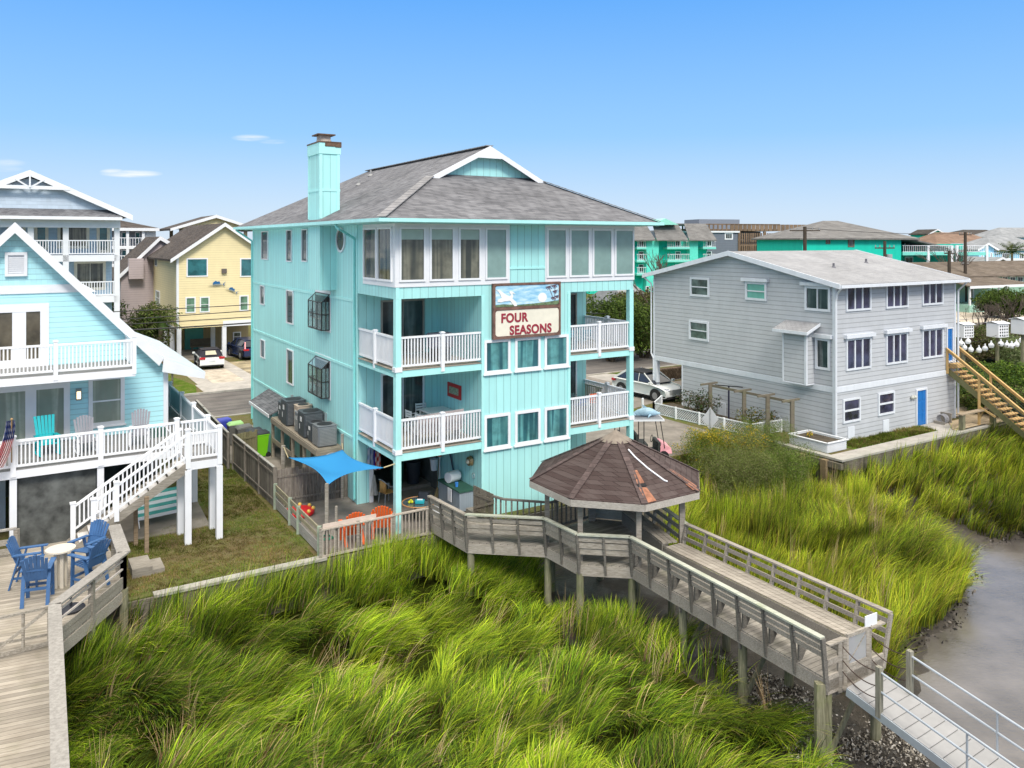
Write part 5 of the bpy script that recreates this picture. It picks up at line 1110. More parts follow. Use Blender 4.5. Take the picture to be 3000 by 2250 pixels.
for i in range(n+1):
    for j in range(n+1):
        u, v = i/n, j/n; k = .0; ue = .5+(u-.5)*(1-.26*math.sin(PI*v)**1); ve = .5+(v-.5)*(1-.26*math.sin(PI*u)**1)
        p = cn[0]*(1-ue)*(1-ve)+cn[1]*ue*(1-ve)+cn[2]*ue*ve+cn[3]*(1-ue)*ve; p = p-Vector((0, 0, .28*math.sin(PI*u)*math.sin(PI*v))); V.append(p-sl0.location)
for i in range(n):
    for j in range(n): Fq.append((i*(n+1)+j, (i+1)*(n+1)+j, (i+1)*(n+1)+j+1, i*(n+1)+j+1))
t = NT('sail_cloth'); t.color((.06, .38, .74)); t.rough(.8); t.spec(.1); tr = t.new('BsdfTranslucent'); tr.inputs[0].default_value = (.05, .4, .85, 1); mxx = t.new('MixShader'); mxx.inputs[0].default_value = .3; t.l(t.b.outputs[0], mxx.inputs[1]); t.l(tr.outputs[0], mxx.inputs[2]); t.l(mxx.outputs[0], t.out.inputs[0])
s_ = MB().add(V, Fq).build('cloth', t.m, sl0, True); sd_ = s_.modifiers.new('s', 'SOLIDIFY'); sd_.thickness = .01
ROPE = paint('rope', (.5, .42, .25), .9)
for a, b in (((-4.35, 26.95, 2.32), (-3.98, 27.05, 2.42)), ((-6.5, 30.5, 2.0), (-6.55, 30.66, 2.2)), ((-8.5, 30.2, 1.78), (-8.95, 31.2, 1.9))): m = MB(); m.cyl(a, b, .02, n=6); wb(m, 'rope', ROPE, sl0)
# AC platform with units
PX0, PY0, PY1, PZ = -1.02, 5.35, 12.1, 1.86
ap = thing('equipment_platform', 'raised timber platform along the aqua wall carrying the air conditioners', 'platform', ml(-.5, 8.7), M.ang)
def pl(m, name, mat, o, sm=False): # parts given in house coordinates
    lo = M.L(o.location.x, o.location.y); m.v = [(x-lo[0], y-lo[1], z-o.location.z) for x, y, z in m.v]; return m.build(name, mat, o, sm)
TIM = wood('timber', (.42, .37, .29), (.22, .19, .15), isl=.25)
m = MB()
for i in range(7): m.box(PX0+i*.145, PX0+i*.145+.14, PY0, PY1, PZ-.04, PZ)
pl(m, 'deck_boards', TIM, ap); m = MB(); m.box(PX0-.03, PX0+.01, PY0, PY1, PZ-.25, PZ-.041).box(PX0+.01, -.01, PY0-.03, PY0+.01, PZ-.25, PZ-.041); pl(m, 'rim_board', TIM, ap)
for y in (5.45, 7.15, 8.8, 10.4, 12.0):
    for x in (PX0+.05, -.12): m = MB(); m.box(x-.06, x+.06, y-.06, y+.06, 0, PZ-.05); pl(m, 'support_post', TIM, ap)
m = MB(); m.box(PX0-.0, PX0+.04, 9.0, 12, .75, .95); pl(m, 'brace_board', TIM, ap)
ACM = paint('ac_dark_metal', (.055, .065, .075), .5, .15); ACG = paint('ac_gray_metal', (.16, .17, .18), .5, .1); ACT = paint('ac_tan_top', (.45, .36, .28), .6); LBLW = paint('ac_label', (.7, .7, .7), .6); FAN = paint('fan_grille', (.015, .015, .018), .6)
acs = [(-.92, -.14, 5.5, 6.3, .84, ACG, 'louvered gray air conditioner at the near end of the platform', 1), (-.9, -.3, 6.42, 7.0, .78, ACM, 'narrow air conditioner half hidden behind the nearest louvered unit', 0), (-.95, -.12, 7.25, 8.15, 1.04, ACM, 'tall dark air conditioner in the middle of the platform', 0), (-.88, -.3, 8.3, 8.9, .84, ACG, 'short gray air conditioner left of the tall middle unit', 0), (-.7, -.05, 9.0, 9.6, 1.0, ACT, 'tan topped air conditioner against the wall', 0), (-.97, -.1, 9.75, 10.7, 1.1, ACM, 'tallest dark air conditioner near the lean-to roof', 0), (-.88, -.3, 10.85, 11.5, .84, ACM, 'small dark air conditioner next to the lean-to roof', 0)]
for x0, x1, y0, y1, hh, mt, lb, lou in acs:
    cx_, cy_ = (x0+x1)/2, (y0+y1)/2; o = thing('air_conditioner', lb, 'air conditioner', ml(cx_, cy_, PZ+.002), M.ang, 'air conditioners on the timber platform'); a, b = (x1-x0)/2, (y1-y0)/2
    bevel(MB().box(-a, a, -b, b, .02, hh-.04).build('cabinet', mt, o), .05); m = MB(); k = int((hh-.15)/.055)
    for i in range(k):
        z = .08+i*.055; m.box(-a+.06, a-.06, -b-.012, -b+.001, z, z+.022)
        if lou or mt is ACG: m.box(-a-.012, -a+.001, -b+.06, b-.06, z, z+.022)
    m.build('louver', ACG if mt is not ACG else paint('louver_light', (.27, .27, .26), .5), o)
    bevel(MB().box(-a-.01, a+.01, -b-.01, b+.01, hh-.04, hh).build('top_cover', mt, o), .03); r = min(a, b)*.78; m = MB(); m.cyl((0, 0, hh+.001), (0, 0, hh+.012), r, n=22); m.build('fan_grille', FAN, o)
    if not lou: MB().box(-a-.008, -a-.001, -.12, .1, hh*.62, hh*.8).build('label_plate', LBLW, o); MB().box(-a-.008, -a-.001, .14, .2, hh*.3, hh*.5).build('warning_plate', LBLW, o)
# lean-to roof and enclosure
o = thing('lean_to', 'small gray shingled lean-to roof on the aqua wall above the bins', 'lean-to', ml(-.5, 14), M.ang); m = MB(); m.slab([(-1.12, 12.15, 1.95), (0, 12.15, 2.42), (0, 16.4, 2.42), (-1.12, 15.9, 1.95)], (0, 0, -.06)); pl(m, 'roof', SHG, o); m = MB(); m.box(-1.14, -1.1, 12.15, 15.9, 1.82, 1.96); pl(m, 'fascia', WHITE, o); m = MB(); m.box(-.95, -.9, 12.3, 15.8, 0, 1.9); pl(m, 'side_wall', AQUA, o)
# wheeled bins
def bin_(label, loc, rz, body, lid, hh=1.08):
    o = thing('wheeled_bin', label, 'bin', loc, rz, 'wheeled bins by the side yard'); m = MB(); a, b = .22, .26
    vs = [(-a, -b, .05), (a, -b, .05), (a, b, .05), (-a, b, .05), (-a*1.32, -b*1.3, hh-.12), (a*1.32, -b*1.3, hh-.12), (a*1.32, b*1.3, hh-.12), (-a*1.32, b*1.3, hh-.12)]
    m.add(vs, [(0, 3, 2, 1), (4, 5, 6, 7), (0, 1, 5, 4), (1, 2, 6, 5), (2, 3, 7, 6), (3, 0, 4, 7)]); bevel(m.build('body', body, o), .04)
    bevel(MB().box(-a*1.38, a*1.38, -b*1.36, b*1.36, hh-.13, hh-.07).build('rim', body, o), .02)
    m = MB(); m.add([(-a*1.36, -b*1.35, hh-.07), (a*1.36, -b*1.35, hh-.07), (a*1.36, b*1.4, hh-.07), (-a*1.36, b*1.4, hh-.07), (-a*1.1, -b*.9, hh+.03), (a*1.1, -b*.9, hh+.03), (a*1.2, b*1.3, hh+.05), (-a*1.2, b*1.3, hh+.05)], [(0, 3, 2, 1), (4, 5, 6, 7), (0, 1, 5, 4), (1, 2, 6, 5), (2, 3, 7, 6), (3, 0, 4, 7)]); bevel(m.build('lid', lid, o), .02)
    for s_ in (-1, 1): MB().cyl((s_*.2, .3, .12), (s_*.26, .3, .12), .12, n=14).build('wheel', G_BLACK, o)
    MB().cyl((-.25, b*1.5, hh-.1), (.25, b*1.5, hh-.1), .018, n=6).build('handle', G_BLACK, o); return o
LIM = paint('lime_plastic', (.18, .55, .01), .45, .05); DKP = paint('charcoal_plastic', (.03, .035, .045), .5); BLP = paint('royal_blue_plastic', (.04, .06, .42), .5); GYP = paint('gray_plastic', (.13, .13, .12), .5); LL = paint('pale_lime_lid', (.35, .62, .22), .5)
bx = M.ang-PI/2
bin_('lime green wheeled bin with black lid nearest the timber platform', ml(-1.45, 12.4), bx+.1, LIM, DKP, 1.15); bin_('dark blue black wheeled bin right behind the lime green bin', ml(-1.5, 13.4), bx, DKP, DKP); bin_('gray lidded wheeled bin third from the platform', ml(-1.75, 14.4), bx, GYP, GYP); bin_('wheeled bin with pale lime lid in front of the blue one', ml(-1.95, 15.3), bx, GYP, LL); bin_('royal blue wheeled bin at the street end of the row', ml(-2.3, 16.4), bx+.1, BLP, BLP)
# patio furniture
adirondack('adirondack_chair', 'orange adirondack chair on the left behind the patio fence', (-5.3, 26.35, .04), PI+.45, ORA, .4, group='orange patio chairs', bh=.8); adirondack('adirondack_chair', 'orange adirondack chair on the right beside the corner post', (-4.42, 27.0, .04), PI+.15, ORA, .4, group='orange patio chairs', bh=.8)
WK = paint('wicker_tan', (.48, .27, .08), .7, .2, 20)
o = thing('wicker_chair', 'tan wicker bistro chair with metal tube arms under the balcony', 'chair', (-4.75, 30.2, .04), 2.3)
for x, y in ((-.2, -.2), (.2, -.2), (-.2, .2), (.2, .2)): MB().cyl((x*1.15, y*1.15, 0), (x, y, .44), .014, n=6).build('leg', ALU, o)
bevel(MB().box(-.23, .23, -.23, .22, .43, .46).build('seat', WK, o), .02); m = MB(); n = 9
vs = []
for z in (.48, .92):
    for i in range(n): a = -.9+1.8*i/(n-1); vs.append((.27*math.sin(a), .27*math.cos(a)*1.0, z+(.0 if z < .5 else -.1*abs(a))))
m.add(vs, [(i, i+1, n+i+1, n+i) for i in range(n-1)]); b_ = m.build('backrest', WK, o, True); q = b_.modifiers.new('s', 'SOLIDIFY'); q.thickness = .02
m = MB(); m.tube([(.24, -.25, .66), (.27, 0, .68), (.24, .16, .82), (.1, .28, .95), (-.1, .28, .95), (-.24, .16, .82), (-.27, 0, .68), (-.24, -.25, .66)], .014, 6); m.tube([(.24, -.25, .66), (.23, -.22, .4)], .014, 6); m.tube([(-.24, -.25, .66), (-.23, -.22, .4)], .014, 6); m.build('arm_tube', ALU, o)
gt_ = thing('round_table', 'round patio table with orange rim behind the corner post', 'table', (-3.3, 28.2, .04)); MB().cyl((0, 0, .69), (0, 0, .705), .58, n=28).build('table_top', glass('table_glass', (.08, .11, .12), .1), gt_); m = MB(); m.tube([(.6*math.cos(t*PI/14), .6*math.sin(t*PI/14), .70) for t in range(29)], .022, 6); m.build('rim', paint('rim_orange', (.5, .24, .1), .6), gt_)
for k in range(3): a = k*2.1; MB().cyl((.4*math.cos(a), .4*math.sin(a), 0), (.2*math.cos(a), .2*math.sin(a), .69), .02, n=6).build('leg', G_BLACK, gt_)
o = thing('toy_tackle_box', 'small teal plastic box lying on the round patio table', 'box', (-3.25, 28.05, .75)); bevel(MB().box(-.16, .16, -.1, .1, 0, .12).build('box', paint('teal_box', (.02, .35, .42), .5), o), .02); MB().box(-.1, .1, -.02, .02, .12, .15).build('handle', WHITE2, o)
o = thing('garden_toy', 'yellow plastic toy lying on the round patio table', 'toy', (-3.62, 28.02, .75)); MB().ball((0, 0, .05), .05).ball((.1, .02, .05), .05).tube([(0, 0, .06), (.06, .02, .14), (.12, .02, .06)], .02).build('body', paint('yellow_plastic', (.6, .6, .02), .5), o)
o = thing('bucket', 'white plastic bucket beside the round patio table', 'bucket', (-2.75, 28.4, .75-.6)); MB().lathe([(0, 0), (.17, 0), (.2, .55), (.21, .56), (.21, .59), (.19, .59), (.16, .03)], n=20).build('body', WHITE2, o, True)
o = thing('storage_tote', 'dark crate standing on the round patio table', 'box', (-3.15, 28.45, .75)); m = MB(); m.box(-.2, .2, -.01, .01, 0, .28).box(-.2, -.18, -.12, .12, 0, .28).box(.18, .2, -.12, .12, 0, .28).box(-.2, .2, -.12, -.1, 0, .28).build('tub', DKP, o)
# grill counter against the inner aqua wall
o = thing('grill_counter', 'gray metal outdoor counter with green top against the aqua wall', 'counter', ml(2.95, 1.2, 0), M.ang); MB().box(-.32, .32, -.85, .85, .22, .92).build('cabinet', siding_v('counter_metal', (.28, .33, .38), .09, .7), o); MB().box(-.36, .36, -.9, .9, .92, .97).build('counter_top', paint('green_top', (.03, .10, .07), .6), o)
for x in (-.28, .28):
    for y in (-.8, .8): MB().box(x-.03, x+.03, y-.03, y+.03, 0, .22).build('leg', WOOD, o)
o = thing('drum_grill', 'white round drum lying on the green counter top', 'grill', ml(2.95, 1.5, .975), M.ang+.3); bevel(MB().cyl((-.26, 0, .2), (.26, 0, .2), .2, n=20).build('drum', WHITE2, o), .02); MB().box(-.2, .2, -.06, .06, 0, .05).build('stand', RED, o)
o = thing('cup', 'blue plastic cup on the green counter top', 'cup', ml(2.8, .9, .972)); MB().cyl((0, 0, 0), (0, 0, .16), .05, .065, 12).build('cup_body', paint('blue_cup', (.05, .25, .7), .4), o)
o = thing('cloth_towel', 'white towel hanging from the counter front', 'towel', ml(2.56, 1.0, .6), M.ang); MB().box(-.01, .01, -.15, .15, -.15, .32).build('towel', WHITE2, o)
wl = lambda u, v: (M.y(u, CXL), M.z(v, CXL, M.y(u, CXL)))
y, z = wl(1324, 1350); o = thing('dolphin_ornament', 'dark dolphin ornament fixed to the aqua wall', 'ornament', ml(CXL-.05, y, z), M.ang); MB().slab([(0, .1, .28), (0, -.05, .3), (0, -.12, .1), (0, -.1, -.1), (0, -.2, -.3), (0, -.28, -.28), (0, -.16, -.02), (0, -.02, .1)], (-.03, 0, 0)).build('body', paint('slate', (.08, .12, .17), .5), o)
y, z = wl(1384, 1348); o = thing('wall_lantern', 'brass round ship lantern on the aqua wall', 'lamp', ml(CXL-.06, y, z), M.ang); MB().cyl((0, 0, -.02), (-.12, 0, -.02), .19, .16, 16).build('housing', paint('brass', (.2, .15, .07), .4, .3, 9), o); MB().ball((-.13, 0, -.03), .09).build('bulb_glass', paint('lamp_glass', (.5, .5, .42), .3), o, True)
y, z = wl(1389, 1393); o = thing('door_knocker', 'small silver ring on the aqua wall below the lantern', 'ornament', ml(CXL-.03, y, z), M.ang); m = MB(); m.tube([(0, .09*math.cos(t*PI/6), .1*math.sin(t*PI/6)) for t in range(13)], .012, 6); m.build('ring', ALU, o)
o = thing('entry_step', 'weathered wooden step at the foot of the aqua side wall', 'step', ml(3.0, -.4), M.ang); MB().box(-.25, .3, -.6, .5, 0, .42).build('step', WOOD, o)
# hanging towels and an umbrella at the garage opening
def cloth(label, u, v0, v1, w, col, col2, yy=D1-.12, name='hanging_towel', cat='towel', tri=False):
    x = M.x(u, yy); z1, z0 = M.z(v0, x, yy), M.z(v1, x, yy); o = thing(name, label, cat, ml(x, yy, z0), M.ang); n = 9; V = []; cc = []
    for j in range(9):
        for i in range(n): s = i/(n-1)-.5; t = j/8; ww = w*(.25+.75*(1-t) if tri else 1-.2*t); V.append((s*ww, .04*math.sin(i*1.9), (z1-z0)*t)); cc.append(col if (j//2+i//3) % 2 else col2)
    npmesh('cloth', np.array(V), np.array([(j*n+i, j*n+i+1, (j+1)*n+i+1, (j+1)*n+i) for j in range(8) for i in range(n-1)]), np.array(cc), LEAF, o)
cloth('blue and white towel hanging at the garage opening', 1086, 1312, 1374, .32, (.5, .55, .65), (.25, .35, .55)); cloth('purple blue towel hanging between two lighter towels', 1094, 1320, 1372, .22, (.05, .04, .3), (.09, .06, .35)); cloth('red and white towel hanging nearest the corner post', 1106, 1322, 1376, .3, (.55, .06, .04), (.7, .65, .65)); cloth('closed white umbrella leaning at the garage opening', 1096, 1392, 1452, .34, (.55, .55, .52), (.66, .66, .62), name='closed_umbrella', cat='umbrella', tri=True)
MB().box(.45, .6, D1-.08, D1-.02, 0, 2.45).build('door_frame', WHITE, h)
GRB = paint('green_bin_plastic', (.02, .12, .09), .5)
o = thing('storage_barrel', 'dark green trash can inside the shaded garage', 'trash can', ml(2.1, D1+1.2, .16)); MB().lathe([(0, 0), (.24, 0), (.3, .8), (.31, .8), (.31, .9), (.1, .98), (0, .98)], n=16).build('body', GRB, o, True)
o = thing('storage_barrel', 'black trash can beside the green one in the garage', 'trash can', ml(2.75, D1+1.0, .16)); MB().lathe([(0, 0), (.24, 0), (.3, .8), (.31, .8), (.31, .88), (.1, .92), (0, .92)], n=16).build('body', DKP, o, True)
MB().box(.2, CXL, D1+.6, D1+6, .0, .16).build('garage_floor', CONC2, h)
o = thing('laundry_basket', 'white plastic basket hanging at the garage edge', 'basket', ml(3.05, D1-.3, .95)); MB().lathe([(0, 0), (.12, 0), (.17, .42), (.18, .42), (.18, .45), (.15, .45)], n=14).build('body', WHITE2, o, True)
o = thing('paddle', 'orange tipped paddle leaning beside the garage wall', 'paddle', ml(3.2, D1-.5, 1.2)); MB().cyl((0, 0, -1.1), (0, 0, 1.2), .02).build('shaft', WHITE2, o); bevel(MB().box(-.07, .07, -.02, .02, .3, .75).build('blade', ORA, o), .02)
o = thing('garden_broom', 'straw broom leaning beside the white basket', 'broom', ml(2.9, D1-.9, .1)); MB().cyl((0, 0, .3), (.05, .2, 1.4), .015).build('handle', paint('broom_handle', (.3, .2, .1), .7), o); MB().cyl((0, 0, 0), (0, 0, .35), .14, .03).build('bristles', paint('straw', (.4, .3, .15), .9), o)
o = thing('inflatable_float', 'red inflatable pool float with yellow tips behind the low rail fence', 'float', (-7.75, 28.95, .05), 1.0)
bevel(MB().cyl((0, 0, 0), (0, 0, .18), .55, n=20).build('ring', paint('red_vinyl', (.6, .015, .02), .4), o), .07); m = MB()
for k in range(8): a = k*PI/4; m.ball((.5*math.cos(a), .5*math.sin(a), .2), .07)
m.build('tip', paint('yellow_vinyl', (.75, .5, .1), .4), o, True)
o = thing('garden_hose', 'coiled green garden hose on the patio floor', 'hose', (-6.2, 26.6, .04)); m = MB(); m.tube([((.22-.012*(t/12))*math.cos(t*PI/6), (.22-.012*(t/12))*math.sin(t*PI/6), .02+.012*(t/12)) for t in range(60)], .014, 5); m.build('coil', paint('hose_green', (.03, .2, .12), .5), o)
o = thing('wheel_ornament', 'bare metal wheel ring propped on the cross fence', 'ornament', (-6.9, 30.4, 1.35), .3); m = MB()
m.tube([(.3*math.cos(t*PI/10), 0, .25+.3*math.sin(t*PI/10)) for t in range(21)], .015, 5); m.build('rim', ALU, o)
# ================================================================ gray house on the right
Y_ = Frame(15.92, 39.2, GA); GW, GD = 10.8, 13.08
gh = fthing('gray_house', 'gray clapboard house with pale roof, triple windows and a blue ground floor door', 'house', Y_)
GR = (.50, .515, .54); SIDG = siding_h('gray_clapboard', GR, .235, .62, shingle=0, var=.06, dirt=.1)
GRT = paint('gray_white_trim', (.70, .73, .78), .5, .05, 2, .05, dirt=.1)
yc0 = Y_.y(1998, 0)
def gyz(y): return 9.30-.217*abs(y-6.54)
m = MB(); m.slab([(0, 0, 2.6), (0, GD, 2.6), (0, GD, gyz(GD)), (0, 6.54, gyz(6.54)), (0, 0, gyz(0))], (GW, 0, 0)); m.box(0.001, GW-.001, 0.001, yc0, -.1, 2.6); m.build('wall', SIDG, gh)
m = MB(); m.slab([(-.4, -.55, 7.88), (GW+.4, -.55, 7.88), (GW+.4, 6.54, 9.42), (-.4, 6.54, 9.42)], (0, 0, -.09)); m.slab([(-.4, GD+.55, 7.88), (-.4, 6.54, 9.42), (GW+.4, 6.54, 9.42), (GW+.4, GD+.55, 7.88)], (0, 0, -.09))
m.build('roof', roofing('pale_shingles', (.31, .31, .32), (.35, .35, .36), (.38, .38, .385), .14, .3, .21), gh)
m = MB()
for s_ in (0, 1):
    ye = -.58 if s_ == 0 else GD+.58; m.slab([(-.45, ye, 7.9), (-.45, 6.54, 9.45), (-.45, 6.54, 9.18), (-.45, ye, 7.66)], (.06, 0, 0)); m.slab([(GW+.4, ye, 7.9), (GW+.4, 6.54, 9.45), (GW+.4, 6.54, 9.18), (GW+.4, ye, 7.66)], (.06, 0, 0))
m.build('rake_board', GRT, gh)
MB().box(-.4, GW+.4, -.67, -.56, 7.70, 7.84).build('gutter', GRT, gh)
m = MB(); m.box(-.03, 0, -.03, GD, 2.5, 2.77).box(-.03, GW, -.035, 0, 2.5, 2.77); m.build('band_board', GRT, gh)
m = MB(); m.box(-.035, .12, -.04, 0, -.1, 7.7).box(-.035, 0, 0, .12, -.1, 7.7).box(GW-.12, GW+.03, -.03, 0, -.1, 7.7).box(-.035, 0, GD-.12, GD, 2.6, 7.6).box(-.035, 0, yc0-.08, yc0, 0, 2.5); m.build('corner_board', GRT, gh)
m = MB(); m.tube([(-.35, -.6, 7.7), (-.1, -.2, 7.4), (-.1, -.12, 7.0), (-.1, -.12, .1)], .05, 6); m.build('downspout', GRT, gh); m = MB(); m.tube([(GW+.1, -.6, 7.7), (GW+.12, -.1, 7.2), (GW+.12, -.1, .15), (GW+.3, -.4, .05)], .05, 6); m.build('downspout', GRT, gh); m = MB(); m.tube([(-.42, GD+.5, 7.75), (-.1, GD+.1, 7.3), (-.1, GD+.1, 2.9), (-.05, GD-.05, 2.6), (-.05, GD-.05, .1)], .05, 6); m.build('downspout', GRT, gh)
for x, y in ((.12, GD-.15), (5.4, GD-.15), (GW-.15, GD-.15)): MB().box(x-.14, x+.14, y-.14, y+.14, 0, 2.6).build('carport_post', GRT, gh)
MB().box(.1, GW, yc0, GD, 2.5, 2.59).build('carport_ceiling', GRT, gh)
def gl(u0, u1, v0, v1, g, nx=1, nz=1, hood=0, fw=.12):
    y0, y1 = Y_.y(u1, 0), Y_.y(u0, 0); ym = (y0+y1)/2; return window(gh, 'l', 0, y0, y1, Y_.z(v1, 0, ym), Y_.z(v0, 0, ym), g, GRT, fw, nx, nz, .07, .06, hood=hood)
def gf_(u0, u1, v0, v1, g, nx=1, nz=1, hood=0, fw=.1, name='window', fr=None):
    x0, x1 = Y_.x(u0, 0), Y_.x(u1, 0); xm = (x0+x1)/2; return window(gh, 'f', 0, x0, x1, Y_.z(v1, xm, 0), Y_.z(v0, xm, 0), g, fr or GRT, fw, nx, nz, .07, .09, hood=hood, name=name)
G_G = glass('gray_house_glass', (.10, .14, .13)); G_P = glass('gray_house_dark_glass', (.045, .045, .085), .06, .6, .8); G_T = glass('green_blind_glass', (.16, .42, .35), .15, .1)
gl(2023, 2079, 813, 869, G_G, 1, 2); gl(2185, 2247, 826, 880, G_T, 1, 2, 1); gl(2359, 2434, 839, 911, G_DARK, 2, 1, 1); gl(2020, 2077, 940, 997, G_G, 1, 2); gl(2390, 2433, 991, 1083, G_DARK, 1, 1, 1)
for a in ((2477, 2550, 834, 910), (2594, 2659, 829, 902), (2700, 2761, 823, 893), (2477, 2550, 989, 1082), (2594, 2657, 975, 1065), (2700, 2761, 962, 1048)): gf_(*a, G_P, 3, 1, 1 if a[2] > 900 else 0)
gf_(2468, 2519, 1166, 1236, G_P, 1, 2); gf_(2571, 2619, 1148, 1214, G_P, 1, 2)
BD = paint('blue_door', (.015, .16, .48), .4, .06)
for u0, u1, v0, v1 in ((2682, 2714, 1138, 1251), (2771, 2791, 958, 1061)):
    f = gf_(u0, u1, v0, v1, BD, 1, 1, name='door', fw=.09); x0, x1 = Y_.x(u0, 0)+.1, Y_.x(u1, 0)-.1; z0 = Y_.z(v1, x0, 0)
    m = MB()
    for i in range(2):
        for j in range(3): xx = x0+.08+i*(x1-x0)/2; m.box(xx, xx+(x1-x0)/2-.14, -.03, -.012, z0+.25+j*.6, z0+.7+j*.6)
    m.build('door_panel', BD, f)
for u0, u1, v0, v1 in ((2483, 2502, 1251, 1290), (2586, 2603, 1231, 1267)): x0, x1 = Y_.x(u0, 0), Y_.x(u1, 0); MB().box(x0, x1, -.04, 0, Y_.z(v1, x0, 0), Y_.z(v0, x0, 0)).build('crawl_vent', GRT, gh)
for u0, u1, v0, v1 in ((2105, 2127, 1181, 1224), (2261, 2286, 1217, 1240)): y0, y1 = Y_.y(u1, 0), Y_.y(u0, 0); MB().box(-.04, 0, y0, y1, Y_.z(v1, 0, y0), Y_.z(v0, 0, y0)).build('crawl_vent', GRT, gh)
# bump out
yb0 = Y_.y(2385, 0); p = .62; yb1 = Y_.y(2292, -p); zt, zb = Y_.z(972, -p, yb0), Y_.z(1127, -p, yb0)
m = MB(); m.box(-p, 0, yb0, yb1, zb, zt+.15); f = m.build('bump_out', SIDG, gh)
m = MB(); m.box(-p-.02, -p+.1, yb0-.02, yb0, zb, zt).box(-p-.02, -p, yb0, yb0+.1, zb, zt).box(-p-.02, -p, yb1-.1, yb1, zb, zt).box(-p-.02, 0, yb0-.02, yb1, zb-.05, zb); m.build('corner_trim', GRT, f)
MB().slab([(-p-.4, yb0-.35, zt+.02), (-p-.4, yb1+.3, zt+.02), (0, yb1+.3, zt+.42), (0, yb0-.35, zt+.42)], (0, 0, -.06)).build('small_roof', bpy.data.materials['pale_shingles'], f)
m = MB(); m.box(-p-.43, -p-.4, yb0-.38, yb1+.3, zt-.12, zt+.03); m.slab([(-p-.4, yb0-.38, zt-.12), (0, yb0-.38, zt+.28), (0, yb0-.38, zt+.43), (-p-.4, yb0-.38, zt+.03)], (0, .03, 0)); m.build('fascia', GRT, f)
for x, y in ((3.5, 2.6), (7.6, 3.4)): MB().cyl((x, y, gyz(y)+.0), (x, y, gyz(y)+.35), .06).cyl((x, y, gyz(y)), (x, y, gyz(y)+.22), .2, .05).build('vent_pipe', paint('roof_vent', (.12, .12, .14), .6), gh)
o = thing('wall_lamp', 'small twin wall lamp left of the blue ground floor door', 'lamp', (*Y_.W(Y_.x(2672, 0), -.1), Y_.z(1150, 9, 0)), GA); MB().ball((-.12, 0, 0), .1).ball((.12, 0, 0), .1).box(-.1, .1, 0, .08, -.05, .1).build('lamp_head', paint('lamp_silver', (.5, .5, .45), .4), o, True)
# outside stairs
PINE = wood('fresh_pine', (.68, .46, .20), (.5, .32, .13), isl=.15); PINE2 = wood('green_pine', (.26, .25, .12), (.16, .16, .08), isl=.2)
so_ = thing('outdoor_stairs', 'new yellow pine staircase dropping from the upper blue door of the gray house', 'stairs', (*Y_.W(10.45, -.05), 2.95), GA)
n = 14; rs, td = 2.9/n, .29; m = MB(); b = MB()
for i in range(n): y = -i*td; m.box(-.5, .5, y-td+.02-.04, y, -i*rs-.05, -i*rs); [b.box(x-.02, x+.02, y-td+.06, y-.05, -i*rs-rs, -i*rs-.05) for x in (-.45, 0, .45)] if i else None
m.build('tread', PINE, so_); b.build('riser_bracket', PINE, so_)
for x in (-.53, .53): MB().slab([(x, 0, -.02), (x, 0, -.38), (x, -n*td, -n*rs-.34), (x, -n*td, -n*rs)], (.045, 0, 0)).build('stringer', PINE2, so_)
MB().box(-.45, .45, -.5, -.02, .0, .2).build('threshold_box', PINE, so_)
for x in (-.6, .6):
    e0 = -4.4; sl = rs/td; MB().beam((x, .02, 1.08), (x, e0, 1.08+e0*sl), .14, .05).beam((x, .02, .98), (x, e0, .98+e0*sl), .05, .1).build('handrail', PINE, so_)
    for y, zb in ((-.03, -.35), (-1.75, -2.95), (-4.1, -2.95)): MB().box(x-.05, x+.05, y-.05, y+.05, zb, 1.0+y*sl).build('post', PINE, so_)
    m = MB()
    for k in range(5): m.beam((x, 0, .2+k*.15), (x, e0, .2+k*.15+e0*sl), .012, .012)
    m.build('cable', paint('cable', (.1, .1, .1), .5), so_)
MB().beam((-.6, -1.75, -1.9), (-.6, -2.6, -2.3), .05, .1).beam((-.6, -1.75, -2.6), (.6, -1.75, -1.5), .05, .1).build('cross_brace', PINE, so_)
# landing deck with bench rail, hose reel, planters
m = MB(); m.prism([(7.6, -2.0), (16, -2.0), (16, 1.2), (10.9, 1.2), (10.9, -.5), (9.2, -.5), (7.6, -1.6)], .03, .09); o = m.build('stair_deck', planks('sand_planks', 0, .14, (.58, .46, .30), (.40, .31, .2)), loc=(*Y_.o, 0), rz=GA); tag(o, 'sandy yellow plank deck at the foot of the pine stairs', 'deck')
o = thing('bench_rail', 'weathered bench height rail along the edge of the stair deck', 'railing', (*Y_.W(7.9, -1.95), 0), GA); MB().box(-.3, 7, -.15, .17, .88, .94).build('cap_rail', wood('tan_cap', (.5, .40, .28), (.33, .26, .18)), o)
for x in (0, 3.1, 6.2): MB().box(x-.12, x+.12, -.1, .12, -.9, .88).build('post', PILE, o)
MB().box(-.3, 7, .1, .14, -.2, .05).build('rim_board', WOODD, o)
o = thing('hose_reel', 'black and white coiled hose on a slatted stand beside the house corner', 'hose reel', (*Y_.W(Y_.x(2762, -.5), -.5), 0), GA); m = MB()
for k in range(5): m.tube([(.0+k*.08-.15, .24*math.cos(t*PI/8), .3+.24*math.sin(t*PI/8)) for t in range(17)], .025, 5)
m.build('coil', paint('gray_hose', (.3, .3, .32), .5, .5, 20), o); MB().box(.3, .36, -.3, .3, .02, .6).box(-.36, -.3, -.3, .3, .02, .2).build('stand', WOOD, o)
LAT = paint('white_lattice', (.72, .74, .76), .6)
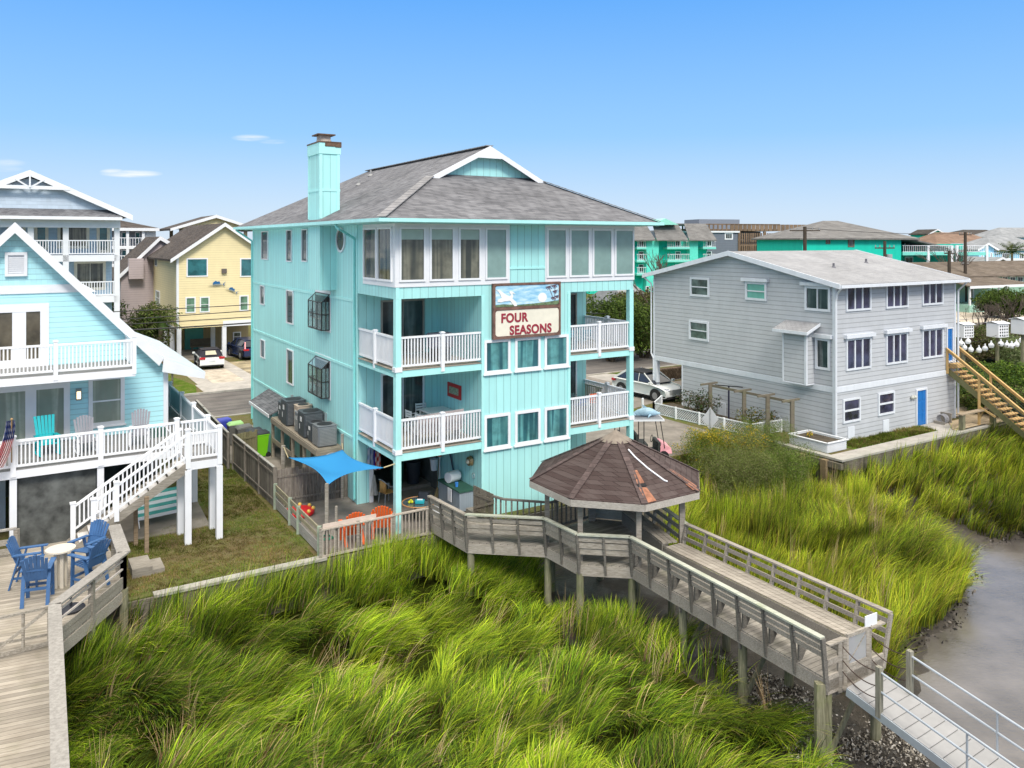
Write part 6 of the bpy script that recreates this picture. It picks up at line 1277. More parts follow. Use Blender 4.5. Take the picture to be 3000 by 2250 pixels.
def lattice(m, a, b, z0, z1, s=.14, w=.028):
    a = Vector((*a, 0)); b = Vector((*b, 0)); L_ = (b-a).length; d = (b-a)/L_; hh = z1-z0; nrm = Vector((-d.y, d.x, 0))
    k = int((L_+hh)/s)
    for i in range(k+1):
        for sg_ in (1, -1):
            x0 = i*s if sg_ < 0 else i*s-hh; x1 = x0+hh*(1 if sg_ > 0 else -1); p = [x0, z0, x1, z1]
            def cl(xa, za, xb, zb_):
                if xa < 0: za = za+(zb_-za)*(0-xa)/(xb-xa); xa = 0
                elif xa > L_: za = za+(zb_-za)*(L_-xa)/(xb-xa); xa = L_
                return xa, za
            if max(x0, x1) <= 0 or min(x0, x1) >= L_: continue
            xa, za = cl(x0, z0, x1, z1); xb, zb_ = cl(x1, z1, x0, z0)
            if abs(xa-xb) < .02: continue
            A_ = a+d*xa+nrm*.006*sg_; B_ = a+d*xb+nrm*.006*sg_; m.beam((A_.x, A_.y, za), (B_.x, B_.y, zb_), .008, w, (d.x*0-nrm.x*0+0, 0, 1))
lfn = thing('lattice_fence', 'low white lattice fence around the flower bed of the gray house', 'fence', (*GF.W(32, 27.9), 0))
pts = [GF.W(33.3, 35.9), GF.W(31.5, 34.6), GF.W(32.0, 27.9), GF.W(34.15, 27.75)]
for a, b in zip(pts, pts[1:]):
    m = MB(); lattice(m, a, b, .06, .6); wb(m, 'lattice_panel', LAT, lfn); m = MB(); m.beam((*a, .62), (*b, .62), .07, .05).beam((*a, .05), (*b, .05), .04, .05); wb(m, 'frame', LAT, lfn)
    L_ = (Vector(b)-Vector(a)).length; k = max(1, round(L_/1.7))
    for i in range(k+1): q_ = lp(a, b, i/k); m = MB(); m.box(q_[0]-.05, q_[0]+.05, q_[1]-.09, q_[1]+.09, 0, .66); wb(m, 'post', LAT, lfn)
m = MB(); m.prism([(31.6, 34.6), (32.1, 28.0), (34.2, 27.8), (34.2, 35.9), (33.3, 35.9)], .001, .1); tag(m.build('flower_bed_soil', paint('soil', (.07, .055, .035), .95, .5, 4, .6, 18), rz=GA), kind='structure')
rb = thing('raised_planter', 'white lattice sided raised planter at the corner of the gray house', 'planter', (*Y_.W(-1.2, .1), 0), GA)
for a, b in (((-.7, -1.05), (.7, -1.05)), ((-.7, 1.05), (-.7, -1.05)), ((.7, -1.05), (.7, 1.05)), ((.7, 1.05), (-.7, 1.05))): MB().beam((*a, .24), (*b, .24), .03, .44).build('side_board', LAT, rb); m = MB(); lattice(m, (a[0]*1.03, a[1]*1.02), (b[0]*1.03, b[1]*1.02), .03, .47, .09, .018); m.build('lattice_panel', WHITE2, rb)
m = MB(); 
for a, b in (((-.78, -1.1), (.78, -1.1)), ((-.75, 1.1), (-.75, -1.1)), ((.75, -1.1), (.75, 1.1)), ((.75, 1.1), (-.75, 1.1))): m.beam((*a, .5), (*b, .5), .12, .03)
m.build('cap', LAT, rb); MB().box(-.69, .69, -1.03, 1.03, .1, .42).build('soil', bpy.data.materials['soil'], rb)
# pergola
pg = thing('pergola', 'weathered four post pergola beam with crosspieces in front of the gray house', 'pergola', (*GF.W(33, 30), 0)); us = (2081, 2180, 2249, 2321); pw = [GF.y(u, 33.0) for u in us]; zt = 2.02
for u, w_ in zip(us, pw):
    x, y = GF.W(33.0, w_); m = MB(); m.box(x-.09, x+.09, y-.09, y+.09, 0, zt); wb(m, 'post', wood('pergola_wood', (.24, .21, .16), (.14, .12, .09), mold=.3, isl=.2), pg)
    a, b = GF.W(32.3, w_+.05), GF.W(33.6, w_+.05); m = MB(); m.beam((*a, zt+.02), (*b, zt+.02), .08, .1); wb(m, 'crosspiece', bpy.data.materials['pergola_wood'], pg)
for a, b in zip(pw, pw[1:]): m = MB(); m.beam((*GF.W(33.05, a), zt-.08), (*GF.W(33.05, b), zt-.08), .06, .13); wb(m, 'beam', bpy.data.materials['pergola_wood'], pg)
o = thing('clothes_pole', 'dark T shaped clothes pole between the pergola posts', 'pole', (*GF.W(33.7, GF.y(2135, 33.7)), 0)); MB().cyl((0, 0, 0), (0, 0, 1.95), .05).build('pole', paint('navy_metal', (.02, .02, .05), .5), o); MB().beam((-.75, .1, 2.0), (.75, -.1, 1.9), .05, .05).build('cross_arm', G_BLACK, o)
# bulkheads of the gray lot
o = thing('bulkhead', 'timber bulkhead with pale cap around the gray house lot', 'bulkhead', GF.W(31.98, 22.65)+(0,), GA); CAPW = bpy.data.materials['bulkhead_cap']
MB().box(-.2, 12.6, -.2, .15, .0, .09).box(-.2, .15, .15, 5.2, .0, .1).build('cap_board', wood('bulkhead_gray_cap', (.5, .48, .43), (.33, .31, .27), isl=.1), o); m = MB()
for k in range(36): m.box(-.17, -.09, .2+k*.14, .33+k*.14, -2, -.02)
for k in range(90): m.box(k*.14, k*.14+.13, -.17, -.09, -2, -.02)
m.build('sheet_piling', WOODD, o)
for y in (.5, 1.7, 2.9, 4.1): MB().box(-.42, -.18, y, y+.3, -1.6, -.05).build('pile', wood('tan_pile', (.36, .27, .16), (.2, .15, .09)), o)
MB().box(-.3, -.1, -.2, 5.2, -.35, -.08).build('wale', WOODD, o)
m = MB(); m.prism([(.2, .75), (9.2, .75), (9.5, 1.95), (12, 1.95), (12, .2), (.2, .2)], .002, .05); tag(m.build('seawall_walk', CONC, loc=(*GF.W(31.98, 22.65), 0), rz=GA), kind='structure')
# ================================================================ sign, bollard, lane
gsheet('lane', 0, 0, 0, 0, .012, CONC2, [(22.5, 27.3), (31.0, 27.3), (31.2, 36.2), (34, 37.0), (60, 37.2), (60, 40.5), (36, 42), (36, 47.2), (22.5, 47.2)])
gsheet('shell_path', 0, 0, 0, 0, .010, CONC, [(30, 46.9), (31, 42.2), (60, 42.2), (60, 43.4), (40, 44), (38, 46.9)])
t = NT('lawn'); cc = t.coord(); c = t.ramp(t.noise(cc, 1.2, 6, .7), [(.3, (.05, .10, .012)), (.5, (.11, .17, .02)), (.72, (.19, .16, .07))]); c = t.mix(1, c, t.ramp(t.noise(cc, 14, 6, .8), [(.3, .4), (.7, 1.3)]), 'MULTIPLY'); t.color(c); t.rough(1); t.spec(.05); t.bump(t.noise(cc, 40, 3), .7, .04); LAWN = t.m
for a in ([(26, 33.2), (31.2, 34.9), (31.4, 36.0), (26, 36.2)], [(38.5, 43.6), (62, 43.6), (62, 46.8), (38.5, 46.8)], [(34.2, 23.43), (41.4, 23.43), (41.6, 24.6), (34.2, 24.6)], [(-15, 55.2), (10.3, 55.2), (10.8, 58), (9.5, 66), (-15, 66)], [(60, 62), (200, 62), (200, 75), (60, 75)], [(24, 55.4), (60, 55.4), (60, 60), (24, 60)]): gsheet('lawn', 0, 0, 0, 0, .02, LAWN, a)
o = thing('warning_sign', 'back of a diamond shaped metal road sign on a post at the lane end', 'sign', (9.72, 39.0, -.6)); MB().slab([(0, 0, 2.45), (.40, 0, 1.88), (0, 0, 1.30), (-.40, 0, 1.88)], (0, -.02, 0)).build('plate', paint('sign_back', (.55, .56, .57), .45, .06, metal=.2), o); MB().box(-.03, .03, -.06, -.021, -.6, 2.4).build('post', paint('galvanised', (.35, .36, .36), .5, .2, 9), o)
o = thing('bollard', 'short white post on the lawn beside the golf cart', 'bollard', (*G(1883, 1200), 0)); MB().cyl((0, 0, 0), (0, 0, .62), .08, .07, 12).ball((0, 0, .62), .075).build('post', WHITE2, o, True)
# ================================================================ vehicles
TYRE = paint('tyre', (.015, .015, .016), .85); RIM = paint('alloy', (.35, .36, .38), .3, .1, 9, 0, metal=.6); CGL = glass('car_glass', (.015, .02, .03), .04, .2, .8)
def car(name, label, loc, rz, paintm, L_=4.6, W_=1.86, H_=1.6, prof=None, cab=None, roofm=None, lights=True, rear=(.55, .02, .08), soft=False, wr=.36, wb_=2.9):
    o = thing(name, label, 'car', loc, rz, None); w = W_/2          # nose toward +x
    m = MB(); pts = prof; n = len(pts); secs = [(-w*.86, .93), (-w, 1), (w, 1), (w*.86, .93)]; vs = []
    for yy, k in ((-w*.8, .97), (-w*.97, 1), (-w, .0), (w, .0), (w*.97, 1), (w*.8, .97)): pass
    def ring(y, s_): return [(x*s_, y, (z-.55)*s_+.55) for x, z in pts]
    R_ = [ring(-w*.9, .975), ring(-w, 1.0) if False else [(x, -w, min(z, .86)) for x, z in pts], [(x, w, min(z, .86)) for x, z in pts], ring(w*.9, .975)]
    V = []; [V.extend(r) for r in R_]; fs = []
    for j in range(3):
        for i in range(n): fs.append((j*n+i, j*n+(i+1) % n, (j+1)*n+(i+1) % n, (j+1)*n+i))
    R0 = [(x, -w*.84, z+.0) for x, z in pts]; R1 = [(x, -w, .28+(z-.28)*.86) for x, z in pts]; V = R0+R1+[(x, -y, z) for x, y, z in R1]+[(x, -y, z) for x, y, z in R0]
    fs += [tuple(range(n)), tuple(range(3*n, 4*n))]; b_ = m.add(V, fs).build('body', paintm, o, True); bevel(b_, .04, 2)
    (bx0, tx0, tx1, bx1, zb) = cab; wt = w*.72; m = MB(); m.add([(bx0, -w*.93, zb), (bx1, -w*.93, zb), (bx1, w*.93, zb), (bx0, w*.93, zb), (tx0, -wt, H_-.05), (tx1, -wt, H_-.05), (tx1, wt, H_-.05), (tx0, wt, H_-.05)], [(0, 3, 2, 1), (4, 5, 6, 7), (0, 1, 5, 4), (1, 2, 6, 5), (2, 3, 7, 6), (3, 0, 4, 7)])
    bevel(m.build('glasshouse', CGL if not soft else roofm, o, True), .05)
    m = MB(); m.slab([(tx0-.06, -wt-.02, H_-.05), (tx1+.06, -wt-.02, H_-.05), (tx1+.06, wt+.02, H_-.05), (tx0-.06, wt+.02, H_-.05)], (0, 0, .05)); bevel(m.build('roof', roofm or paintm, o, True), .03)
    for s_ in (-1, 1):
        m = MB(); m.beam((bx1, s_*w*.92, zb), (tx1+.03, s_*(wt+.01), H_-.03), .05, .05).beam((bx0, s_*w*.92, zb), (tx0-.03, s_*(wt+.01), H_-.03), .07, .12 if not soft else .05)
        if not soft: m.beam((.0, s_*(w*.93+.01), zb), (-.05, s_*(wt+.02), H_-.05), .02, .07)
        m.build('pillar', paintm if not soft else roofm, o)
    for x in (-wb_/2, wb_/2):
        for s_ in (-1, 1):
            MB().cyl((x, s_*(w-.012), wr), (x, s_*(w+.004), wr), wr+.09, n=22).build('wheel_arch', TYRE, o)
            t_ = MB().cyl((x, s_*(w-.2), wr), (x, s_*(w+.02), wr), wr, n=22).build('wheel', TYRE, o); m = MB(); m.cyl((x, s_*(w+.0), wr), (x, s_*(w+.028), wr), wr*.6, n=16); m.build('rim', RIM, t_)
    xb = min(p_[0] for p_ in pts); xf = max(p_[0] for p_ in pts); zl_, zh_ = rear[1], rear[2]
    for s_ in (-1, 1):
        MB().box(xb-.015, xb+.25, s_*w*.55, s_*w*.99, .82, .96).build('tail_light', paint('tail_red', (.45, .01, .02), .3), o)
        MB().slab([(xf-.35, s_*w*.97, .72), (xf-.02, s_*w*.55, .70), (xf-.1, s_*w*.55, .80), (xf-.5, s_*w*.99, .84)], (0, 0, .03)).build('headlight', paint('headlamp', (.2, .22, .28), .15), o)
        MB().box(bx1-.15, bx1-.0, s_*(w+.02), s_*(w+.2), zb, zb+.14).build('mirror', paintm, o)
    MB().box(xb-.02, xb, -.24, .24, .62, .75).build('licence_plate', paint('plate_white', (.6, .62, .65), .4), o); MB().box(xb-.01, xb+.3, -w*.9, w*.9, .26, .36).box(xf-.4, xf+.01, -w*.85, w*.85, .24, .36).box(-L_/2+.9, L_/2-.9, -w-.006, -w+.02, .24, .33).box(-L_/2+.9, L_/2-.9, w-.02, w+.006, .24, .33).build('bumper_trim', TYRE, o)
    return o
WCAR = paint('white_car_paint', (.72, .74, .72), .25, .03, 2, 0); NCAR = paint('navy_car_paint', (.015, .03, .09), .2, .1, 2, 0); BTOP = paint('black_soft_top', (.015, .015, .025), .85)
suvp = [(-2.33, .3), (2.3, .28), (2.36, .55), (2.28, .8), (1.9, .95), (1.1, 1.06), (-1.9, 1.1), (-2.25, 1.06), (-2.36, .8)]
a = car('parked_car', 'white electric crossover with dark roof parked beside the gray house', (8.75, 51.2, .012), math.atan2(-.80, .60), WCAR, 4.7, 1.9, 1.62, suvp, (-2.15, -1.2, .3, 1.25, 1.03), G_BLACK, wb_=2.98)
MB().box(2.345, 2.375, -.55, .55, .5, .78).build('nose_panel', paint('nose_gray', (.33, .34, .33), .3), a)
cvp = [(-2.3, .32), (2.25, .3), (2.3, .55), (2.2, .72), (1.0, .93), (-1.5, .98), (-2.2, .97), (-2.32, .75)]
x, y = GF.W(13.4, 66.9); a = car('parked_car', 'white convertible with black soft top parked under the yellow house', (x, y, .02), GA+PI/2-.08, WCAR, 4.6, 1.84, 1.42, cvp, (-1.75, -.95, .35, 1.0, .92), BTOP, soft=True, wb_=2.75)
MB().slab([(-1.62, -.42, 1.06), (-1.62, .42, 1.06), (-1.17, .36, 1.32), (-1.17, -.36, 1.32)], (-.012, 0, .012)).build('rear_window', paint('clear_rear_window', (.45, .42, .3), .1), a)
x, y = GF.W(17.1, 70.2); crp = [(-2.25, .34), (2.25, .34), (2.3, .7), (2.2, .98), (1.2, 1.1), (-2.1, 1.12), (-2.28, 1.0)]
a = car('parked_car', 'navy crossover with red tail lights parked in the right bay of the yellow house', (x, y, .02), GA+PI/2+.1, NCAR, 4.6, 1.86, 1.68, crp, (-2.1, -1.8, .3, 1.25, 1.08), NCAR, wb_=2.7)
for s_ in (-1, 1): MB().beam((-2.22, s_*.82, .95), (-1.95, s_*.72, 1.5), .1, .1).build('tail_light', paint('tail_red', (.45, .01, .02), .3), a)
# golf cart with inflatable dolphins on its roof
gc = thing('golf_cart', 'golf cart with pink body panels and a gray flat roof behind the gazebo', 'golf cart', (5.75, 36.6, 0), .05); PNK = paint('pink_panel', (.8, .36, .40), .5); BSE = paint('cart_seat', (.03, .035, .03), .7)
bevel(MB().box(-1.0, 1.1, -.62, .62, 1.86, 1.9).build('roof', paint('cart_roof', (.22, .23, .25), .6), gc), .03); MB().box(-1.02, 1.12, -.65, -.62, 1.84, 1.91).box(1.1, 1.13, -.64, .64, 1.84, 1.91).box(-.3, -.27, -.6, .6, 1.901, 1.91).build('roof_trim', WHITE2, gc)
for x, x2 in ((.95, 1.15), (.2, .2), (-.9, -.95)):
    for y in (-.58, .58): MB().cyl((x, y, 1.86), (x2, y, .6), .02, n=6).build('roof_post', G_BLACK, gc)
MB().slab([(.95, -.6, .35), (1.5, -.55, .35), (1.46, -.5, .58), (1.1, -.58, .78), (.95, -.6, .7)], (0, 1.15, 0)).build('front_cowl', PNK, gc); MB().slab([(-1.2, -.6, .35), (-.3, -.6, .35), (-.35, -.6, .62), (-1.15, -.6, .68)], (0, 1.2, 0)).build('rear_body', PNK, gc); MB().box(.85, .98, -.56, .56, .36, .85).build('dashboard', BSE, gc); MB().box(-1.3, -.35, -.5, .5, .63, .9).build('rear_seat', BSE, gc); MB().box(-.9, .95, -.58, .58, .28, .36).build('floor', BSE, gc)
for x in (-.55, .15): MB().box(x-.25, x+.25, -.52, .52, .62, .76).box(x-.3, x-.2, -.52, .52, .7, 1.2).build('seat', BSE, gc)
m = MB(); m.tube([(.62+.03*math.sin(t*PI/8), -.28+.17*math.cos(t*PI/8), .98+.16*math.sin(t*PI/8)) for t in range(17)], .015, 5); m.cyl((.66, -.28, .98), (.95, -.28, .7), .02, n=6); m.build('steering_wheel', BSE, gc)
for x in (-.8, 1.1):
    for y in (-.55, .55): w_ = MB().cyl((x, y-.09, .24), (x, y+.09, .24), .24, n=16).build('wheel', TYRE, gc)
DOL = paint('inflatable_blue', (.30, .45, .55), .4, .3, 2.5); 
def dolphin(label, loc, rz, s_=1):
    o = thing('inflatable_dolphin', label, 'inflatable', loc, rz); m = MB(); n = 10; N_ = 14; pr = [(-.62, .03, .10), (-.5, .06, .12), (-.3, .14, .17), (0, .2, .2), (.25, .2, .2), (.45, .15, .17), (.6, .08, .14), (.74, .035, .13)]; V = []
    for x, r, z in pr:
        for i in range(n): a = 2*PI*i/n; V.append((x*s_, r*math.cos(a)*s_, (z+r*math.sin(a))*s_))
    m.add(V, [(j*n+i, j*n+(i+1) % n, (j+1)*n+(i+1) % n, (j+1)*n+i) for j in range(len(pr)-1) for i in range(n)]+[tuple(range(n)), tuple(range(n*(len(pr)-1), n*len(pr)))]); m.build('body', DOL, o, True)
    MB().slab([(-.05*s_, 0, .36*s_), (.2*s_, 0, .36*s_), (-.1*s_, 0, .55*s_)], (0, .03, 0)).build('dorsal_fin', DOL, o); MB().slab([(-.55*s_, 0, .1*s_), (-.85*s_, -.22*s_, .12*s_), (-.7*s_, 0, .12*s_), (-.85*s_, .22*s_, .12*s_)], (0, 0, .05)).build('tail_fin', DOL, o); MB().slab([(.2*s_, -.17*s_, .08*s_), (.3*s_, -.17*s_, .08*s_), (.1*s_, -.4*s_, .0)], (0, 0, .04)).build('flipper', DOL, o); return o
dolphin('large blue white inflatable dolphin tied on the golf cart roof', (6.1, 36.7, 1.915), .0); dolphin('smaller blue inflatable dolphin half hidden at the left of the golf cart roof', (5.25, 36.7, 1.915), 2.9, .8)
# ================================================================ houses across the street and beyond
def bgrail(o, p, q, z, hh=1.0, mat=None, pitch=.16): return rail(o, p, q, z, z+hh, mat or WHITE2, pitch, .05, .08)
def xz(fr, u, v, y=0): x = fr.x(u, y); return x, fr.z(v, x, y)
# --- yellow house
YH = Frame(*GF.W(GF.x(519, 71), 71), GA); yh = fthing('stilt_house', 'yellow stilt house with brown roof and two metal fish on its wall', 'house', YH)
YEL = (.80, .68, .40); SY = siding_h('yellow_lap_siding', YEL, .2, .8, var=.04); xp = YH.x(656, 0); WY = 2*xp; zb = YH.z(963, 0, 0); ze = YH.z(752, 0, 0); zr = YH.z(660, xp, 0); DY = YH.y(436, 0)
MB().slab([(0, 0, zb), (WY, 0, zb), (WY, 0, ze), (xp, 0, zr), (0, 0, ze)], (0, DY, 0)).build('wall', SY, yh); sl = (zr-ze)/xp; DS = roofing('brown_dark_shingles', (.06, .05, .045), (.10, .085, .075), (.13, .11, .1), .16, .35)
for s_ in (0, 1):
    X = lambda x: x if s_ == 0 else WY-x
    MB().slab([(X(-.6), -.5, ze-.6*sl+.2), (X(xp), -.5, zr+.2), (X(xp), DY+.5, zr+.2), (X(-.6), DY+.5, ze-.6*sl+.2)], (0, 0, -.16)).build('roof', DS, yh); MB().slab([(X(-.6), -.55, ze-.6*sl+.22), (X(xp), -.55, zr+.22), (X(xp), -.55, zr-.1), (X(-.6), -.55, ze-.6*sl-.08)], (0, .05, 0)).build('rake_board', WHITE, yh)
MB().box(-.06, .12, -.06, .0, zb, ze).box(-.06, 0, 0, .12, zb, ze).build('corner_board', WHITE, yh); x3 = YH.x(653, 0); MB().box(x3, WY+.05, -.08, .0, zb-.02, zb+.45).box(-.04, 0, 0, DY, zb-.1, zb+.05).build('band_board', WHITE, yh)
def bw_(o, fr, u0, u1, v0, v1, g, nx=1, nz=1, face='f', pos=0, fw=.1, m_=None, name='window'):
    if face == 'f': x0, x1 = fr.x(u0, pos), fr.x(u1, pos); zz = [fr.z(v, (x0+x1)/2, pos) for v in (v1, v0)]
    else: x0, x1 = fr.y(u1, pos), fr.y(u0, pos); zz = [fr.z(v, pos, (x0+x1)/2) for v in (v1, v0)]
    return window(o, face, pos, x0, x1, zz[0], zz[1], g, m_ or WHITE, fw, nx, nz, .06, name=name)
G_CUR = glass('curtain_glass', (.12, .22, .15), .1, .5, .4); G_BLUE = glass('tinted_blue_glass', (.03, .13, .15), .05, .4, .6)
bw_(yh, YH, 546, 609, 756, 811, G_BLUE, 1, 1); bw_(yh, YH, 703, 760, 756, 811, G_BLUE, 1, 1)
for a in ((543, 573, 870, 917), (585, 614, 869, 915), (701, 728, 865, 911)): bw_(yh, YH, *a, G_CUR, 1, 2)
bw_(yh, YH, 457, 469, 851, 895, G_CUR, 1, 2, 'l'); bw_(yh, YH, 455, 461, 755, 780, G_DARK, 1, 1, 'l')
x, z = xz(YH, 656, 794); MB().box(x-.2, x+.2, -.2, 0, z-.2, z+.2).build('vent_box', paint('vent_brown', (.12, .1, .09), .7), yh)
for x, y in ((.15, .15), (x3+.12, .15), (WY-.15, .15), (.15, 3.4), (.15, 6.8), (x3+.1, 4.5), (-.0, DY-.3)): MB().box(x-.17, x+.17, y-.17, y+.17, 0, zb).build('stilt', WHITE, yh)
MB().box(.2, WY, 6.9, 7.0, 0, zb).build('carport_wall', siding_v('tan_boards', (.40, .32, .18), .3, .8), yh); MB().box(x3-1.9, x3-.3, 6.7, 6.89, 0, zb).build('teal_door', paint('teal_door', (.08, .38, .36), .5), yh); bw_(yh, YH, 682, 706, 972, 1000, G_DARK, 1, 2, pos=6.88)
def fish(label, u, v, s, mir, tilt):
    x, z = xz(YH, u, v, -.1); o = thing('metal_fish', label, 'wall art', (*YH.W(x, -.12), z), GA, 'metal fish on the yellow wall'); B1 = paint('fish_blue', (.01, .12, .32), .35); B2 = paint('fish_silver', (.25, .28, .28), .35)
    P_ = lambda pts: [((a*math.cos(tilt)-b*math.sin(tilt))*s*mir, 0, (a*math.sin(tilt)+b*math.cos(tilt))*s) for a, b in pts]
    MB().slab(P_([(-1.3, -.1), (-.6, -.05), (-.2, .12), (.4, .15), (.9, .02), (1.15, .0), (.9, -.06), (.3, -.16), (-.5, -.15)]), (0, -.05, 0)).build('body', B2, o); MB().slab(P_([(-.6, -.02), (-.5, .35), (-.1, .6), (.1, .42), (.45, .5), (.6, .12), (-.2, .1)]), (0, -.07, 0)).build('sail_fin', B1, o); MB().slab(P_([(1.0, .02), (1.45, .42), (1.15, 0), (1.4, -.38), (.98, -.04)]), (0, -.05, 0)).build('tail_fin', B1, o)
fish('larger blue sailfish at the left on the yellow wall', 634, 833, .52, 1, 0); fish('smaller curved marlin at the right on the yellow wall', 678, 850, .42, 1, -.45)
o = thing('carport_bench', 'brown wooden bench under the yellow house', 'bench', (*YH.W(3.0, 5.2), 0), GA); MB().box(-1, 1, -.3, .3, .4, .5).box(-1, 1, .25, .3, .5, 1.1).build('seat', WOODD, o); MB().box(-.9, -.8, -.2, .2, 0, .4).build('leg', WOODD, o); MB().box(.8, .9, -.2, .2, 0, .4).build('leg', WOODD, o)
gsheet('carport_slab', 0, 0, 0, 0, .03, CONC2, [GF.L(*YH.W(a, b)) for a, b in ((-.5, -.3), (WY+.5, -.3), (WY+.5, 9), (-.5, 9))])
# driveway: apron, ribbons, sand beds
def rib(u0, u1, x0, x1, z=.016, mat=CONC, name='driveway'): gsheet(name, x0, x1, u0, u1, z, mat)
rib(54.8, 58.4, 10.8, 26, .014); rib(58.4, 70.6, 11.0, 12.0, .017); rib(58.4, 70.6, 14.2, 15.2, .017); rib(58.4, 65, 12.0, 14.2, .013, SAND, 'sand_bed'); rib(58.4, 70.6, 18.2, 19.2, .017); rib(58.4, 68, 15.2, 18.2, .013, paint('patchy_sand', (.34, .28, .17), .95, .7, .9, .4, 25, dirt=.8), 'sand_bed')
# --- yellow cupola house behind, mauve house, dark roofed house
CU = Frame(*GF.W(GF.x(513, 98), 98), GA); cu = fthing('cupola_house', 'yellow rooftop pavilion rising behind the yellow stilt house', 'house', CU); xp = CU.x(634, 0); ze = CU.z(664, 0, 0); zr = CU.z(632, xp, 0)
MB().slab([(.4, .5, ze-.2), (2*xp-.4, .5, ze-.2), (xp, .5, zr-.1)], (0, 8, 0)).build('gable_wall', SY, cu)
for s_ in (0, 1): X = lambda x: x if s_ == 0 else 2*xp-x; MB().slab([(X(-.5), 0, ze-.2), (X(xp), 0, zr+.1), (X(xp), 9, zr+.1), (X(-.5), 9, ze-.2)], (0, 0, -.25)).build('roof', DS, cu); MB().slab([(X(-.5), -.05, ze-.2), (X(xp), -.05, zr+.12), (X(xp), -.05, zr-.25), (X(-.5), -.05, ze-.5)], (0, .05, 0)).build('rake_board', WHITE, cu)
for x in (.8, 1.9, 3.1, 2*xp-1.0):
    for y in (.8, 7.6): MB().box(x-.18, x+.18, y-.18, y+.18, 7.5, ze-.2).build('post', WOODD, cu)
MB().box(.3, 2*xp-.3, .4, 8.3, 0, 8).build('wall', SY, cu); MB().box(-2, 2*xp+1, -1, 10, 8, 8.3).build('roof_deck', DS, cu)
MH = Frame(*GF.W(GF.x(354, 84), 84), GA); mh = fthing('mauve_house', 'mauve sided house with steep dark roof left of the yellow house', 'house', MH); MAU = siding_h('mauve_siding', (.44, .37, .37), .22, .8); xr = MH.x(420, 0); xp = MH.x(468, 0); xe = MH.x(503, 0); zp = MH.z(693, xp, 0); z0 = MH.z(790, 0, 0)
MB().slab([(0, 0, 0), (xr*1.0, 0, 0), (xe, 0, 0), (xe, 0, MH.z(718, xe, 0)), (xp, 0, zp-.3), (0, 0, z0-.6)], (0, 9, 0)).build('wall', MAU, mh)
MB().slab([(-.6, -.4, z0-.9), (xp, -.4, zp), (xp, 9.4, zp), (-.6, 9.4, z0-.9)], (0, 0, -.2)).build('roof', DS, mh); MB().slab([(xe+.4, -.4, MH.z(720, xe, 0)), (xp, -.4, zp), (xp, 9.4, zp), (xe+.4, 9.4, MH.z(720, xe, 0))], (0, 0, -.2)).build('roof', DS, mh)
m = MB(); m.slab([(-.6, -.45, z0-.9), (xp, -.45, zp+.05), (xp, -.45, zp-.35), (-.6, -.45, z0-1.3)], (0, .05, 0)); m.build('rake_board', WHITE, mh); m = MB(); m.slab([(xe+.4, -.45, MH.z(720, xe, 0)), (xp, -.45, zp+.05), (xp, -.45, zp-.35), (xe+.4, -.45, MH.z(731, xe, 0))], (0, .05, 0)); m.build('rake_board', WHITE, mh)
bw_(mh, MH, 405, 418, 759, 797, paint('white_shutter', (.7, .7, .68), .6), 1, 1); z8 = MH.z(880, 2, 0); MB().box(MH.x(378, -.9), MH.x(421, -.9), -.9, 0, MH.z(816, 3, -.9), MH.z(757, 3, -.9)).build('bay', MAU, mh)
for i in range(3): 
    zz = 3+i*2.9; MB().box(xe+.2, xe+1.8, .2, 3, zz-.2, zz).build('balcony_floor', WOODD, mh); bgrail(mh, (xe+.2, .2), (xe+1.8, .2), zz, 1, WOODD)
for x in (xe+.3, xe+1.8): MB().box(x-.12, x+.12, .1, .3, 0, 10).build('post', WOODD, mh)
DH = Frame(*GF.W(GF.x(344, 104), 104), GA); dh = fthing('gray_beach_house', 'dark roofed gray house with white railed balconies behind the pale blue house', 'house', DH); GRY = siding_h('slate_siding', (.25, .26, .29), .22, .85); xe = DH.x(458, 0); ze = DH.z(668, xe/2, 0)
MB().box(-4, xe-.5, 1.8, 12, 0, ze).build('wall', GRY, dh); zt = DH.z(636, 0, 5)
MB().slab([(-4, -.3, ze), (xe+.3, -.3, ze), (xe-5, 6, zt), (-4, 6, zt)], (0, 0, -.2)).slab([(xe+.3, -.3, ze), (xe+.3, 13, ze), (xe-5, 6, zt)], (0, 0, -.2)).build('roof', DS, dh); MB().box(-4, xe+.3, -.35, -.25, ze-.35, ze).build('fascia', WHITE, dh)
for v in (722, 774, 830):
    zz = DH.z(v, 2, 0); MB().box(-4, xe-1.5, 0, 1.9, zz-.3, zz).build('balcony_floor', WHITE, dh); bgrail(dh, (-4, .05), (xe-1.5, .05), zz, 1.05, pitch=.3)
    for u in (355, 395, 428): bw_(dh, DH, u, u+16, v-42, v-6, G_BLUE, 1, 1, pos=1.8)
for u in (374, 420): x = DH.x(u, 0); MB().box(x-.15, x+.15, -.02, .25, 0, ze).build('post', WHITE, dh)
MB().box(xe-1.4, xe, .4, 6, 0, ze).build('bay', WHITE, dh)
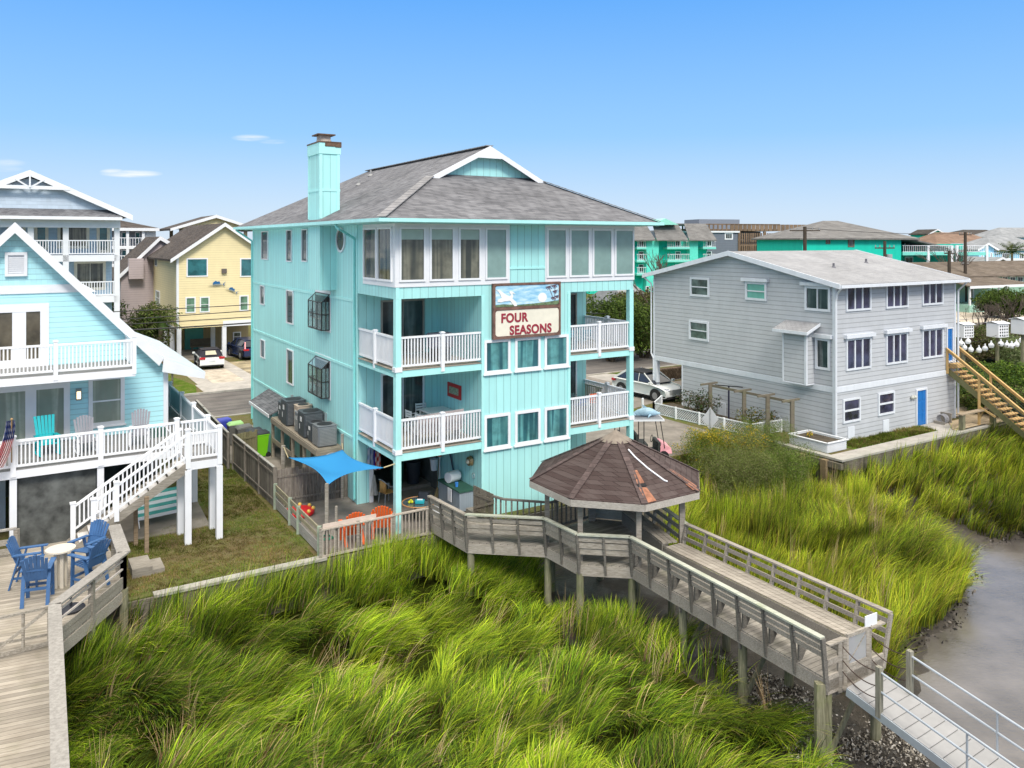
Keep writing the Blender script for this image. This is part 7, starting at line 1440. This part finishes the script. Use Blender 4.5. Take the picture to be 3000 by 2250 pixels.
# --- pale blue gabled house with porches
PB = Frame(*GF.W(GF.x(343, 64.4), 64.4), GA); pb = fthing('porch_house', 'pale gray blue three storey house with stacked white porches and gable truss', 'house', PB)
PBC = siding_h('pale_blue_siding', (.36, .50, .62), .22, .85, shingle=.2); PGB = siding_h('pale_gable_shingle', (.55, .64, .74), .25, .88, shingle=.3); xp = PB.x(87, 0); xl = 2*xp; ze = PB.z(634, 0, 0); zp = PB.z(506, xp, 0)
MB().box(xl, -.1, 2.4, 13, 0, ze).build('wall', PBC, pb); k = (zp-ze)/(-xp+.9)
MB().slab([(xl-.4, -.2, ze+.3), (.4, -.2, ze+.3), (xp, -.2, zp-.35)], (0, 12, 0)).build('gable_wall', PGB, pb)
for s_ in (0, 1): X = lambda x: x if s_ == 0 else 2*xp-x; MB().slab([(X(.9), -.7, ze+.1), (X(xp), -.7, zp+.1), (X(xp), 13.5, zp+.1), (X(.9), 13.5, ze+.1)], (0, 0, -.15)).build('roof', DS, pb); MB().slab([(X(.95), -.76, ze+.1), (X(xp), -.76, zp+.14), (X(xp), -.76, zp-.28), (X(.95), -.76, ze-.3)], (0, .06, 0)).build('rake_board', WHITE, pb)
m = MB(); zc = zp-1.05; m.beam((xp-2.4, -.74, zc), (xp+2.4, -.74, zc), .1, .24, (0, 0, 1)).beam((xp, -.74, zc), (xp, -.74, zp-.1), .1, .28, (0, 1, 0)).beam((xp-.1, -.73, zc+.05), (xp-.85, -.73, zc+.55), .1, .14, (0, 1, 0)).beam((xp+.1, -.73, zc+.05), (xp+.85, -.73, zc+.55), .1, .14, (0, 1, 0)); m.build('gable_truss', WHITE, pb)
MB().slab([(xl, -.9, ze-.1), (.2, -.9, ze-.1), (.2, -.2, ze+.45), (xl, -.2, ze+.45)], (0, 0, -.12)).build('porch_roof', SHG, pb); MB().box(xl, .2, -.2, .0, ze-.85, ze-.1).box(xl, .25, -.95, -.88, ze-.3, ze-.08).build('porch_beam', WHITE, pb)
lev = [PB.z(747, -1, 0), PB.z(868, -1, 0)]
for zz in lev:
    MB().box(xl, .15, 0, 2.4, zz-.45, zz).build('porch_floor', WHITE, pb); pts = [0, PB.x(193, 0), PB.x(90, 0), PB.x(-10, 0), xl]
    for a, b in zip(pts, pts[1:]): bgrail(pb, (b+.15, .1), (a-.15, .1), zz+.08, 1.0, pitch=.17)
for x in (0, PB.x(193, 0), PB.x(90, 0), PB.x(-10, 0)): MB().box(x-.18, x+.18, 0, .3, 0, ze-.8).build('porch_column', WHITE, pb)
CRT = paint('cream_trim', (.62, .60, .50), .6)
for a in ((100, 142, 648, 732, 1), (168, 262, 646, 728, 1), (283, 322, 648, 740, 1), (20, 75, 650, 732, 1), (217, 310, 764, 850, 2), (20, 120, 764, 850, 2)): bw_(pb, PB, *a[:4], G_INT if a[1]-a[0] > 60 else G_BLUE, a[4], 1, pos=2.4, fw=.2, m_=CRT)
m = MB(); m.box(-.02, 0.02, 2.4, 13, ze-.6, ze-.3); MB().box(-9, -.4, 2.3, 2.39, 0, lev[1]-.6).build('lower_wall', PBC, pb)
# --- generic condos and cottages on the right
TEALC = (.01, .60, .45); TS = siding_v('teal_stucco', TEALC, .6, .92); GSH = roofing('condo_shingles', (.15, .145, .14), (.2, .195, .19), (.24, .23, .22), .3, .8)
def hip(o, x0, x1, y0, y1, z0, z1, mat, run=None, over=.8, name='roof'):
    r = run or (y1-y0)/2; x0 -= over; x1 += over; y0 -= over; y1 += over; ym = (y0+y1)/2; m = MB(); a, b = (x0+r, ym, z1), (x1-r, ym, z1)
    m.slab([(x0, y0, z0), (x1, y0, z0), b, a], (0, 0, -.25)); m.slab([(x1, y1, z0), (x0, y1, z0), a, b], (0, 0, -.25)); m.slab([(x0, y1, z0), (x0, y0, z0), a], (0, 0, -.25)); m.slab([(x1, y0, z0), (x1, y1, z0), b], (0, 0, -.25)); return m.build(name, mat, o)
def W0(u, Y): return ((u-CX)/F*Y, Y)
def zY(v, Y): return H-(v-CY)/F*Y
# big teal condo: long wall facing us, balconies at its right end
BT = Frame(*W0(2350, 130), R(6)); bt = fthing('teal_condo', 'long bright teal condominium with gray dutch gable roof behind the gray house', 'condo', BT); x1 = BT.x(2640, 0); ze = BT.z(698, x1/2, 0); zr = ze+3.1
MB().box(0, x1, 0, 18, 0, ze).build('wall', TS, bt); MB().box(x1+.001, x1+16, 7, 18, 0, ze-1.0).build('wall_wing', paint('deep_teal', (.0, .42, .32), .7), bt); hip(bt, 0, x1+2, 0, 18, ze, zr, GSH, 9); MB().slab([(x1+1, -.8, ze), (x1+16, 3, ze-2.6), (x1+16, 18, ze-2.6), (x1-6, 9, zr-1), ], (0, 0, -.25)).build('side_roof', GSH, bt)
for u0, u1, v0, v1 in ((2419, 2432, 698, 715), (2484, 2503, 698, 724)): bw_(bt, BT, u0, u1, v0, v1, G_DARK, 1, 1, fw=.2, m_=WOODD)
for v in (738, 790, 843, 880):
    zz = BT.z(v, x1+6, 0); MB().box(x1+.3, x1+9, 0, 6.9, zz-.55, zz).build('balcony_floor', paint('pale_teal', (.2, .68, .58), .6), bt); bgrail(bt, (x1+.3, .1), (x1+9, .1), zz, 1.1, pitch=.35); bgrail(bt, (x1+9, .1), (x1+9, 6.8), zz, 1.1, pitch=.35)
    MB().box(x1+10.5, x1+16, 1, 6.9, zz-.6, zz-.1).build('balcony_floor', paint('pale_teal', (.2, .68, .58), .6), bt); bgrail(bt, (x1+10.5, 1.1), (x1+16, 1.1), zz, 1.1, pitch=.35)
    bw_(bt, BT, 2650, 2675, v-38, v-2, G_DARK, 2, 1, pos=6.98, fw=.15)
for x, y in ((x1+4.8, .1), (x1+9, .1), (x1+10.6, 1.1), (x1+16, 1.1)): MB().box(x-.2, x+.2, y-.2, y+.2, 0, ze-1.2).build('post', WHITE, bt)
# teal condo left of the gray deck building
TL = Frame(*W0(1850, 150), R(12)); tl = fthing('teal_condo', 'teal condominium with mansard gray roof seen between the aqua and gray houses', 'condo', TL); x1 = TL.x(2085, 0); ze = TL.z(698, x1/2, 0); zr = TL.z(655, x1/2, 4)
MB().box(-8, x1, 2, 14, 0, ze).build('wall', TS, tl)
m = MB(); 
for a, b in ((-8.5, 4.6), (4.8, 11.2), (11.4, x1+.8)): m.slab([(a, -.6, ze-.3), (b, -.6, ze-.3), (b-.6, 3.0, zr), (a+.6, 3.0, zr)], (0, 0, -.2)); m.box(a+.6, b-.6, 3, 13, zr-.3, zr)
m.build('roof', GSH, tl); MB().slab([(4.3, .6, zr-.3), (7.1, .6, zr+.9), (9.8, .6, zr-.3)], (0, 6, 0)).build('gable', paint('pale_teal2', (.3, .7, .6), .6), tl)
for v in (724, 762, 800):
    zz = TL.z(v, 8, 0)
    for u0, u1 in ((1866, 1894), (1955, 2021), (2060, 2098)): a, b = TL.x(u0, 0), TL.x(u1, 0); MB().box(a, b, 0, 2, zz-.4, zz).build('balcony_floor', bpy.data.materials['pale_teal'], tl); bgrail(tl, (a, .1), (b, .1), zz, 1.15, pitch=.4); bw_(tl, TL, (u0+u1)/2-10, (u0+u1)/2+6, v-26, v-2, G_DARK, 1, 1, pos=1.98, fw=.15)
for u0, u1 in ((1894, 1930), (2021, 2045)): a, b = TL.x(u0, .5), TL.x(u1, .5); MB().box(a, b, .5, 2, 0, ze).build('wall_bay', paint('light_teal', (.12, .72, .58), .7), tl)
# gray building with wooden roof decks
GB = Frame(*W0(2062, 165), R(14)); gb = fthing('deck_building', 'gray flat roofed building with brown wooden roof decks in the distance', 'building', GB); x1 = GB.x(2165, 0); zt = GB.z(678, 4, 0); x2 = GB.x(2284, 0)
DG = siding_h('slate_clapboard', (.16, .18, .22), .5, .9); MB().box(-8, x1, 0, 14, 0, zt).build('wall', DG, gb); MB().box(x1+.001, x2-3, 2.5, 14, 0, zt).build('wall_wing', DG, gb); BRW = wood('brown_deck_wood', (.32, .22, .15), (.19, .13, .09), isl=.3)
MB().box(-8, x1, -.3, 0, zt-.25, zt+.1).build('cornice', WHITE, gb); m = MB()
for i in range(34): x = -8+i*1.0; m.box(x, x+.85 if x > x1-3 else x+.3, -.2, -.05, zt+.1, zt+1.5)
m.box(-8, x2, -.2, -.05, zt+1.35, zt+1.6).box(-8, x2, -.1, 0, zt+.2, zt+.5).box(-8, x2, 0, 13, zt+.1, zt+.25); m.build('roof_deck_rail', BRW, gb); MB().box(2, x2-6, 6, 13, zt+.26, zt+2.7).build('penthouse', paint('gray_blue_metal', (.20, .23, .28), .6), gb)
for v in (716, 742): zz = GB.z(v, x1+4, 0); MB().box(x1, x2, -.2, 2.4, zz-.3, zz).build('deck_floor', BRW, gb); m = MB(); [m.box(x1+i*.5, x1+i*.5+.3, -.25, -.2, zz, zz+2.4) for i in range(int((x2-x1)/.5))]; m.build('deck_rail', BRW, gb)
for x in (x1, x1+6, x2): MB().box(x-.25, x+.25, -.25, .2, 0, zt).build('post', BRW, gb)
bw_(gb, GB, 2123, 2147, 682, 702, G_DARK, 3, 1, fw=.25); bw_(gb, GB, 2160, 2182, 684, 704, G_DARK, 2, 1, pos=2.5, fw=.2)
# low brown roofed cottage with porch, right edge
BC = Frame(*W0(2838, 112), R(26)); bc = fthing('brown_cottage', 'low brown roofed cottage with green walls and a white stepped porch', 'cottage', BC); x9 = 32; BRR = roofing('brown_gray_roof', (.12, .095, .075), (.16, .13, .10), (.2, .165, .135), .3, .8); zE = BC.z(808, 8, 4); zR = BC.z(767, 8, 8)
MB().box(-14, x9, 4, 13, .6, zE).build('wall', siding_h('sage_siding', (.30, .48, .37), .3, .9), bc); MB().slab([(-15, 3, zE), (x9+1, 3, zE), (x9+1, 8.5, zR), (-15, 8.5, zR)], (0, 0, -.2)).slab([(-15, 14, zE), (x9+1, 14, zE), (x9+1, 8.5, zR), (-15, 8.5, zR)], (0, 0, -.2)).build('roof', BRR, bc)
zP = BC.z(834, 6, -.5); MB().slab([(-1.5, -1.2, zP), (13, -1.2, zP), (10, 3.9, zP+1.1), (-1.5, 3.9, zP+1.1)], (0, 0, -.15)).build('porch_roof', BRR, bc); MB().box(-1.5, 13, -1.25, -1.2, zP-.35, zP).build('porch_fascia', WHITE, bc); MB().box(-1, 10, -.8, 4, 0, 1.0).build('porch_base', paint('mint_base', (.33, .55, .46), .7), bc); bgrail(bc, (.5, -.7), (5.5, -.7), 1.0, 1.1, WOODD, .4)
for x in (-.8, 5.6, 7.4): MB().box(x-.12, x+.12, -.8, -.6, 1, zP-.2).build('porch_post', WHITE, bc)
m = MB(); 
for i in range(5): m.box(5.6, 7.6, -.8-i*.4-.4, -.8-i*.4, 0, .9-i*.19)
m.build('steps', WHITE, bc); bw_(bc, BC, 2838, 2853, 845, 873, WHITE, 1, 1, pos=3.98); 
for u in (2872, 2905, 2935, 2958, 2980): bw_(bc, BC, u, u+17, 810, 826, G_DARK, 2, 1, pos=3.98, fw=.12)
bw_(bc, BC, 2837, 2850, 845, 880, G_DARK, 1, 1, pos=3.96)
# further roofs, each its own house
def cottage(label, u0, u1, Y, vE, vR, wall, roofm, vG=None, ang=.3, depth=11, gable=False, name='cottage'):
    fr = Frame(*W0(u0, Y), ang); o = fthing(name, label, 'cottage', fr); x1 = fr.x(u1, 0); zE = fr.z(vE, x1/2, 0); zR = max(fr.z(vR, x1/2, depth/2), zE+.8)
    if gable:
        MB().slab([(0, 0, 0), (x1, 0, 0), (x1, 0, zE), (x1/2, 0, zR-.2), (0, 0, zE)], (0, depth, 0)).build('wall', wall, o)
        for s_ in (0, 1): X = lambda x: x if s_ == 0 else x1-x; MB().slab([(X(-.7), -.6, zE-.2), (X(x1/2), -.6, zR), (X(x1/2), depth, zR), (X(-.7), depth, zE-.2)], (0, 0, -.2)).build('roof', roofm, o); MB().slab([(X(-.7), -.65, zE-.2), (X(x1/2), -.65, zR+.05), (X(x1/2), -.65, zR-.35), (X(-.7), -.65, zE-.55)], (0, .05, 0)).build('rake_board', WHITE, o)
    else: MB().box(0, x1, 0, depth, 0, zE).build('wall', wall, o); hip(o, 0, x1, 0, depth, zE, zR, roofm, min(depth/2, x1/3))
    if vG:
        for k in range(3): a = x1*(.15+.3*k); window(o, 'f', 0, a, a+x1*.12, zE-2.2, zE-.8, G_DARK, WHITE, .12)
    return o, fr, x1, zE
BLW = siding_h('cottage_blue', (.30, .60, .80), .35, .92); LGR = roofing('light_gray_roof', (.24, .25, .26), (.29, .30, .31), (.33, .34, .35), .4, 1); TAN = roofing('tan_brown_roof', (.20, .13, .095), (.25, .17, .125), (.28, .2, .15), .4, 1); DKR = roofing('charcoal_roof', (.05, .045, .04), (.08, .07, .06), (.1, .09, .08), .4, 1)
for a in (('bright blue cottage with white gable and raised deck', 2868, 2912, 160, 728, 712, BLW, LGR, 1, .15, 10, True), ('light blue cottage with gray hip roof behind the palm', 2908, 3080, 166, 731, 692, BLW, LGR, 1), ('house with wide tan brown hip roof behind the utility pole', 2745, 2925, 205, 716, 681, paint('cream_wall', (.5, .47, .4), .8), TAN), ('house with charcoal brown roof on the skyline', 2830, 2968, 240, 690, 673, MC['cream_wall'], DKR), ('big gray roofed house at the right edge of the skyline', 2938, 3150, 230, 694, 667, BLW, LGR), ('small teal gabled house on the distant skyline', 2722, 2765, 230, 684, 672, TS, DKR, None, .1, 9, True), ('white roofed cottage in front of the blue cottages', 2900, 2960, 140, 770, 752, MC['cream_wall'], LGR, None, .2, 9, True), ('dark roofed house left of the grey deck building skyline', 2268, 2345, 250, 712, 702, paint('white_wall', (.6, .6, .6), .8), DKR, 1), ('mint house behind the long brown roof cottage', 3000, 3120, 125, 800, 770, siding_h('mint', (.35, .55, .45), .4, .9), LGR), ('gray roofed white cottage behind the balcony corner post', 1850, 1925, 98, 905, 826, paint('white_clap', (.66, .67, .68), .7), LGR, None, .35, 12), ('brown building with white deck behind the teal condo', 2285, 2360, 215, 722, 706, paint('tan_wall', (.35, .27, .2), .8), DKR, 1), ('weathered gray house on the skyline behind the aqua house eave', 1800, 1880, 190, 715, 696, paint('white_wall', (.6, .6, .6), .8), LGR, 1)):
    o, fr, x1, zE = cottage(*a)
    if 'bright blue' in a[0]: zz = fr.z(758, 3, -2); MB().box(-1, x1+8, -3, 0, zz-.4, zz).build('deck_floor', WHITE, o); bgrail(o, (-1, -2.9), (x1+8, -2.9), zz, 1.2, pitch=.45); [MB().box(x-.15, x+.15, -2.9, -2.7, 0, zz).build('deck_post', WHITE, o) for x in (-1, 4, 9, 14)]
    if 'balcony corner' in a[0]: window(o, 'f', 0, x1*.55, x1*.68, 3.2, 4.4, G_DARK); MB().box(x1*.72, x1*.95, -.05, 0, 0, 3).build('orange_door_panel', paint('salmon', (.6, .28, .18), .7), o)
# sand lot and far grass to the right
gsheet('sand_lot', 0, 0, 0, 0, .012, SAND, [GF.L(*G(u, v)) for u, v in ((2790, 948), (3100, 935), (3100, 899), (2790, 897))]); gsheet('far_lawn', 0, 0, 0, 0, .014, LAWN, [GF.L(*G(u, v)) for u, v in ((2880, 897), (3150, 905), (3150, 878), (2880, 876))])
# ================================================================ poles, wires, birdhouses
POLE = wood('utility_pole_wood', (.09, .07, .055), (.05, .04, .03), streak=(9, 9, .6), isl=0)
def upole(label, u, Y, v0, v1, r=.16, arms=(), xf=False, lean=0):
    x, y = W0(u, Y); zt = zY(v0, Y); o = thing('utility_pole', label, 'utility pole', (x, y, 0)); MB().cyl((0, 0, 0), (lean, 0, zt), r*1.25, r, 10).build('pole', POLE, o)
    for dz, L_ in arms: 
        MB().beam((-L_, 0, zt-dz), (L_, 0, zt-dz), .12, .14).build('cross_arm', POLE, o); m = MB(); [m.cyl((a*L_, 0, zt-dz), (a*L_, 0, zt-dz+.35), .06, n=6) for a in (-.95, -.5, .5, .95)]; m.build('insulator', paint('insulator', (.3, .3, .3), .4), o)
    if xf: MB().cyl((r+.35, 0, zt-2.6), (r+.35, 0, zt-1.5), .32, n=12).build('transformer', paint('transformer', (.35, .37, .38), .5), o)
    return o
upole('thick utility pole with cross arm standing before the long teal condo', 2358, 100, 664, 0, .22, ((.5, 1.9),)); upole('utility pole with round gray transformer behind the gray roof', 2592, 90, 706, 0, .16, ((.8, 1.1),), True); upole('leaning dark utility pole at the end of the teal condo balconies', 2781, 95, 735, 0, .18, ((.3, .6),)); upole('tall utility pole with small top arm before the blue cottages', 2828, 118, 680, 0, .2, ((.4, .9), (4.8, .5)))
WIR = paint('wire', (.02, .02, .02), .6)
for k, (va, vb, sg_) in enumerate(((904, 886, .15), (925, 901, .2), (942, 922, .15), (955, 933, .3))):
    a, b = GF.W(GF.x(430, 56), 56), GF.W(GF.x(738, 56), 56); za, zb_ = zY(va, a[1]), zY(vb, b[1]); A_ = Vector((*a, za)); B_ = Vector((*b, zb_)); d = (B_-A_).normalized(); A_ = A_-d*6.0; B_ = B_+d*14
    o = thing('power_line', ['thin topmost', 'second', 'third', 'thick lowest'][k]+' overhead wire crossing in front of the yellow house', 'wire', tuple(A_), 0, 'overhead wires'); m = MB(); m.tube([tuple(A_.lerp(B_, t/10)-A_-Vector((0, 0, sg_*4*t/10*(1-t/10)))) for t in range(11)], .05 if k == 3 else .03, 5); m.build('cable', WIR, o)
for k, (ua, va, Ya, ub, vb, Yb) in enumerate(((1700, 935, 60, 1925, 914, 75), (1700, 915, 60, 1925, 900, 75), (2358, 668, 100, 2828, 684, 118), (1862, 835, 72, 2120, 1010, 60))):
    if k == 3: continue
    A_ = Vector((*W0(ua, Ya), zY(va, Ya))); B_ = Vector((*W0(ub, Yb), zY(vb, Yb))); o = thing('power_line', ['overhead wire seen through the right balcony opening', 'upper overhead wire seen through the right balcony opening', 'long overhead wire between the two tall utility poles'][k], 'wire', tuple(A_)); m = MB(); m.tube([tuple(A_.lerp(B_, t/8)-A_-Vector((0, 0, .3*4*t/8*(1-t/8)))) for t in range(9)], .035, 5); m.build('cable', WIR, o)
def martin(label, u, v, Y, s, pole=True):
    x, y = W0(u, Y); z = zY(v, Y); o = thing('birdhouse', label, 'birdhouse', (x, y, z), .35); bevel(MB().box(-s/2, s/2, -s/2, s/2, -s/2, s/2).build('box', WHITE2, o), .03); MB().slab([(-s*.58, -s*.58, s*.5), (s*.58, -s*.58, s*.5), (s*.58, 0, s*.62), (-s*.58, 0, s*.62)], (0, 0, .04)).slab([(-s*.58, s*.58, s*.5), (s*.58, s*.58, s*.5), (s*.58, 0, s*.62), (-s*.58, 0, s*.62)], (0, 0, .04)).build('roof', WHITE2, o)
    m = MB()
    for i in range(4):
        for j in range(4): m.box(s/2, s/2+.012, -s*.38+i*s*.22, -s*.38+i*s*.22+s*.1, -s*.4+j*s*.22, -s*.4+j*s*.22+s*.12); m.box(-s*.38+i*s*.22, -s*.38+i*s*.22+s*.1, -s/2-.012, -s/2, -s*.4+j*s*.22, -s*.4+j*s*.22+s*.12)
    m.build('entrance_hole', G_BLACK, o); m = MB()
    for j in range(4): m.box(s/2, s/2+.1, -s*.45, s*.45, -s*.44+j*s*.22, -s*.42+j*s*.22)
    m.build('perch', WHITE2, o)
    if pole: MB().cyl((0, 0, -z), (0, 0, -s/2), .14, .11, 10).build('pole', PILE, o)
martin('white multi hole birdhouse partly hidden by the gray house corner', 2822, 969, 58, .95); martin('white birdhouse on the thick wooden pole right of the pine stairs', 2922, 967, 58, 1.0); martin('white birdhouse at the right edge of the picture', 2996, 957, 55, 1.0)
gd_ = None
for i, (u, v) in enumerate(((2816, 1006), (2836, 1000), (2825, 1018), (2844, 1024), (2868, 1026), (2886, 1021), (2904, 1012), (2932, 1007), (2950, 1011), (2964, 1013), (2978, 1009), (2993, 997))):
    x, y = W0(u, 57.5); lb = 'white gourd birdhouse hanging on a line between the birdhouse poles'
    if gd_ is None: gd_ = thing('gourd_house', lb, 'birdhouse', (x, y, zY(v, 57.5)), 0, 'white gourds hung on the line'); MB().lathe([(0, -.2), (.13, -.17), (.2, -.03), (.17, .1), (.06, .2), (.045, .34), (0, .36)], n=12).build('gourd', WHITE2, gd_, True); MB().cyl((.05, -.17, -.04), (.06, -.21, -.04), .05, n=8).build('entrance_hole', G_BLACK, gd_)
    else: dup(gd_, (x, y, zY(v, 57.5)), i*.7)
o = thing('hanging_line', 'thin line carrying the white gourds', 'line', (0, 57.5, 0)); m = MB(); pts = [((u-CX)/F*57.5, 0, zY(v-12, 57.5)) for u, v in ((2810, 1000), (2844, 1012), (2868, 1014), (2904, 1000), (2925, 992), (2950, 1000), (2978, 998), (3000, 985))]; m.tube(pts, .012, 4); m.build('line', WIR, o)
o = thing('mailbox', 'white mailbox on a short post on the grass by the street', 'mailbox', (*G(505, 1135), 0)); MB().box(-.05, .05, -.05, .05, 0, 1.0).build('post', WOODD, o); bevel(MB().box(-.28, .28, -.3, .3, 1.0, 1.55).build('box', WHITE2, o), .1)
# ================================================================ trees and bushes
GRN = [(.05, .09, .015), (.08, .13, .02), (.03, .05, .012), (.11, .16, .03)]; DGR = [(.02, .05, .012), (.035, .07, .015), (.05, .09, .02), (.015, .03, .01)]; OLV = [(.12, .15, .03), (.16, .18, .05), (.08, .09, .03), (.09, .12, .02), (.13, .10, .06)]; BRI = [(.13, .22, .02), (.09, .17, .02), (.17, .25, .03), (.05, .10, .02)]; GLD = [(.55, .38, .02), (.45, .33, .03), (.35, .28, .03)]; BRN_ = [(.13, .10, .07), (.09, .07, .045), (.16, .13, .09), (.06, .06, .03)]
OLV2 = [(.17, .22, .05), (.22, .25, .08), (.12, .15, .04), (.15, .19, .04), (.20, .17, .09)]
for i, (x, y, w_, hh, pal, lb) in enumerate(((8.6, 34.2, 2.0, .6, OLV2, 'low olive marsh shrub just right of the golf cart'), (9.1, 37.0, 2.6, 1.8, BRI+GLD[1:2], 'goldenrod shrub with yellow tips left of the road sign'), (10.4, 37.0, 3.2, 2.0, OLV2, 'goldenrod shrub around the foot of the road sign'), (12.0, 37.8, 2.8, 1.8, BRI+OLV2, 'goldenrod shrub in front of the lattice fence corner'), (9.6, 34.6, 3.4, 1.5, OLV2, 'wide soft olive shrub in front of the road sign'), (11.9, 35.2, 2.8, 1.5, BRI+OLV2, 'bright green shrub beside the tan bulkhead piles'))):
    bush('marsh_shrub', lb, 'shrub', (x, y, -1.3), w_*1.25, hh*1.45, pal, 18, 3300, .035, 4.5, trunk=False, flowers=GLD if i in (1, 2) else None, seed=i)
bush('rose_bush', 'leggy flower bushes behind the lattice fence at the left of the pergola', 'bush', (*GF.W(33, 32.4), 0), 2.6, 1.6, DGR+BRN_, 9, 500, .06, seed=3); bush('rose_bush', 'yellowish flowering bush between the pergola posts', 'bush', (*GF.W(33.2, 28.8), 0), 1.9, 1.2, OLV+[(.4, .25, .03)], 8, 500, .06, seed=4); bush('rose_bush', 'small flower bush at the right end of the lattice bed', 'bush', (*GF.W(33.9, 28.2), 0), 1.0, 1.0, OLV+[(.4, .25, .03)], 6, 500, .06, seed=9)
o = thing('marigold', 'small orange marigold in the raised planter', 'flower', (*Y_.W(-1.3, .5), .42)); V, Fq, c = leaves(crown_pts([(0, 0, .14, .18, .12)], 2500), .03, [(.8, .45, .02), (.1, .2, .02)], 1.3); npmesh('blossom', V, Fq, c, LEAF, o)
def wt(u, v, Y): x, y = W0(u, Y); return (x, y, 0)
bush('street_tree', 'dense green tree seen through the upper right balcony', 'tree', wt(1790, 0, 66), 8.5, 5.8, GRN, 14, 420, .12, seed=21); bush('street_tree', 'leafy green tree behind the corner post of the right balcony', 'tree', wt(1885, 0, 68), 5.5, 4.6, GRN+OLV, 12, 420, .12, seed=22); bush('street_tree', 'light green shrub at the roadside below the leafy trees', 'tree', wt(1868, 0, 70), 5, 2.6, OLV, 9, 420, .1, seed=27)
bush('palm_thicket', 'dense thicket of palm and shrubs left of the yellow house', 'tree', (*GF.W(9.0, 71), 0), 5.0, 4.6, GRN+OLV, 14, 420, .14, 3.5, seed=23); bush('street_shrub', 'taller shrub in front of the mauve house', 'tree', (*GF.W(6.2, 74), 0), 5.0, 6.0, GRN, 12, 420, .14, 3.5, seed=24)
palm('palm_tree', 'fan palm left of the yellow stilt house', (*GF.W(10.2, 69.4), 0), 3.4, 18, 2.0, ((.05, .10, .02), (.10, .13, .03)), .18, 'tree', droop=1.3); palm('palm_tree', 'distant palm tree in front of the light blue cottage', wt(2965, 0, 135), zY(742, 135), 18, 2.8, ((.05, .09, .02), (.09, .1, .03)), .2, 'tree')
bush('round_hedge', 'big round dark green bush beside the brown roofed cottage', 'bush', wt(2950, 0, 103), 8.0, 3.6, GRN, 16, 330, .14, seed=25); bush('round_hedge', 'smaller green bush left of the big round bush', 'bush', wt(2908, 0, 105), 4.0, 3.0, DGR+GRN, 12, 330, .14, seed=26)
for i, (u, Y, w_, hh, pal, lb) in enumerate(((2850, 66, 8, 2.7, BRN_+OLV, 'dark tangled thicket behind the white gourds'), (2945, 66, 8, 3.0, BRN_+OLV+GRN, 'dark thicket right of the birdhouse pole'), (2962, 60, 3.6, 3.2, [(.22, .27, .12), (.16, .22, .08), (.28, .3, .16)], 'pale green flowering bush right of the birdhouse pole'), (2830, 52, 5, 1.7, BRI, 'bright green shrub just behind the pine stairs'), (2900, 51.5, 5.5, 2.0, BRI+GRN, 'bright green shrubs under the birdhouse pole'), (2990, 50, 6, 2.4, BRI+GRN, 'bright green shrub at the right edge behind the stairs'), (2880, 47, 4.5, 1.2, GRN, 'low dark green shrub under the pine stairs'), (2960, 46, 5.5, 1.5, GRN+OLV, 'low green shrub right of the pine stairs'))):
    bush('shrub', lb, 'shrub', wt(u, 0, Y), w_, hh, pal, 15, 700, .085, 2.4, trunk=i < 2, seed=40+i)
def bare(label, u, Y, zb, hh, seed, spread=.5, depth=5, leaf=None):
    x, y = W0(u, Y); o = thing('bare_tree', label, 'tree', (x, y, zb)); rr = random.Random(seed); m = MB(); ends = []
    def grow(p, d, L_, r, k):
        q = p+d*L_; m.cyl(p, q, r, r*.7, 5, False)
        if k == 0: ends.append(q); return
        for _ in range(rr.choice((2, 2, 3))): d2 = (d+Vector((rr.uniform(-1, 1), rr.uniform(-1, 1), rr.uniform(-.4, .7)))*spread).normalized(); grow(q, d2, L_*rr.uniform(.6, .85), r*.66, k-1)
    for s_ in range(3): grow(Vector((rr.uniform(-.3, .3), 0, 0)), Vector((rr.uniform(-.35, .35), 0, 1)).normalized(), hh*.28, hh*.016, depth)
    m.build('trunk', paint('bare_bark', (.10, .075, .06), .9, .3, 5), o)
bare('bare gray tree in front of the teal condo beside the aqua house', 1925, 84, 0, 9.2, 2, .45); bare('bare twiggy tree between the teal condo and the gray house roof', 2000, 92, 0, 7.2, 5, .6); bare('leafless tree above the white gourds', 2870, 69, 0, 5.4, 8, .6); bare('leafless tree at the right edge above the thicket', 2975, 72, 0, 5.8, 9, .6); bare('bare branched tree in front of the tan brown roof', 2800, 125, 0, 10.0, 12, .5)
for i, (u, Y, w_, hh, lb) in enumerate(((1900, 88, 8, 4.4, 'brown green brush under the bare gray tree'), (2010, 96, 12, 5.6, 'dull brush behind the gray house ridge'), (2080, 100, 8, 6.4, 'dark brush clump against the teal condo'))): bush('shrub', lb, 'shrub', wt(u, 0, Y), w_, hh, BRN_+OLV, 12, 300, .16, seed=60+i)
o = thing('wood_pile', 'low stacked log border by the carport of the gray house', 'wood pile', (*GF.W(40.8, 42.6), 0), GA); m = MB()
for j in range(4):
    for i in range(14): m.cyl((-1.6+i*.25+(j % 2)*.12, -.3, .13+j*.2), (-1.6+i*.25+(j % 2)*.12, .3, .13+j*.2), .12, n=8)
m.build('log', wood('logs', (.28, .2, .13), (.14, .1, .07), isl=.5), o)
t = NT('ocean'); cc = t.coord(); t.color((.05, .12, .15)); t.rough(.25); t.bump(t.noise(cc, .4, 5), .4, .3)
m = MB(); m.box(-600, 700, 260, 899, .03, .06); tag(m.build('ocean_water', t.m, rz=GA), kind='structure')
